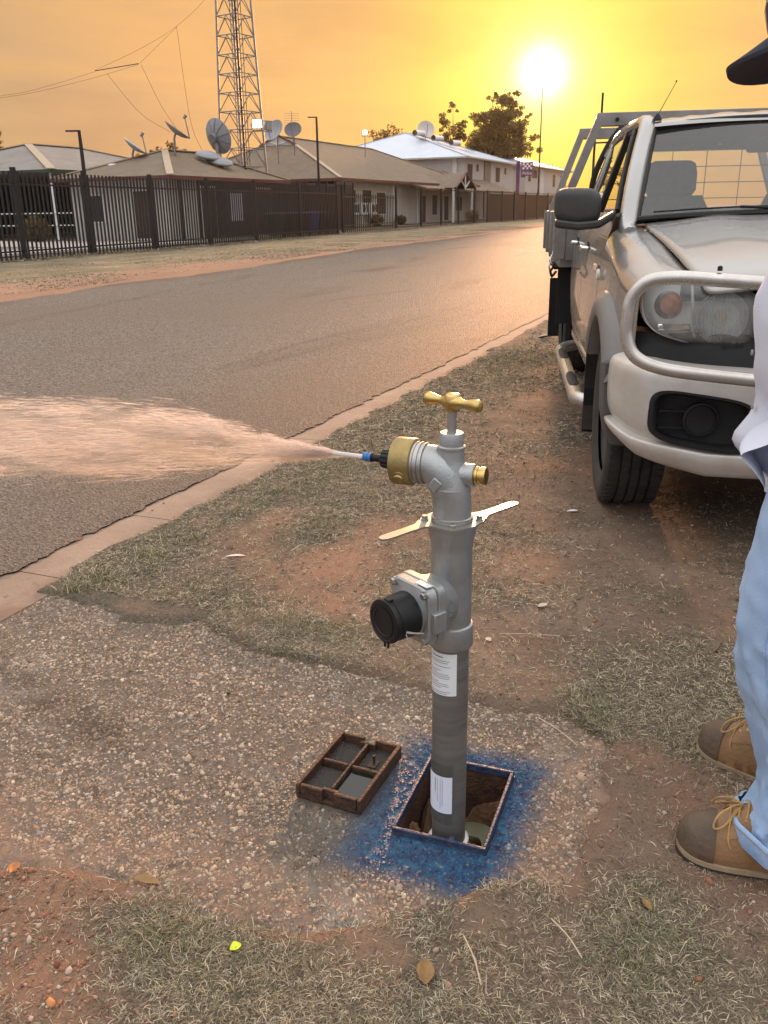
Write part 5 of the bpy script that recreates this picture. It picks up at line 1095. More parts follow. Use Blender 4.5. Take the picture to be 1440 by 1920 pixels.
def nz(p, s_, seed=0.0): return mnoise.fractal(Vector(p)*s_+Vector((seed, seed*2, -seed)), 1.0, 2.0, 3)
# jeans: two legs and a seat, with creases
def leg(pts, seed):
    rows = []
    P_ = cr([p[:3] for p in pts], 13); rr_ = [v_.x for v_ in cr([(p[3], 0, 0) for p in pts], 13)]
    for i, p in enumerate(P_):
        ring = []
        for k_ in range(64):
            a_ = 2*math.pi*k_/64; d_ = Vector((math.cos(a_), math.sin(a_), 0)); z_ = p.z
            rdg = (1-abs(nz((d_.x*.42, d_.y*.42, z_*2.2+a_*.10), 2.9, seed+3)))**3; rd2 = (1-abs(nz((d_.x*.9, d_.y*.9, z_*7.0-a_*.5), 2.6, seed+8)))**5; fold = .013*(rdg-.5)*float(np.interp(z_, [.0, .1, .32, .45, .55, .8], [.7, 1.3, .9, .9, .5, .35]))
            nn = .012*nz((p.x+d_.x*.09, p.y+d_.y*.09, z_*1.2), 6.5, seed)*float(np.interp(z_, [0, .25, .5, .8], [1.0, 1.0, .7, .5]))
            ring.append(wloc(*(p+d_*(rr_[i]+fold+nn))))
        rows.append(ring)
    return rows
jl = leg([(.180, 1.622, .085, .098), (.184, 1.624, .13, .092), (.190, 1.628, .20, .083), (.180, 1.632, .30, .090), (.150, 1.638, .42, .097), (.134, 1.640, .52, .100), (.150, 1.650, .62, .106), (.172, 1.662, .75, .116), (.205, 1.685, .86, .120), (.225, 1.705, .93, .105)], 1.0)
jr_ = leg([(.232, 1.905, .085, .092), (.235, 1.905, .13, .088), (.238, 1.90, .20, .082), (.225, 1.895, .30, .088), (.205, 1.89, .42, .095), (.200, 1.885, .52, .098), (.215, 1.875, .62, .104), (.235, 1.860, .75, .114), (.245, 1.84, .86, .118), (.245, 1.82, .93, .105)], 4.0)
jm = MB(); jm.loft(jl, (False, True)); jm.loft(jr_, (False, True))
hip = []
for z_, hx_, hy_ in ((.80, .105, .17), (.86, .125, .185), (.92, .128, .188), (.98, .122, .18), (1.02, .118, .175)): hip.append([wloc(.235+math.cos(a_)*hx_, 1.76+math.sin(a_)*hy_, z_) for a_ in np.linspace(0, 2*math.pi, 40, endpoint=False)])
jm.loft(hip, (True, True)); jeans = jm.build('jeans', denim, PR, smooth=80)
for rows_, (hx_, hy_) in ((jl, (.180, 1.622)), (jr_, (.232, 1.905))):
    base = rows_[0]; cen = wloc(hx_, hy_, .085)
    # cuff: doubled hem hanging a little lower at the heel
    def hemring(k_, z_): return [cen+(Vector(p)-cen)*k_+Vector((0, 0, z_-.028*((Vector(p)-cen).x/.1))) for p in base]
    MB().loft([hemring(.99, .012), hemring(1.045, .010), hemring(1.06, -.002), hemring(1.06, -.020), hemring(1.04, -.030), hemring(.96, -.028)], (False, False)).build('hem', denimh, jeans, smooth=70)
    MB().tube([Vector(p)*1.0+(Vector(p)-cen).normalized()*.0005 for p in hemring(1.066, .006)], .0011, 5, closed=True).build('hem_stitching', weltm, jeans)
for rows_ in (jl, jr_):
    for kk in (13, 43):
        MB().tube([Vector(r_[kk])+(Vector(r_[kk])-sum((Vector(p) for p in r_), Vector())/len(r_)).normalized()*.0005 for r_ in rows_], .0016, 5).build('leg_seam', denimh, jeans)
# shirt
rows = []
for z_, cx_, hx_, hy_ in ((.745, .225, .150, .215), (.79, .215, .155, .215), (.85, .205, .165, .212), (.92, .195, .165, .21), (1.0, .185, .170, .208), (1.08, .185, .165, .21), (1.16, .187, .160, .212), (1.24, .190, .150, .212), (1.31, .190, .130, .20), (1.37, .185, .095, .13), (1.41, .175, .068, .075)):
    ring = []
    for k_ in range(56):
        a_ = 2*math.pi*k_/56; c_, q_ = math.cos(a_), math.sin(a_)
        nn = .020*nz((c_*.2, q_*.2, z_*.9), 7.5, 9.0)+.006*math.sin(a_*9+z_*14)*float(np.interp(z_, [.75, .95, 1.3], [1, .5, .2]))
        front = .018*math.exp(-((a_-math.pi)/.16)**2)*float(np.interp(z_, [.745, .8, 1.3], [.5, 1, .5]))     # button placket stands proud
        flare = .030*math.exp(-((z_-.865)/.03)**2)*math.exp(-((a_-math.pi-.05)/.30)**2)
        ring.append(wloc(cx_+c_*(hx_+nn+front+flare), 1.76+q_*(hy_+nn), z_+(.018*math.sin(a_*2+.6) if z_ < .8 else 0)))
    rows.append(ring)
rows = [[v_ for v_ in col_] for col_ in zip(*[cr([Vector(r_[k_]) for r_ in rows], 4) for k_ in range(56)])]
rows = [[p+(p-wloc(.2, 1.76, 0)).to_2d().normalized().to_3d()*(.011*((1-abs(nz((p.x, p.y, p.z*.8), 7.0, 2.0)))**3-.5)) for p in r_] for r_ in rows]
shirt = MB().loft(rows, (False, False)).build('shirt', shirtm, PR, smooth=80)
# the loose front tail kicking forward
MB().grid([[wloc(x_, y_, z_) for x_, y_, z_ in row] for row in (((.075, 1.60, .90), (.055, 1.66, .905), (.045, 1.74, .905)), ((.035, 1.60, .875), (.02, 1.655, .885), (.025, 1.74, .88)), ((-.005, 1.60, .862), (-.012, 1.64, .868), (.005, 1.73, .862)), ((.030, 1.595, .842), (.030, 1.65, .838), (.030, 1.74, .835)), ((.055, 1.60, .80), (.055, 1.66, .79), (.055, 1.74, .79)))]).build('shirt_tail', shirtm, shirt, sub=2, smooth=80)
for z_, x_ in ((1.24, .028), (1.13, .012), (1.02, .002), (.92, .014)): MB().lathe([(.0055, 0), (.0055, .002), (.004, .003), (0, .0025)], wloc(x_+.004, 1.742, z_), (-1, -.25, 0), n=14).build('button', M('button_grey', (.30, .28, .26), .4, .2, var=.1), shirt)
for sd_ in ('L', 'R'):
    a_, b_ = Vector(bj['sh'+sd_][:3]), Vector(bj['el'+sd_][:3]); c_ = Vector(bj['wr'+sd_][:3]); pts = [a_+Vector((0, -.03 if sd_ == 'R' else .03, .01)), a_.lerp(b_, .3), a_.lerp(b_, .7), b_, b_.lerp(c_, .4), b_.lerp(c_, .85)]
    MB().tube([wloc(*p) for p in cr(pts, 4)], [float(np.interp(i/20, [0, .2, .6, 1], [.088, .078, .062, .046])) for i in range(21)], 20).build('sleeve', shirtm, shirt, smooth=80)
MB().tube([wloc(.175+math.cos(a_)*.07, 1.76+math.sin(a_)*.075, 1.415+.02*math.cos(a_)) for a_ in np.linspace(0, 2*math.pi, 24, endpoint=False)], .018, 8, closed=True).build('collar', shirtm, shirt, smooth=80)
# cap
capo = empty('cap', (0, 0, 0)); capo.parent = PR
tilt = Matrix.Rotation(R(-15), 3, 'X') @ Matrix.Rotation(R(-22), 3, 'Y'); cc_ = wloc(.074, 1.74, 1.572)
def cp_(x, y, z): return cc_+tilt @ Vector((x, y, z))
rows = [[cp_(math.cos(a_)*.108*k_, math.sin(a_)*.094*k_, z_) for a_ in np.linspace(0, 2*math.pi, 40, endpoint=False)] for z_, k_ in ((-.012, 1.0), (.02, 1.01), (.05, .97), (.08, .84), (.10, .62), (.112, .3), (.114, .02))]
MB().loft(rows, (False, True)).build('crown', navy, capo, smooth=70)
MB().lathe([(.008, 0), (.008, .004), (.004, .007)], cp_(0, 0, .112), (0, 0, 1), n=12).build('top_button', navy, capo)
def brim(off, lift):
    rws = []
    for k_ in np.linspace(0, 1, 9):
        row = []
        for a_ in np.linspace(-1, 1, 21):
            th_ = math.pi+a_*R(66); base_ = Vector((math.cos(th_)*.104, math.sin(th_)*.091, 0)); ex_ = .082*(1-abs(a_)**3.2)*k_+off*.5*k_
            y_ = base_.y*(1-.04*k_); row.append(cp_(base_.x-ex_*.98, y_, -.006-.16*ex_-.030*(abs(a_)**2)*k_*.9-3.2*y_*y_*.6*k_+lift))
        rws.append(row)
    return rws
b1_ = brim(0, .0035); b2_ = brim(0, -.0035); m_ = MB(); m_.grid(b1_); m_.grid([list(reversed(r_)) for r_ in b2_])
edge_ = [b1_[i][0] for i in range(9)]+b1_[-1]+[b1_[i][-1] for i in range(8, -1, -1)]; edge2 = [b2_[i][0] for i in range(9)]+b2_[-1]+[b2_[i][-1] for i in range(8, -1, -1)]
m_.grid([edge_, edge2]); m_.build('brim', navy, capo, smooth=60)
MB().grid([[p-Vector((0, 0, .0006)) for p in r_] for r_ in b2_]).build('brim_lining', capin, capo, smooth=60)
# boots
def boot(toe, ang_):
    o = empty('boot', (toe[0]-PX, toe[1]-PY, 0), ang_); o.parent = PR        # local +x runs from toe to heel
    T = [.0, .006, .018, .035, .06, .09, .12, .15, .18, .22, .26, .285, .297]
    HW = [.010, .026, .038, .046, .0515, .052, .050, .047, .044, .042, .041, .036, .024]
    HT = [.022, .042, .058, .067, .076, .090, .108, .124, .136, .146, .150, .152, .148]
    def sec(t_, grow=0.0, n=30):
        w_ = interp(t_, T, HW)+grow; h_ = interp(t_, T, HT)+grow; ring = []
        cy_ = -.006*math.sin(t_*10)
        for i in range(n):
            a_ = 2*math.pi*i/n; c_, q_ = math.cos(a_), math.sin(a_)
            x_ = math.copysign(abs(c_)**.72, c_)*w_; z_ = .026+(h_*abs(q_)**.85*(1 if q_ > 0 else -.03))
            if q_ > 0: x_ *= 1-.30*max(0, q_-.45)*interp(t_, [.05, .14], [0.3, 1.0])
            cre = .0022*nz((t_*1.0, x_, z_), 38, ang_)+(.0022*math.sin(t_*210)*(1 if .074 < t_ < .088 and q_ > .2 else 0))
            ring.append((t_, cy_+x_*(1+cre*8), z_+cre*(q_ > 0)))
        return ring
    MB().loft([sec(t_) for t_ in np.concatenate([np.linspace(0, .04, 9), np.linspace(.05, .30, 26)])]).build('upper', leather, o, smooth=70)
    MB().loft([sec(t_, .0022) for t_ in np.concatenate([np.linspace(0.0, .03, 8), np.linspace(.036, .072, 7)])]+[sec(.0725, -.001)], (True, False)).build('toe_cap', leatherd, o, smooth=70)
    def sol(t_, g_, z0, z1): w_ = interp(t_, T, HW)+g_; cy_ = -.006*math.sin(t_*10); tb = .010*max(0, 1-t_/.05)**2; return [(t_, cy_-w_, z0+tb), (t_, cy_+w_, z0+tb), (t_, cy_+w_, z1+tb), (t_, cy_-w_, z1+tb)]
    tt = np.concatenate([np.linspace(-.004, .03, 10), np.linspace(.04, .30, 18)])
    MB().loft([sol(max(t_, 0) if t_ > 0 else 0, .003, .0, .017) for t_ in tt]).build('sole', solem, o, smooth=30)
    MB().loft([sol(max(t_, 0), .0055, .0172, .0275) for t_ in tt]).build('welt', weltm, o, smooth=30)
    lug_ = MB()
    for k_ in range(17):
        t_ = .02+k_*.0165; w_ = interp(t_, T, HW)
        for s_ in (-1, 1): lug_.box((t_, -.006*math.sin(t_*10)+s_*(w_-.003), .0065), (.009, .014, .012))
    lug_.build('sole_lugs', solem, o)
    for s_ in (-1, 1):      # eyelet panels
        rows = []
        for t_ in np.linspace(.085, .20, 9):
            sc_ = sec(t_, .0020); n_ = len(sc_); rows.append([sc_[i] for i in ((3, 4, 5, 6) if s_ > 0 else (12, 11, 10, 9))])
        MB().grid(rows).build('eyelet_panel', leather, o, smooth=60)
    top = lambda t_: .026+interp(t_, T, HT)
    for i, t_ in enumerate((.092, .108, .124, .142)):
        zt = top(t_)
        MB().tube(cr([(t_, -.030, zt-.010), (t_+.004, -.014, zt+.0045), (t_+.006, .014, zt+.0045), (t_, .030, zt-.010)], 4), .0021, 7).build('lace', lacem, o)
        for s_ in (-1, 1): MB().lathe([(.0022, 0), (.0042, .0008), (.0042, .0016), (.002, .0018)], (t_, s_*.0315, zt-.010), (0, s_*.5, .8), n=10).build('eyelet', M_eye, o)
    for s_ in (-1, 1):      # bow loops falling either side
        MB().tube(cr([(.118, 0, top(.118)+.006), (.098, s_*.014, top(.098)+.020), (.072, s_*.030, top(.072)+.016), (.066, s_*.040, top(.066)-.004), (.084, s_*.040, top(.084)-.004), (.114, s_*.006, top(.114)+.006)], 5), .0022, 7).build('lace_loop', lacem, o)
        MB().tube(cr([(.118, 0, top(.118)+.006), (.098, s_*.024, top(.098)+.004), (.094, s_*.049, top(.094)-.030), (.100, s_*.053, top(.10)-.055)], 5), .0020, 7).build('lace_end', lacem, o)
    return o
M_eye = M('eyelet_brass', (.25, .17, .07), .4, .8, var=.1)
boot((-.025, 1.598), R(4)); boot((-.002, 1.992), R(-24))

# ------------------------------------------------------------------ across the road: fences, buildings, tower
fencem = M('black_steel_fence', (.010, .010, .012), .45, .2, var=.2, scale=3)
roofb = M('brown_roof_tile', (.125, .092, .060), .8, 0, col2=(.175, .130, .085), scale=1.6, detail=10, bump=.6, bscale=5)
roofg = M('grey_brown_roof', (.155, .135, .115), .7, 0, col2=(.215, .19, .165), scale=.9)
capm = M('ridge_cap', (.40, .30, .20), .7, 0, var=.1, scale=3)
fasc = M('maroon_fascia', (.095, .025, .020), .55, 0, var=.15, scale=2)
greeng = M('green_gutter', (.018, .040, .026), .5, 0, var=.15)
wallc = M('cream_wall_sheet', (.42, .40, .36), .75, 0, col2=(.36, .34, .30), scale=1.0, stretch=(1, 1, .3))
wallp = M('pale_wall', (.52, .50, .47), .8, 0, var=.07, scale=2)
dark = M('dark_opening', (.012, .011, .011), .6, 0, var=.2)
scrm = M('brown_window_screen', (.050, .028, .020), .7, 0, var=.15, scale=5)
whitem = M('white_paint', (.72, .71, .69), .5, 0, var=.05)
steelg = M('galvanised_steel', (.22, .22, .225), .55, .5, var=.2, scale=4)
dishm = M('dish_grey', (.25, .26, .28), .6, 0, var=.12, scale=5)
dishd = M('dish_dark', (.10, .105, .12), .6, 0, var=.12, scale=5)
poled = M('dark_pole', (.018, .016, .016), .5, .3, var=.1)
conc = M('pale_concrete', (.36, .30, .26), .9, 0, col2=(.42, .36, .31), scale=.8)
lit = emis('lit_lamp', (1.0, .93, .72), 14)
# concrete apron and yard behind the fence
v = [(-24.0, 12, .065), (-21.7, 12, .065), (-21.9, 50, .065), (-31, 50, .065), (-31, 33, .065), (-50, 33, .065), (-50, 12, .065)]
MB().add([(-21.6, 12, .07), (-22.1, 47, .07), (-24.2, 47, .07), (-24.2, 33.5, .07), (-55, 33.5, .07), (-55, 12, .07)], [(0, 1, 2, 3, 4, 5)]).build('yard', M('yard_seal', (.16, .14, .125), .9, 0, var=.15, scale=1), smooth=0)['kind'] = 'structure'
MB().add([(-22.6, 20, .085), (-22.9, 33.6, .085), (-40, 33.6, .085), (-40, 28.6, .085), (-25.5, 27.5, .085), (-24.5, 20, .085)], [(0, 1, 2, 3, 4, 5)]).build('pavement', conc, smooth=0)['kind'] = 'structure'
# --- palisade fence, run one
fxy = lambda y: -20.05-.066*(y-20.4)
f1 = empty('palisade_fence', (0, 0, 0), 0, 'tall black steel picket fence along the verge left of the bins', 'fence')
pk = MB().box((0, 0, 1.20), (.046, .046, 2.42)).build('picket', fencem, f1); pk.location = (fxy(12.0), 12.0, .06); first = True
posts = [12.7, 16.55, 20.42, 23.6, 27.3, 31.3, 35.4, 40.2, 45.2]
for y in posts: o = MB().box((0, 0, 1.28), (.12, .12, 2.60)).build('post', fencem, f1); o.location = (fxy(y), y, .0)
for a, b in zip(posts[:-1], posts[1:]):
    for z_ in (.28, 2.12): MB().bar((fxy(a), a, z_), (fxy(b), b, z_), .045, .05).build('rail', fencem, f1)
    n = max(8, int(round((b-a)/.19)))
    for k_ in range(1, n): y = a+(b-a)*k_/n; inst(pk, f1, (fxy(y), y, .06))
# --- sliding gate behind the corner and the mesh fence beyond
f2 = empty('picket_gate', (0, 0, 0), 0, 'low black picket gate panel between the tall fence and the mesh fence', 'gate')
gx0, gy0, gx1, gy1 = -22.4, 47.4, -23.5, 58.2
for k_ in range(30):
    t_ = k_/29; o = inst(pk, f2, (gx0+(gx1-gx0)*t_, gy0+(gy1-gy0)*t_, .05)); o.scale = (.9, .9, .88)
for z_ in (.25, .42, 2.0): MB().bar((gx0, gy0, z_), (gx1, gy1, z_), .05, .06).build('rail', fencem, f2)
MB().box((gx0, gy0, 1.3), (.13, .13, 2.6)).build('post', fencem, f2)
f3 = empty('mesh_fence', (0, 0, 0), 0, 'black wire mesh fence with tall posts running down the far road', 'fence')
fx3 = lambda y: -23.5+.028*(y-58)
p3 = [58.3, 62.9, 67.0, 71.0, 75.0, 78.6, 83, 87, 91, 95.5, 100, 104.5, 109]
for y in p3: o = MB().box((0, 0, 1.36), (.13, .13, 2.74)).build('post', fencem, f3); o.location = (fx3(y), y, 0)
for a, b in zip(p3[:-1], p3[1:]):
    for z_ in (.10, 2.62): MB().bar((fx3(a), a, z_), (fx3(b), b, z_), .05, .06).build('rail', fencem, f3)
    m_ = MB()
    for k_ in range(int((b-a)/.11)): y = a+.06+k_*.11; m_.box((fx3(y), y, 1.36), (.007, .007, 2.5))
    m_.build('mesh_panel', fencem, f3)['kind'] = 'stuff'
    if a > 75: MB().bar((fx3(a)-.05, a+.1, 1.32), (fx3(b)-.05, b-.1, 1.32), .01, 2.3).build('shade_screen', scrm, f3)
# --- a generic hip roof: footprint x0..x1 (x0 is the far side), y0..y1, ridge along y
def hip_roof(parent, x0, x1, y0, y1, ze, zr, ry0, ry1, mat, cap, th=.16, fm=None, name='roof', capw=.16):
    xm = (x0+x1)/2; e = [(x1, y0, ze), (x1, y1, ze), (x0, y1, ze), (x0, y0, ze)]; a, b = (xm, ry0, zr), (xm, ry1, zr)
    m_ = MB().add(e+[a, b], [(0, 1, 5, 4), (2, 3, 4, 5), (3, 0, 4), (1, 2, 5)]); rf = m_.build(name, mat, parent, smooth=0)
    for p, q_ in ((e[0], a), (e[3], a), (e[1], b), (e[2], b), (a, b)):
        MB().bar(Vector(p)+Vector((0, 0, .03)), Vector(q_)+Vector((0, 0, .03)), capw*2, .05).build('ridge_cap', cap, rf, smooth=0)
    m2 = MB()
    for p, q_ in zip(e, e[1:]+e[:1]): m2.bar(Vector(p)-Vector((0, 0, th/2)), Vector(q_)-Vector((0, 0, th/2)), .10, th)
    m2.build('fascia', fm or fasc, rf, smooth=0)
    MB().add([(x1-.1, y0+.1, ze-.06), (x1-.1, y1-.1, ze-.06), (x0+.1, y1-.1, ze-.06), (x0+.1, y0+.1, ze-.06)], [(0, 1, 2, 3)]).build('soffit', wallp, rf, smooth=0)
    return rf
def walls(parent, x0, x1, y0, y1, z0, z1, mat, rib=0.0):
    m_ = MB().box(((x0+x1)/2, (y0+y1)/2, (z0+z1)/2), (x1-x0, y1-y0, z1-z0)); w_ = m_.build('wall', mat, parent, smooth=0)
    if rib:
        r_ = MB()
        for y in np.arange(y0+.2, y1, rib): r_.box((x1+.012, y, (z0+z1)/2), (.03, .05, z1-z0-.04))
        for x in np.arange(x0+.2, x1, rib): r_.box((x, y0-.012, (z0+z1)/2), (.05, .03, z1-z0-.04))
        r_.build('wall_ribs', mat, w_, smooth=0)['kind'] = 'stuff'
    return w_
def win(parent, face, p, w_, h_, mat=None, frame=True, sill=True):
    """face 'x': on a wall looking to +x at x=p[0]; 'y': on a wall looking to -y at y=p[1]"""
    f = lambda a, b, c, d_: (d_, a, b) if face == 'x' else (a, d_, b)
    wi = (MB().box((p[0]+.02, p[1], p[2]), (.05, w_, h_)) if face == 'x' else MB().box((p[0], p[1]-.02, p[2]), (w_, .05, h_))).build('window', mat or scrm, parent, smooth=0)
    if frame:
        for s_ in (-1, 1):
            (MB().box((p[0]+.03, p[1]+s_*w_/2, p[2]), (.07, .07, h_+.1)) if face == 'x' else MB().box((p[0]+s_*w_/2, p[1]-.03, p[2]), (.07, .07, h_+.1))).build('frame', wallp, wi, smooth=0)
            (MB().box((p[0]+.028, p[1], p[2]+s_*h_/2), (.066, w_-.07, .07)) if face == 'x' else MB().box((p[0], p[1]-.028, p[2]+s_*h_/2), (w_-.07, .066, .07))).build('frame', wallp, wi, smooth=0)
    return wi
# --- carport block far left
b1 = empty('carport', (-39.5, 44, 0), 0, 'grey hip roofed open shelter with dark green gutter at far left', 'building')
def L_(o, x, y): return (x-o.location.x, y-o.location.y)
def hb(o, x0, x1, y0, y1, *a, **k): dx, dy = o.location.x, o.location.y; a = list(a); a[2] -= dy; a[3] -= dy; return hip_roof(o, x0-dx, x1-dx, y0-dy, y1-dy, *a, **k)
hb(b1, -46.5, -33.5, 36.7, 52, 3.45, 5.15, 42.2, 46.5, roofg, capm, fm=greeng, capw=.22)
for x, y in ((-33.9, 37.1), (-38, 37.1), (-42, 37.1), (-46.1, 37.1), (-33.9, 44), (-33.9, 51.6)): xx, yy = L_(b1, x, y); MB().box((xx, yy, 1.7), (.14, .14, 3.4)).build('post', whitem if x == -33.9 and y < 40 else poled, b1)
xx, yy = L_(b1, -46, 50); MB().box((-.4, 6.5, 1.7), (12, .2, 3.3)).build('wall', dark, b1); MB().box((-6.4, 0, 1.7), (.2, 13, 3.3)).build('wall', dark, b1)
for z_ in (.75, 1.35): MB().bar((L_(b1, -33.9, 37)[0]+2.5, -7.0, z_), (-7, -7.0, z_), .06, .06).build('handrail', whitem, b1)
for i in range(4): MB().box((-2+i*1.2, 6.3, 2.4), (.5, .1, 1.4)).build('panel', M('shelter_panel%d' % i, ((.10, .08, .06), (.05, .07, .14), (.12, .11, .09), (.03, .05, .03))[i], .7, 0, var=.2), b1)
# --- small hip roofed building
b2 = empty('low_building', (-27.2, 38.5, 0), 0, 'low cream building with brown hip roof carrying dishes behind the picket fence', 'building')
hb(b2, -30.6, -23.9, 33.3, 44.0, 2.82, 4.15, 37.7, 40.4, roofb, capm, capw=.16)
walls(b2, -2.9, 2.8, -4.5, 5.0, .06, 2.72, wallc, .38)
shade_w = M('wall_shade_brown', (.018, .015, .014), .8, 0, var=.2, scale=1)  # near-black brown with the shade on the walls put into its colour
MB().box((2.84, 1.2, 1.4), (.06, 7.4, 2.6)).build('street_shade_panel', shade_w, b2)  # overlay paints the deep verandah shade onto the cream street wall
win(b2, 'x', (2.86, -1.8, 1.25), 1.3, 2.3, dark); win(b2, 'x', (2.88, .6, 1.5), .9, 1.2, M('pale_blue_panel', (.32, .36, .42), .4, 0, var=.1)); win(b2, 'x', (2.86, 3.2, 1.25), 1.8, 2.3, dark)
win(b2, 'y', (1.2, -4.5, 1.2), 1.0, 2.1, scrm); win(b2, 'y', (-1.6, -4.5, 1.5), 1.2, 1.2, dark)
MB().tube([(2.6, -4.9, 2.70), (2.62, -4.85, 2.45), (2.62, -4.75, 2.40), (2.62, -4.72, .1)], .05, 8).build('downpipe', whitem, b2)
for y in (-4.4, -1.4, 1.6, 4.6): MB().box((3.15, y, 1.35), (.12, .12, 2.6)).build('verandah_post', poled, b2)
MB().lathe([(.26, 0), (.26, .12), (.34, .14), (.34, .22), (.22, .30), (0, .31)], (-1.5, -2.9, 3.20), n=18).build('roof_vent', M('vent_zinc', (.42, .44, .44), .45, .5, var=.1), b2)
# --- main station building
b3 = empty('station_building', (-35.6, 76, 0), 0, 'long cream building with brown gablet hip roof and maroon fascia', 'building')
xm, ze, zr = 0.0, 3.44, 6.75
gl0 = -12.0; zg0 = 6.1; hx = 7.6*(1-(zg0-ze)/(zr-ze))
E3 = [(7.6, -16.9, ze), (7.6, 16.9, ze), (-7.6, 16.9, ze), (-7.6, -16.9, ze)]
A3, B3_ = (0, gl0, zr), (0, 6.0, zr); Gr, Gl = (hx, gl0, zg0), (-hx, gl0, zg0)
rf3 = MB().add(E3+[A3, B3_, Gr, Gl], [(0, 1, 5, 4, 6), (2, 3, 7, 4, 5), (3, 0, 6, 7), (1, 2, 5)]).build('roof', roofb, b3, smooth=0)
for p, q_ in ((E3[0], Gr), (E3[3], Gl), (A3, B3_), (E3[1], B3_)): MB().bar(Vector(p)+Vector((0, 0, .03)), Vector(q_)+Vector((0, 0, .03)), .30, .05).build('ridge_cap', capm, rf3, smooth=0)
m2 = MB()
for p, q_ in zip(E3, E3[1:]+E3[:1]): m2.bar(Vector(p)-Vector((0, 0, .10)), Vector(q_)-Vector((0, 0, .10)), .12, .20)
m2.build('fascia', fasc, rf3, smooth=0)
MB().add([(7.4, -16.7, ze-.08), (7.4, 16.7, ze-.08), (-7.4, 16.7, ze-.08), (-7.4, -16.7, ze-.08)], [(0, 1, 2, 3)]).build('soffit', wallp, rf3, smooth=0)
gb = MB().add([(hx, gl0-.02, zg0), (-hx, gl0-.02, zg0), (0, gl0-.02, zr)], [(0, 1, 2)]).build('gablet', wallp, rf3, smooth=0)
for s_ in (-1, 1):
    MB().bar((s_*(hx+.12), gl0-.08, zg0-.02), (0, gl0-.08, zr+.08), .14, .16, (0, 1, 0)).build('barge_board', fasc, gb, smooth=0)
    MB().bar((0, gl0-.06, zg0+.05), (s_*hx*.55, gl0-.06, zg0+.28), .06, .07, (0, 1, 0)).build('strut', whitem, gb, smooth=0)
MB().box((0, gl0-.10, zg0+.55), (.16, .10, 1.3)).build('finial', whitem, gb)
walls(b3, -6.9, 6.6, -16.1, 16.2, .06, 3.36, wallc, .45)
# lower verandah roof and porch gable on the street side
MB().add([(7.4, -3.2, ze-.12), (8.6, -2.0, 2.94), (8.6, 26.5, 2.94), (7.4, 26.5, 3.5), (3.0, 26.5, 5.0), (3.0, 12, 5.2)], [(0, 1, 2, 3), (3, 2, 4), (0, 3, 4, 5)]).build('verandah_roof', roofb, b3, smooth=0)
MB().bar((8.6, -2.0, 2.86), (8.6, 26.5, 2.86), .10, .18).build('verandah_fascia', fasc, b3); MB().bar((7.5, -3.3, 3.3), (8.6, -2.0, 2.88), .10, .18).build('verandah_fascia', fasc, b3)
pg = MB().add([(9.4, 3.3, 3.05), (9.4, 9.3, 3.05), (9.4, 6.3, 4.35), (3.2, 6.3, 4.35), (7.6, 3.3, 3.05), (7.6, 9.3, 3.05)], [(0, 2, 3, 4), (2, 1, 5, 3)]).build('porch_roof', roofb, b3, smooth=0)
for s_ in (-1, 1):
    MB().bar((9.45, 6.3+s_*3.1, 3.0), (9.45, 6.3, 4.38), .14, .22, (1, 0, 0)).build('barge_board', fasc, pg); MB().bar((9.42, 6.3, 3.05), (9.42, 6.3+s_*1.4, 3.75), .08, .10, (1, 0, 0)).build('strut', whitem, pg)
MB().box((9.42, 6.3, 3.6), (.08, .12, 1.3)).build('king_post', whitem, pg)
for y in (3.5, 9.1): MB().box((9.2, y, 1.55), (.16, .16, 3.0)).build('porch_post', whitem, b3)
win(b3, 'x', (6.6, -13.2, 2.0), 1.9, 1.5, scrm); win(b3, 'x', (6.6, -10.2, 2.1), 1.8, 1.3, scrm); win(b3, 'x', (6.6, -7.4, 1.75), 1.9, 1.7, scrm)
win(b3, 'y', (3.6, -16.1, 1.9), 1.6, 1.3, dark); win(b3, 'y', (-1.5, -16.1, 1.9), 1.6, 1.3, dark); win(b3, 'x', (6.6, 2.6, 1.25), 1.2, 2.4, scrm); win(b3, 'x', (6.6, 5.6, 1.6), 1.5, 1.8, scrm); win(b3, 'x', (6.6, 9.0, 1.3), 1.4, 2.3, dark); win(b3, 'x', (6.6, 13.0, 1.7), 2.0, 1.4, scrm)
MB().box((6.62, -4.6, 1.7), (.09, .16, 3.3)).build('downpipe', whitem, b3); MB().box((6.62, 1.0, 1.7), (.09, .16, 3.3)).build('downpipe', whitem, b3)
for i, y in enumerate((-13.6, -12.0, -10.2)):
    ac = empty('air_conditioner', (b3.location.x+7.05, b3.location.y+y, 1.0), 0, ('grey outdoor air conditioning unit nearest the picket gate', 'grey outdoor air conditioning unit, middle of the three on the cream wall', 'grey outdoor air conditioning unit farthest along the cream wall')[i], 'air conditioner', 'air conditioners on the cream wall')
    MB().box((0, 0, .35), (.40, 1.15, .85)).build('case', wallp, ac, bevel=.03); MB().lathe([(.30, .0), (.30, .02), (.05, .03)], (.20, -.15, .38), (1, 0, 0), n=24).build('fan_grille', dark, ac)
    MB().box((.21, .38, .38), (.03, .22, .6)).build('side_louvre', dark, ac); MB().box((-.1, 0, -.12), (.5, 1.2, .06)).build('shelf', steelg, ac)
MB().box((0, -16.16, 1.7), (13.4, .06, 3.3)).build('end_shade_panel', shade_w, b3)  # overlay paints the shade of the near end onto the cream wall
sw_ = empty('dark_backdrop', (-25.6, 50.5, 0), 0, 'dark brown panels added to darken the gap behind the bins between the two low buildings', 'wall')  # added dark panels stand in for the shade seen through the fence
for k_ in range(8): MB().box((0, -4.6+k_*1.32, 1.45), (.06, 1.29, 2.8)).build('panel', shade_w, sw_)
for k_ in range(9): MB().box((.05, -5.26+k_*1.32, 1.5), (.08, .08, 2.95)).build('post', fencem, sw_)
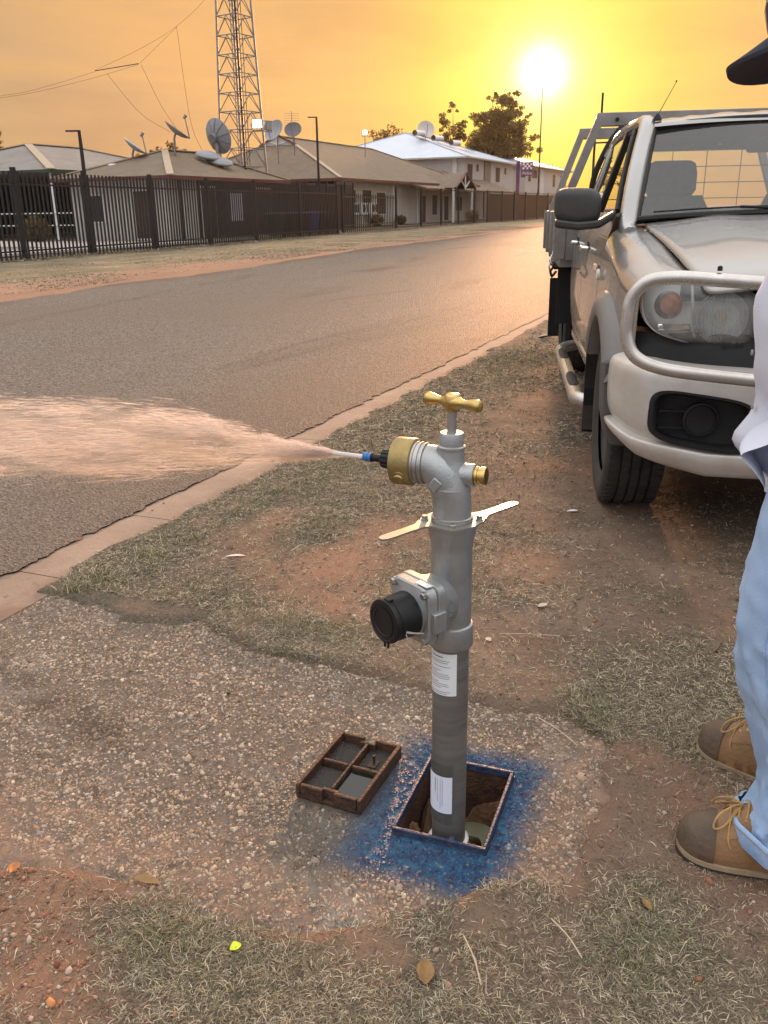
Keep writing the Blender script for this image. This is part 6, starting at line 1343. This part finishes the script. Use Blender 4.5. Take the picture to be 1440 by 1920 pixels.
# --- two storey white houses
boards = M('white_weatherboard', (.50, .475, .45), .7, 0, var=.06, scale=1)
tb = boards.node_tree; wv = tb.nodes.new('ShaderNodeTexWave'); wv.wave_type = 'BANDS'; wv.bands_direction = 'Z'; wv.wave_profile = 'SAW'; wv.inputs['Scale'].default_value = 1.6
tcx = tb.nodes.new('ShaderNodeTexCoord'); lnk(tb, tcx.outputs['Object'], wv.inputs['Vector']); bpn = tb.nodes.new('ShaderNodeBump'); bpn.inputs['Strength'].default_value = 1; bpn.inputs['Distance'].default_value = .04; lnk(tb, wv.outputs['Fac'], bpn.inputs['Height']); lnk(tb, bpn.outputs[0], tb.nodes['Principled BSDF'].inputs['Normal'])
roofw = M('pale_blue_white_roof', (.46, .52, .60), .45, .2, col2=(.52, .57, .64), scale=.8)
guttw = M('pale_gutter', (.42, .38, .34), .6, 0, var=.1)
b4 = empty('two_storey_house', (-40, 105.5, 0), 0, 'white two storey house with pale metal hip roof and water heater tanks', 'house')
hip_roof(b4, -10.3, 10.3, -11.3, 11.3, 6.46, 9.7, -3.0, 3.2, roofw, roofw, fm=guttw, capw=.12)
walls(b4, -9.5, 9.5, -10.5, 10.5, 0, 6.4, boards)
win(b4, 'y', (2.6, -10.5, 5.3), 4.4, 1.0, scrm); MB().box((8.6, -10.62, 3.2), (.5, .2, 6.3)).build('corner_panel', wallp, b4)
for y, w_, h_, z_ in ((-8.2, 2.0, 1.7, 5.0), (-5.4, 1.0, .8, 5.5), (3.0, 2.0, 1.7, 5.0), (6.4, 1.0, .8, 5.5)): win(b4, 'x', (9.5, y, z_), w_, h_, scrm)
MB().box((9.58, -1.6, 3.2), (.16, 2.4, 6.2)).build('recess_panel', M('brown_recess', (.19, .15, .125), .7, 0, var=.1), b4)
for i in range(3):
    y = -4.6+i*2.3; x = 2.6+i*1.4; zt = 6.46+(9.7-6.46)*(1-x/10.3)+.5
    tk = empty('solar_water_heater', (b4.location.x+x, b4.location.y+y-.8, zt), 0, ('nearest', 'middle', 'farthest')[i]+' roof water heater tank of the three on the white house', 'water heater', 'water heaters on the white house roof')
    MB().lathe([(.15, -.85), (.30, -.80), (.30, .80), (.15, .85)], (0, 0, 0), (.3, .95, 0), n=20).build('tank', whitem, tk); MB().lathe([(.31, -.87), (.31, -.78), (.1, -.88)], (0, 0, 0), (.3, .95, 0), n=20).build('tank_end', dark, tk)
    MB().add([(.35, -.9, -.28), (.35, .9, -.28), (2.3, .9, -.98), (2.3, -.9, -.98)], [(0, 1, 2, 3)]).build('collector', dark, tk)
b5 = empty('white_house', (-38.5, 136, 0), 0, 'farther white two storey house with pale roof behind the police sign', 'house')
hip_roof(b5, -8.7, 8.8, -14.5, 14.5, 6.6, 9.2, -6, 5, roofw, roofw, fm=guttw, capw=.12)
walls(b5, -8, 8, -13.8, 13.8, 0, 6.5, boards)
for y, w_, h_, z_ in ((-11.5, 1.6, 1.3, 5.2), (-8.6, 3.4, 1.1, 5.6), (4.0, 1.8, 1.8, 5.0), (9.5, 1.8, 1.8, 5.0)): win(b5, 'x', (8, y, z_), w_, h_, scrm)
MB().box((8.06, -4.2, 3.2), (.14, 2.2, 6.3)).build('recess_panel', wallp, b5)
MB().box((8.6, 0, 6.9), (.1, .1, .9)).build('roof_stack', whitem, b5)
# --- lattice tower
tw = empty('lattice_tower', (-25.9, 42.7, 0), 0, 'tall steel lattice radio tower standing behind the picket fence', 'tower')
vd = Vector((-.52, .855, 0)).normalized(); pd = Vector((vd.y, -vd.x, 0))
def lg(i, z_): hd_ = 1.33-.0415*z_; a_ = R(4)+i*math.pi/2; return (pd*math.cos(a_)+vd*math.sin(a_))*hd_+Vector((0, 0, z_))
NB, BH = 25, .88; ZT = NB*BH
for i in range(4): MB().tube([lg(i, 0), lg(i, ZT)], .055, 8).build('leg', poled if i == 3 else steelg, tw)
for k_ in range(1, NB+1):
    z_ = k_*BH
    for i in range(4):
        a_, b_ = lg(i, z_), lg((i+1) % 4, z_); MB().tube([a_, b_], .026, 5).build('girt', steelg, tw)
        if k_ < 17:
            m0 = a_.lerp(b_, .5)
            MB().tube([lg(i, z_-BH), m0], .022, 5).build('brace', steelg, tw); MB().tube([lg((i+1) % 4, z_-BH), m0], .022, 5).build('brace', steelg, tw)
ld = MB()
for s_ in (-.16, .16): ld.tube([lg(1, 0)*.72+pd*s_, lg(1, ZT)*.72+Vector((0, 0, ZT*.28))+pd*s_], .022, 5)
for k_ in range(66): z_ = .3+k_*.33; c_ = lg(1, z_)*.72; c_.z = z_; ld.tube([c_-pd*.16, c_+pd*.16], .012, 4)
ld.build('ladder', steelg, tw)
for s_ in (0, .14, .28): c0 = lg(1, 0)*.45+pd*(s_+.1); ld2 = MB().tube([c0, c0+Vector((0, 0, ZT))], .018, 5).build('feeder_cable', poled, tw)
# --- dishes
def dish(loc, nrm_, rad, label, post=None, mat=dishm, feed=True, ribs=False):
    o = empty('satellite_dish', loc, 0, label, 'satellite dish', 'satellite dishes'); n_ = Vector(nrm_).normalized(); d_ = rad*.30
    MB().lathe([(rad*k_, d_*k_*k_-d_*.4) for k_ in (.02, .25, .5, .75, 1.0)]+[(rad*k_, d_*k_*k_-d_*.4-.03) for k_ in (1.0, .75, .5, .25, .02)], (0, 0, 0), n_, n=36).build('reflector', mat, o)
    if ribs:
        x_ = n_.orthogonal().normalized(); y_ = n_.cross(x_)
        for i in range(10):
            a_ = i*math.pi/5; e_ = x_*math.cos(a_)+y_*math.sin(a_); MB().tube([e_*rad*.15-n_*(d_*.4+.06), e_*rad*.6+n_*(d_*.36-d_*.4-.06), e_*rad*.97+n_*(d_*.94-d_*.4-.05)], .018, 5).build('back_rib', steelg, o)
        MB().lathe([(.22, -.35), (.22, -.12), (.12, -.08)], (0, 0, 0), n_, n=16).build('hub', steelg, o)
    if feed:
        f_ = n_*rad*1.15; low = Vector((0, 0, -1)); low = (low-n_*low.dot(n_)).normalized()*rad*.95+n_*d_*.5
        MB().tube([low, f_], .03, 6).build('feed_arm', steelg, o); MB().lathe([(.06, -.1), (.08, .1)], f_, n_, n=10).build('feed_horn', steelg, o)
    if post:
        MB().tube([-n_*(d_*.4+.03), -n_*(d_*.4+.15)+Vector((0, 0, -.1)), Vector((0, 0, 0))-n_*.3+Vector((0, 0, -post))], .05, 8).build('mount', steelg, o)
    return o
dish((-25.95, 40.35, 4.85), (.25, .90, .28), .86, 'large round grey dish mounted on the left side of the lattice tower', post=None, ribs=True, feed=False)
MB().tube([(0, 0, 0), (.1, -.15, -1.4), (.1, -.15, -3.0)], .09, 8).build('mast', steelg, bpy.data.objects['satellite_dish'])
dish((-32.6, 58.2, 6.6), (-.2, -.8, .45), .78, 'pale round dish behind the gablet of the station roof', post=2.0)
dish((-32.1, 60.0, 6.75), (.25, -.75, .55), .62, 'dark round dish right of the gablet on the station roof', post=1.5, mat=dishd)
dish((-28.0, 36.4, 4.22), (.65, .35, 1.05), .60, 'tilted white dish over the left hip of the low building', post=.7, mat=M('dish_white', (.42, .42, .42), .6, 0, var=.1))
dish((-26.4, 37.6, 4.92), (.65, .35, 1.05), .68, 'tilted white dish on a post near the ridge of the low building', post=1.0, mat=dishm)
dish((-37.1, 101.4, 9.8), (.5, -.8, .35), 1.0, 'pale dish beside the water heaters on the white house', post=1.6, mat=M('dish_pale', (.5, .48, .46), .6, 0, var=.1))
dish((-35.1, 130.3, 9.3), (.5, -.8, .30), 1.15, 'pale dish on the farther white house in front of the tree', post=1.6, mat=M('dish_rose', (.42, .36, .34), .6, 0, var=.1))
for i, (x, y, z_, rr_) in enumerate(((-25.85, 39.3, 3.93, .62), (-25.3, 39.6, 3.62, .58))):
    o = empty('radome', (x, y, z_), 0, ('upper', 'lower')[i]+' flat white radome lying on the low building roof below the big dish', 'radome', 'flat radomes on the low building roof')
    MB().lathe([(.0, .20), (rr_*.5, .18), (rr_*.85, .10), (rr_, 0), (rr_*.98, -.06), (rr_*.8, -.12), (0, -.12)], (0, 0, 0), (.25, -.1, 1), n=32, caps=(False, False)).build('shell', dishm, o); MB().cyl((0, 0, -.1), (0, 0, -.7), .12, n=10).build('pedestal', steelg, o)
# --- lights
def floodlight(loc, label, aim, sz=.34, pole=0.0, on=True):
    o = empty('floodlight', loc, 0, label, 'floodlight', 'floodlights'); n_ = Vector(aim).normalized(); z_ = Vector((0, 0, 1)); x_ = z_.cross(n_).normalized(); y_ = n_.cross(x_); m3 = Matrix((x_, y_, n_)).transposed()
    MB().box((0, 0, 0), (sz*1.3, sz*1.2, .22), M3=m3).build('housing', steelg, o, bevel=.02); MB().box(n_*.125, (sz*1.05, sz*.95, .03), M3=m3).build('lamp_glass', lit if on else M('unlit_glass', (.3, .3, .28), .2, 0, var=0), o)
    MB().tube([x_*sz*.75, x_*sz*.75-z_*.3, -x_*sz*.75-z_*.3, -x_*sz*.75], .025, 6).build('bracket', steelg, o)
    if pole: MB().tube([-z_*.3, -z_*(.3+pole)], .04, 8).build('pole', steelg, o)
    return o
floodlight((-24.72, 42.30, 5.54), 'lit square floodlight on the right edge of the lattice tower', (.45, -.89, -.12), .38)
floodlight((-24.25, 42.55, 5.45), 'unlit floodlight beside the lit one on the lattice tower', (.98, -.2, -.15), .40, on=False)
floodlight((-30.27, 68.62, 7.1), 'small lit floodlight on a short pole above the station roof', (.45, -.89, -.1), .30, pole=1.5)
def lamp_post(x, y, hgt, label, dx):
    o = empty('lamp_post', (x, y, 0), 0, label, 'lamp post', 'slim black lamp posts')
    MB().tube([(0, 0, 0), (0, 0, hgt)], [.085, .06], 10).build('pole', poled, o); a_ = Vector((dx[0], dx[1], 0)).normalized()
    MB().loft([[a_*t_+Vector((-a_.y, a_.x, 0))*s_*w_+Vector((0, 0, hgt+z_)) for s_, z_ in ((-1, -.02), (1, -.02), (1, .03), (-1, .03))] for t_, w_ in ((-.06, .05), (.08, .07), (.42, .08), (.48, .05))]).build('lamp_head', poled, o, bevel=.01)
    MB().box(tuple(a_*.26+Vector((0, 0, hgt-.026))), (.24, .10, .012), rz=math.atan2(a_.y, a_.x)).build('led_panel', M('led_panel', (.5, .5, .48), .3, 0, var=0), o)
lamp_post(-22.7, 26.5, 4.05, 'slim black lamp post behind the fence in front of the low building', (-1, -.4)); lamp_post(-23.35, 46.4, 6.1, 'slim black lamp post in front of the station roof right of the tower', (-1, -.4))
# --- wire antenna between masts
wa = empty('wire_antenna', (-29, 38, 7.5), 0, 'thin wire antenna with spreader bar strung left of the lattice tower', 'antenna'); wo = Vector((-29, 38, 7.5))
def wire(pts, r_=.006, nm='wire', sag=0.0, mt_=poled): MB().tube([Vector(p)-wo for p in cr(pts, 5)], r_, 5).build(nm, mt_, wa)
wire([(-38, 30.2, 5.9), (-33.68, 34.2, 6.55), (-32.0, 35.77, 7.07), (-30.43, 37.13, 7.71)]); wire([(-38, 30.2, 5.8), (-33.6, 34.25, 6.48), (-31, 36.6, 7.25), (-28.8, 38.4, 8.06)])
wire([(-30.43, 37.13, 7.74), (-28.8, 38.4, 8.10)], .020, 'spreader'); wire([(-30.42, 37.13, 7.76), (-28.7, 38.5, 8.75), (-27.2, 39.55, 9.77), (-25.9, 40.4, 11.1), (-25.6, 41.6, 13)]); wire([(-28.76, 38.43, 8.11), (-27.2, 39.53, 9.73)])
wire([(-30.01, 37.46, 7.63), (-28.9, 38.3, 5.9), (-27.81, 39.12, 5.06)], .008, 'drop_wire'); wire([(-28.71, 38.47, 8.04), (-28.1, 38.9, 6.3), (-27.59, 39.28, 5.25)], .008, 'drop_wire'); wire([(-27.23, 39.53, 9.73), (-27.0, 39.7, 5.69), (-26.59, 39.96, 4.15)], .008, 'drop_wire')
an = empty('television_aerial', (-35.4, 66, 6.6), 0, 'faint lattice aerial on the station roof ridge', 'antenna')
MB().tube([(0, 0, 0), (0, 0, 2.1)], .03, 6).build('mast', steelg, an)
for k_ in range(7): MB().tube([(-.5, -.3, .9+k_*.17), (.5, .3, .9+k_*.17)], .012, 4).build('element', steelg, an)
# --- bins
def binm(x, y, colr, lidc, label):
    o = empty('wheelie_bin', (x, y, .06), R(-8), label, 'bin', 'wheelie bins behind the fence'); bm_ = M('bin_'+label[:6].strip(), colr, .5, 0, var=.15); lm_ = M('binlid_'+label[:6].strip(), lidc, .5, 0, var=.15)
    MB().loft([[(sx*w_, sy*d_, z_) for sx, sy in ((-1, -1), (1, -1), (1, 1), (-1, 1))] for z_, w_, d_ in ((.08, .26, .27), (1.0, .34, .37), (1.06, .37, .40))]).build('body', bm_, o, bevel=.03)
    MB().loft([[(sx*w_, sy*d_, z_) for sx, sy in ((-1, -1), (1, -1), (1, 1), (-1, 1))] for z_, w_, d_ in ((1.06, .385, .415), (1.10, .385, .415), (1.17, .28, .30))]).build('lid', lm_, o, bevel=.02)
    for s_ in (-1, 1): MB().cyl((s_*.27, .32, .10), (s_*.32, .32, .10), .10, n=16).build('wheel', dark, o)
binm(-22.6, 39.9, (.012, .035, .022), (.015, .045, .028), 'green wheelie bin, leftmost of the bins behind the fence'); binm(-22.65, 41.4, (.016, .016, .014), (.02, .02, .018), 'darkest wheelie bin between the green one and the pair near the blue bin')
binm(-22.75, 43.0, (.014, .018, .015), (.016, .018, .016), 'blackish wheelie bin just left of the blue bin'); binm(-22.9, 44.35, (.025, .08, .42), (.03, .09, .42), 'bright blue wheelie bin near the fence corner'); binm(-23.0, 45.6, (.010, .012, .012), (.012, .013, .012), 'black wheelie bin hard against the fence corner post')
# --- sign and poles
sg = empty('police_sign', (-24.3, 98.2, 0), 0, 'purple police sign with white chequered emblem above the far fence', 'sign'); sg.scale = (1.15, 1.15, 1.12); purp = M('purple_sign', (.10, .022, .085), .5, 0, var=.06)
ex = Vector((.97, .24, 0)).normalized(); ey = Vector((-ex.y, ex.x, 0)); m3 = Matrix((ex, ey, Vector((0, 0, 1)))).transposed()
MB().box((-.85*ex.x, -.85*ex.y, 2.65), (.34, .16, 5.3), M3=m3).build('post', purp, sg); pn = MB().box((0, 0, 4.62), (1.12, .08, 1.26), M3=m3).build('panel', purp, sg)
MB().box(tuple(-ex*.35+Vector((0, 0, 3.92))), (.42, .07, .12), M3=m3).build('arrow_tab', purp, sg)
for i in range(5):
    for j in range(3):
        if (i+j) % 2 == 0: MB().box(tuple(ex*(-.36+i*.18)-ey*.045+Vector((0, 0, 5.03-j*.18))), (.175, .012, .175), M3=m3).build('chequer', whitem, pn)
text('lettering', 'Police', .36, whitem, pn, ex*.0-ey*.046+Vector((0, 0, 4.22)), (R(90), 0, math.atan2(ex.y, ex.x)), .004)
fp = empty('flagpole', (-24.6, 105.0, 0), 0, 'slender tall flagpole beside the police sign', 'pole'); MB().tube([(0, 0, 0), (0, 0, 13.6)], [.11, .05], 10).build('shaft', poled, fp); MB().lathe([(.0, 0), (.09, .08), (0, .17)], (0, 0, 13.6), n=12, caps=(False, False)).build('truck_ball', poled, fp)
up_ = empty('utility_pole', (-10.4, 59.1, 0), 0, 'thin power pole seen through the truck rack', 'pole'); MB().tube([(0, 0, 0), (0, 0, 5.3)], [.10, .07], 8).build('shaft', poled, up_); MB().box((.3, 0, 5.0), (1.0, .08, .1)).build('cross_arm', poled, up_)
# --- trees
leafm = M('tree_leaf', (.045, .050, .016), .7, 0, col2=(.10, .085, .028), scale=.9)
tl2 = leafm.node_tree; bs = tl2.nodes['Principled BSDF']; trn = tl2.nodes.new('ShaderNodeBsdfTranslucent'); trn.inputs[0].default_value = (.34, .19, .035, 1); mxs = tl2.nodes.new('ShaderNodeMixShader'); mxs.inputs[0].default_value = .35
lnk(tl2, bs.outputs[0], mxs.inputs[1]); lnk(tl2, trn.outputs[0], mxs.inputs[2]); lnk(tl2, mxs.outputs[0], tl2.nodes['Material Output'].inputs[0])
bark = M('bark', (.045, .032, .022), .9, 0, var=.3, scale=4)
def tree(loc, blobs, label, trunk_h, leaf=.28, per=420, name='tree', seed=0, tr=.28):
    o = empty(name, loc, 0, label, 'tree', 'trees against the sky'); g = np.random.default_rng(seed); m_ = MB(); m_.tube(cr([(0, 0, -.2), (.15, 0, trunk_h*.5), (.0, .1, trunk_h)], 4), [tr*(1-.06*i) for i in range(9)], 10)
    C_ = []
    for (bx, by, bz, br) in blobs:
        m_.tube(cr([(0, .1, trunk_h*.8), (bx*.5, by*.5, (trunk_h+bz)*.5), (bx, by, bz)], 3), [tr*.45, tr*.38, tr*.32, tr*.26, tr*.2, tr*.13, tr*.06], 7)
        nc = max(5, int(br*br*4.5))
        for _ in range(nc):
            d_ = g.normal(size=3); d_ /= np.linalg.norm(d_); C_.append((np.array([bx, by, bz])+d_*br*g.uniform(.35, 1.05)*np.array([1, 1, .85]), br*g.uniform(.24, .50)))
            if g.random() < .35: c_ = C_[-1][0]; m_.tube([(bx, by, bz), tuple(c_)], [tr*.10, tr*.03], 5)
    m_.build('trunk', bark, o); n = per; V_ = []
    for c_, r_ in C_:
        k_ = int(n*r_*r_)+10; d_ = g.normal(size=(k_, 3)); d_ /= np.linalg.norm(d_, axis=1)[:, None]; p = c_+d_*(r_*g.random((k_, 1))**.45)*np.array([1.1, 1.1, .8])
        a_ = g.normal(size=(k_, 3)); a_ /= np.linalg.norm(a_, axis=1)[:, None]; b_ = np.cross(a_, g.normal(size=(k_, 3))); b_ /= np.linalg.norm(b_, axis=1)[:, None]; s_ = leaf*g.uniform(.5, 1.1, (k_, 1))
        V_.append(np.stack([p-a_*s_*.5, p+b_*s_*.28, p+a_*s_*.5, p-b_*s_*.28], 1))
    V_ = np.concatenate(V_).reshape(-1, 3); npmesh('crown', V_, np.arange(len(V_)).reshape(-1, 4), leafm, o)
    return o
tree((-37.0, 125, 0), [(-.2, 0, 9.0, 2.6), (1.8, .5, 12.2, 2.4), (2.6, 0, 14.6, 1.6), (3.9, .3, 13.6, 1.3), (-.6, -.5, 13.2, 1.5), (1.0, 0, 15.4, 1.0), (4.6, 0, 10.6, 1.9), (6.4, 0, 9.0, 1.4), (2.6, .8, 8.6, 2.6), (4.0, -.5, 15.6, .8), (5.4, .3, 12.6, 1.0), (7.2, 0, 10.2, .7), (.2, 0, 11.0, 1.6)], 'big spreading tree standing below the sun behind the white houses', 6.0, .36, 300, 'large_tree', 3, .38)
tree((-41.2, 124, 0), [(-.8, 0, 12.6, 1.3), (-.2, 0, 14.2, .9), (.8, .3, 11.0, 1.4), (-1.6, 0, 10.8, 1.2), (1.4, 0, 12.2, .9), (0, 0, 9.2, 1.6)], 'narrower tree left of the big one behind the water heaters', 6.0, .36, 300, 'tree', 5, .28)
tree((-49.9, 120, 0), [(-1.5, 0, 10.3, 1.6), (.8, 0, 10.6, 1.7), (2.6, 0, 10.0, 1.2)], 'low tree top peeping over the left of the white roof', 7.0, .45, 90, 'tree', 6, .3)
tree((-62, 85, 0), [(0, 0, 7.3, 1.5), (2.0, .3, 7.5, 1.2), (-2.0, 0, 7.0, 1.1)], 'tree top just above the low building ridge', 5.0, .4, 90, 'tree', 8, .3)
tree((-73, 71.5, 0), [(0, 0, 7.4, 1.6), (1.2, 0, 8.6, 1.0)], 'tree at the left edge above the open shelter', 5.0, .4, 90, 'tree', 9, .3)
tree((-13.5, 96, 0), [(0, 0, 4.6, 1.5), (1.5, 0, 5.4, 1.1), (-1.3, 0, 4.0, 1.0), (2.4, 0, 3.8, 1.2)], 'small tree seen behind the truck rack legs', 2.5, .35, 110, 'tree', 10, .2)
def shrub(loc, r_, label, seed, n=900, leaf=.10):
    g = np.random.default_rng(seed); o = empty('shrub', loc, 0, label, 'shrub', 'shrubs by the buildings'); d_ = g.normal(size=(n, 3)); d_ /= np.linalg.norm(d_, axis=1)[:, None]; p = d_*r_*g.random((n, 1))**.5*np.array([1, 1, .8])+np.array([0, 0, r_*.75])
    a_ = g.normal(size=(n, 3)); a_ /= np.linalg.norm(a_, axis=1)[:, None]; b_ = np.cross(a_, g.normal(size=(n, 3))); b_ /= np.linalg.norm(b_, axis=1)[:, None]; V_ = np.stack([p-a_*leaf, p+b_*leaf*.5, p+a_*leaf, p-b_*leaf*.5], 1).reshape(-1, 3)
    npmesh('foliage', V_, np.arange(len(V_)).reshape(-1, 4), leafm, o)
    for k_ in range(4): MB().tube([(0, 0, -.05), (g.normal()*r_*.4, g.normal()*r_*.4, r_)], .03, 5).build('stem', bark, o)
shrub((-31.6, 33.0, .08), .75, 'leafy shrub beside the left wall of the low building', 21); shrub((-33.0, 34.2, .08), .65, 'leafy shrub under the shelter gutter left of the low building', 22)
shrub((-28.3, 66.2, .05), .55, 'scrubby shrub at the foot of the station wall near the gate', 23, 600); shrub((-28.4, 71.5, .05), .5, 'scrubby shrub at the foot of the station wall past the air conditioners', 24, 600); shrub((-24.6, 79.5, .05), .7, 'dry shrub beside the mesh fence where the dark screen starts', 25, 600)
# ------------------------------------------------------------------ litter one could pick up
dryl = M('dry_leaf_brown', (.22, .12, .045), .75, 0, col2=(.30, .18, .07), scale=60); palel = M('bleached_leaf', (.50, .44, .36), .75, 0, var=.1, scale=60); whl = M('white_scrap', (.66, .62, .58), .7, 0, var=.08, scale=60); yel = M('yellow_petal', (.62, .70, .03), .6, 0, var=.1, scale=60); barkm = M('bark_chip', (.12, .085, .06), .85, 0, var=.25, scale=60); strw = M('straw_stick', (.46, .37, .25), .8, 0, var=.15, scale=60)
def leaf_(x, y, L__, W_, rz, mat, label, cat, curl=.25, name='leaf', z=None, lift=.003):
    rows = []
    for i in range(9):
        t_ = i/8; w_ = W_*math.sin(math.pi*min(1, max(.02, t_)))**.8/2+.0004; rows.append([((t_-.5)*L__, s_*w_, lift+curl*L__*(t_-.5)**2+abs(s_)*w_*.45*(1+curl)) for s_ in (-1, -.5, 0, .5, 1)])
    zz = float(zg(np.array(x), np.array(y))) if z is None else z
    o = MB().grid(rows).build(name, mat, None, smooth=80); o.location = (x, y, zz+.002); o.rotation_euler = (random.uniform(-.15, .15), random.uniform(-.15, .15), rz); sm_ = o.modifiers.new('thick', 'SOLIDIFY'); sm_.thickness = .0006
    return tag(o, label, cat, 'leaves and scraps on the verge')
leaf_(-1.75, 2.64, .075, .020, .5, whl, 'long white scrap lying in the grass left of the standpipe', 'scrap', .05, 'paper_scrap')
leaf_(-.54, 2.62, .045, .022, 1.1, palel, 'bleached curled leaf on the soil right of the meter', 'leaf', .5); leaf_(-.64, 3.64, .05, .02, .2, whl, 'small white scrap near the front tyre', 'scrap', .2, 'paper_scrap')
leaf_(-.64, 2.32, .03, .016, 2.3, palel, 'pale leaf beside the standpipe collar, left of the straw', 'leaf', .4); leaf_(-.74, 1.02, .022, .020, .9, yel, 'small bright yellow flower in the near grass', 'flower', .5, 'flower')
leaf_(-.40, 1.09, .055, .032, 1.9, dryl, 'broad brown curled leaf at the near edge below the pit', 'leaf', .7); leaf_(-.06, 1.40, .035, .014, 2.2, dryl, 'narrow yellowish leaf in the grass in front of the near boot', 'leaf', .2)
leaf_(0.0, 2.55, .10, .036, 1.3, barkm, 'grey bark chip beside the jeans under the bumper', 'bark', .1, 'bark_chip'); leaf_(.07, 2.95, .05, .02, .4, barkm, 'small dark bark chip in the shade of the bumper', 'bark', .1, 'bark_chip')
leaf_(-1.27, 1.02, .035, .022, 2.0, M('orange_leaf', (.42, .16, .05), .7, 0, var=.15), 'orange brown leaf at the lower left edge of the path', 'leaf', .6); leaf_(-1.29, 1.29, .03, .014, 2.4, barkm, 'dark seed pod lying on the aggregate path', 'seed pod', .6, 'seed_pod', z=.004)
leaf_(-1.0, 1.1, .06, .020, .15, dryl, 'tan leaf lying flat on the near edge of the path', 'leaf', .08, z=.004); leaf_(-1.96, 8.91, .16, .10, .2, palel, 'pale flattened scrap on the dirt by the rear wheel', 'scrap', .05, 'paper_scrap'); leaf_(-.72, 2.72, .05, .012, -.4, barkm, 'dark twig scrap right of the meter housing', 'twig', .05, 'twig')
for i, (x0, y0, x1, y1, lb_) in enumerate(((-.62, 2.37, -.44, 2.42, 'straight pale straw lying right of the standpipe tube'), (-.22, 1.29, -.15, 1.22, 'pale stick in the grass right of the blue paint'), (-.40, 1.55+.40, -.28, 1.86, 'thin pale stem at the right edge of the path behind the pipe'), (-.30, 1.10, -.36, 1.19, 'bent straw on the red soil below the pit'))):
    z_ = .022; o = MB().tube(cr([(0, 0, 0), ((x1-x0)*.5+.004, (y1-y0)*.5, .004), (x1-x0, y1-y0, .001)], 4), .0014, 6).build('straw', strw); o.location = (x0, y0, z_); tag(o, lb_, 'straw', 'loose straws')
for i, (x, y, s_, lb_) in enumerate(((-.97, .80, .012, 'orange brown pebble at the bottom left corner'), (-1.02, .87, .010, 'dark red pebble left of the orange one in the near soil'), (-1.24, 1.78, .006, 'small black pebble on the aggregate path left of the lid'), (-1.13, .95, .009, 'reddish stone lump on the bare soil at lower left'))):
    v, f, t_ = stones(np.array([0.0]), np.array([0.0]), np.array([s_]), np.array([0.0])); o = npmesh('pebble', v, f, M('pebble%d' % i, ((.46, .20, .07), (.16, .05, .03), (.012, .011, .010), (.24, .10, .06))[i], .8, 0, var=.15, scale=60), None, True); o.location = (x, y, float(zg(np.array(x), np.array(y))) if i != 2 else .003); tag(o, lb_, 'pebble', 'pebbles')

# ------------------------------------------------------------------ smoke haze hanging in the air
hzm = bpy.data.materials.new('smoke_haze'); hzm.use_nodes = True; t = hzm.node_tree; t.nodes.remove(t.nodes['Principled BSDF']); pv = t.nodes.new('ShaderNodeVolumePrincipled')
pv.inputs['Color'].default_value = (1.0, .86, .68, 1); pv.inputs['Density'].default_value = .00012; pv.inputs['Anisotropy'].default_value = .7; lnk(t, pv.outputs[0], t.nodes['Material Output'].inputs['Volume'])
hz_o = MB().box((-30, 75, 11.5), (160, 190, 25)).build('haze', hzm, smooth=0); hz_o['kind'] = 'stuff'; hz_o['label'] = 'thin warm smoke haze over the whole street'
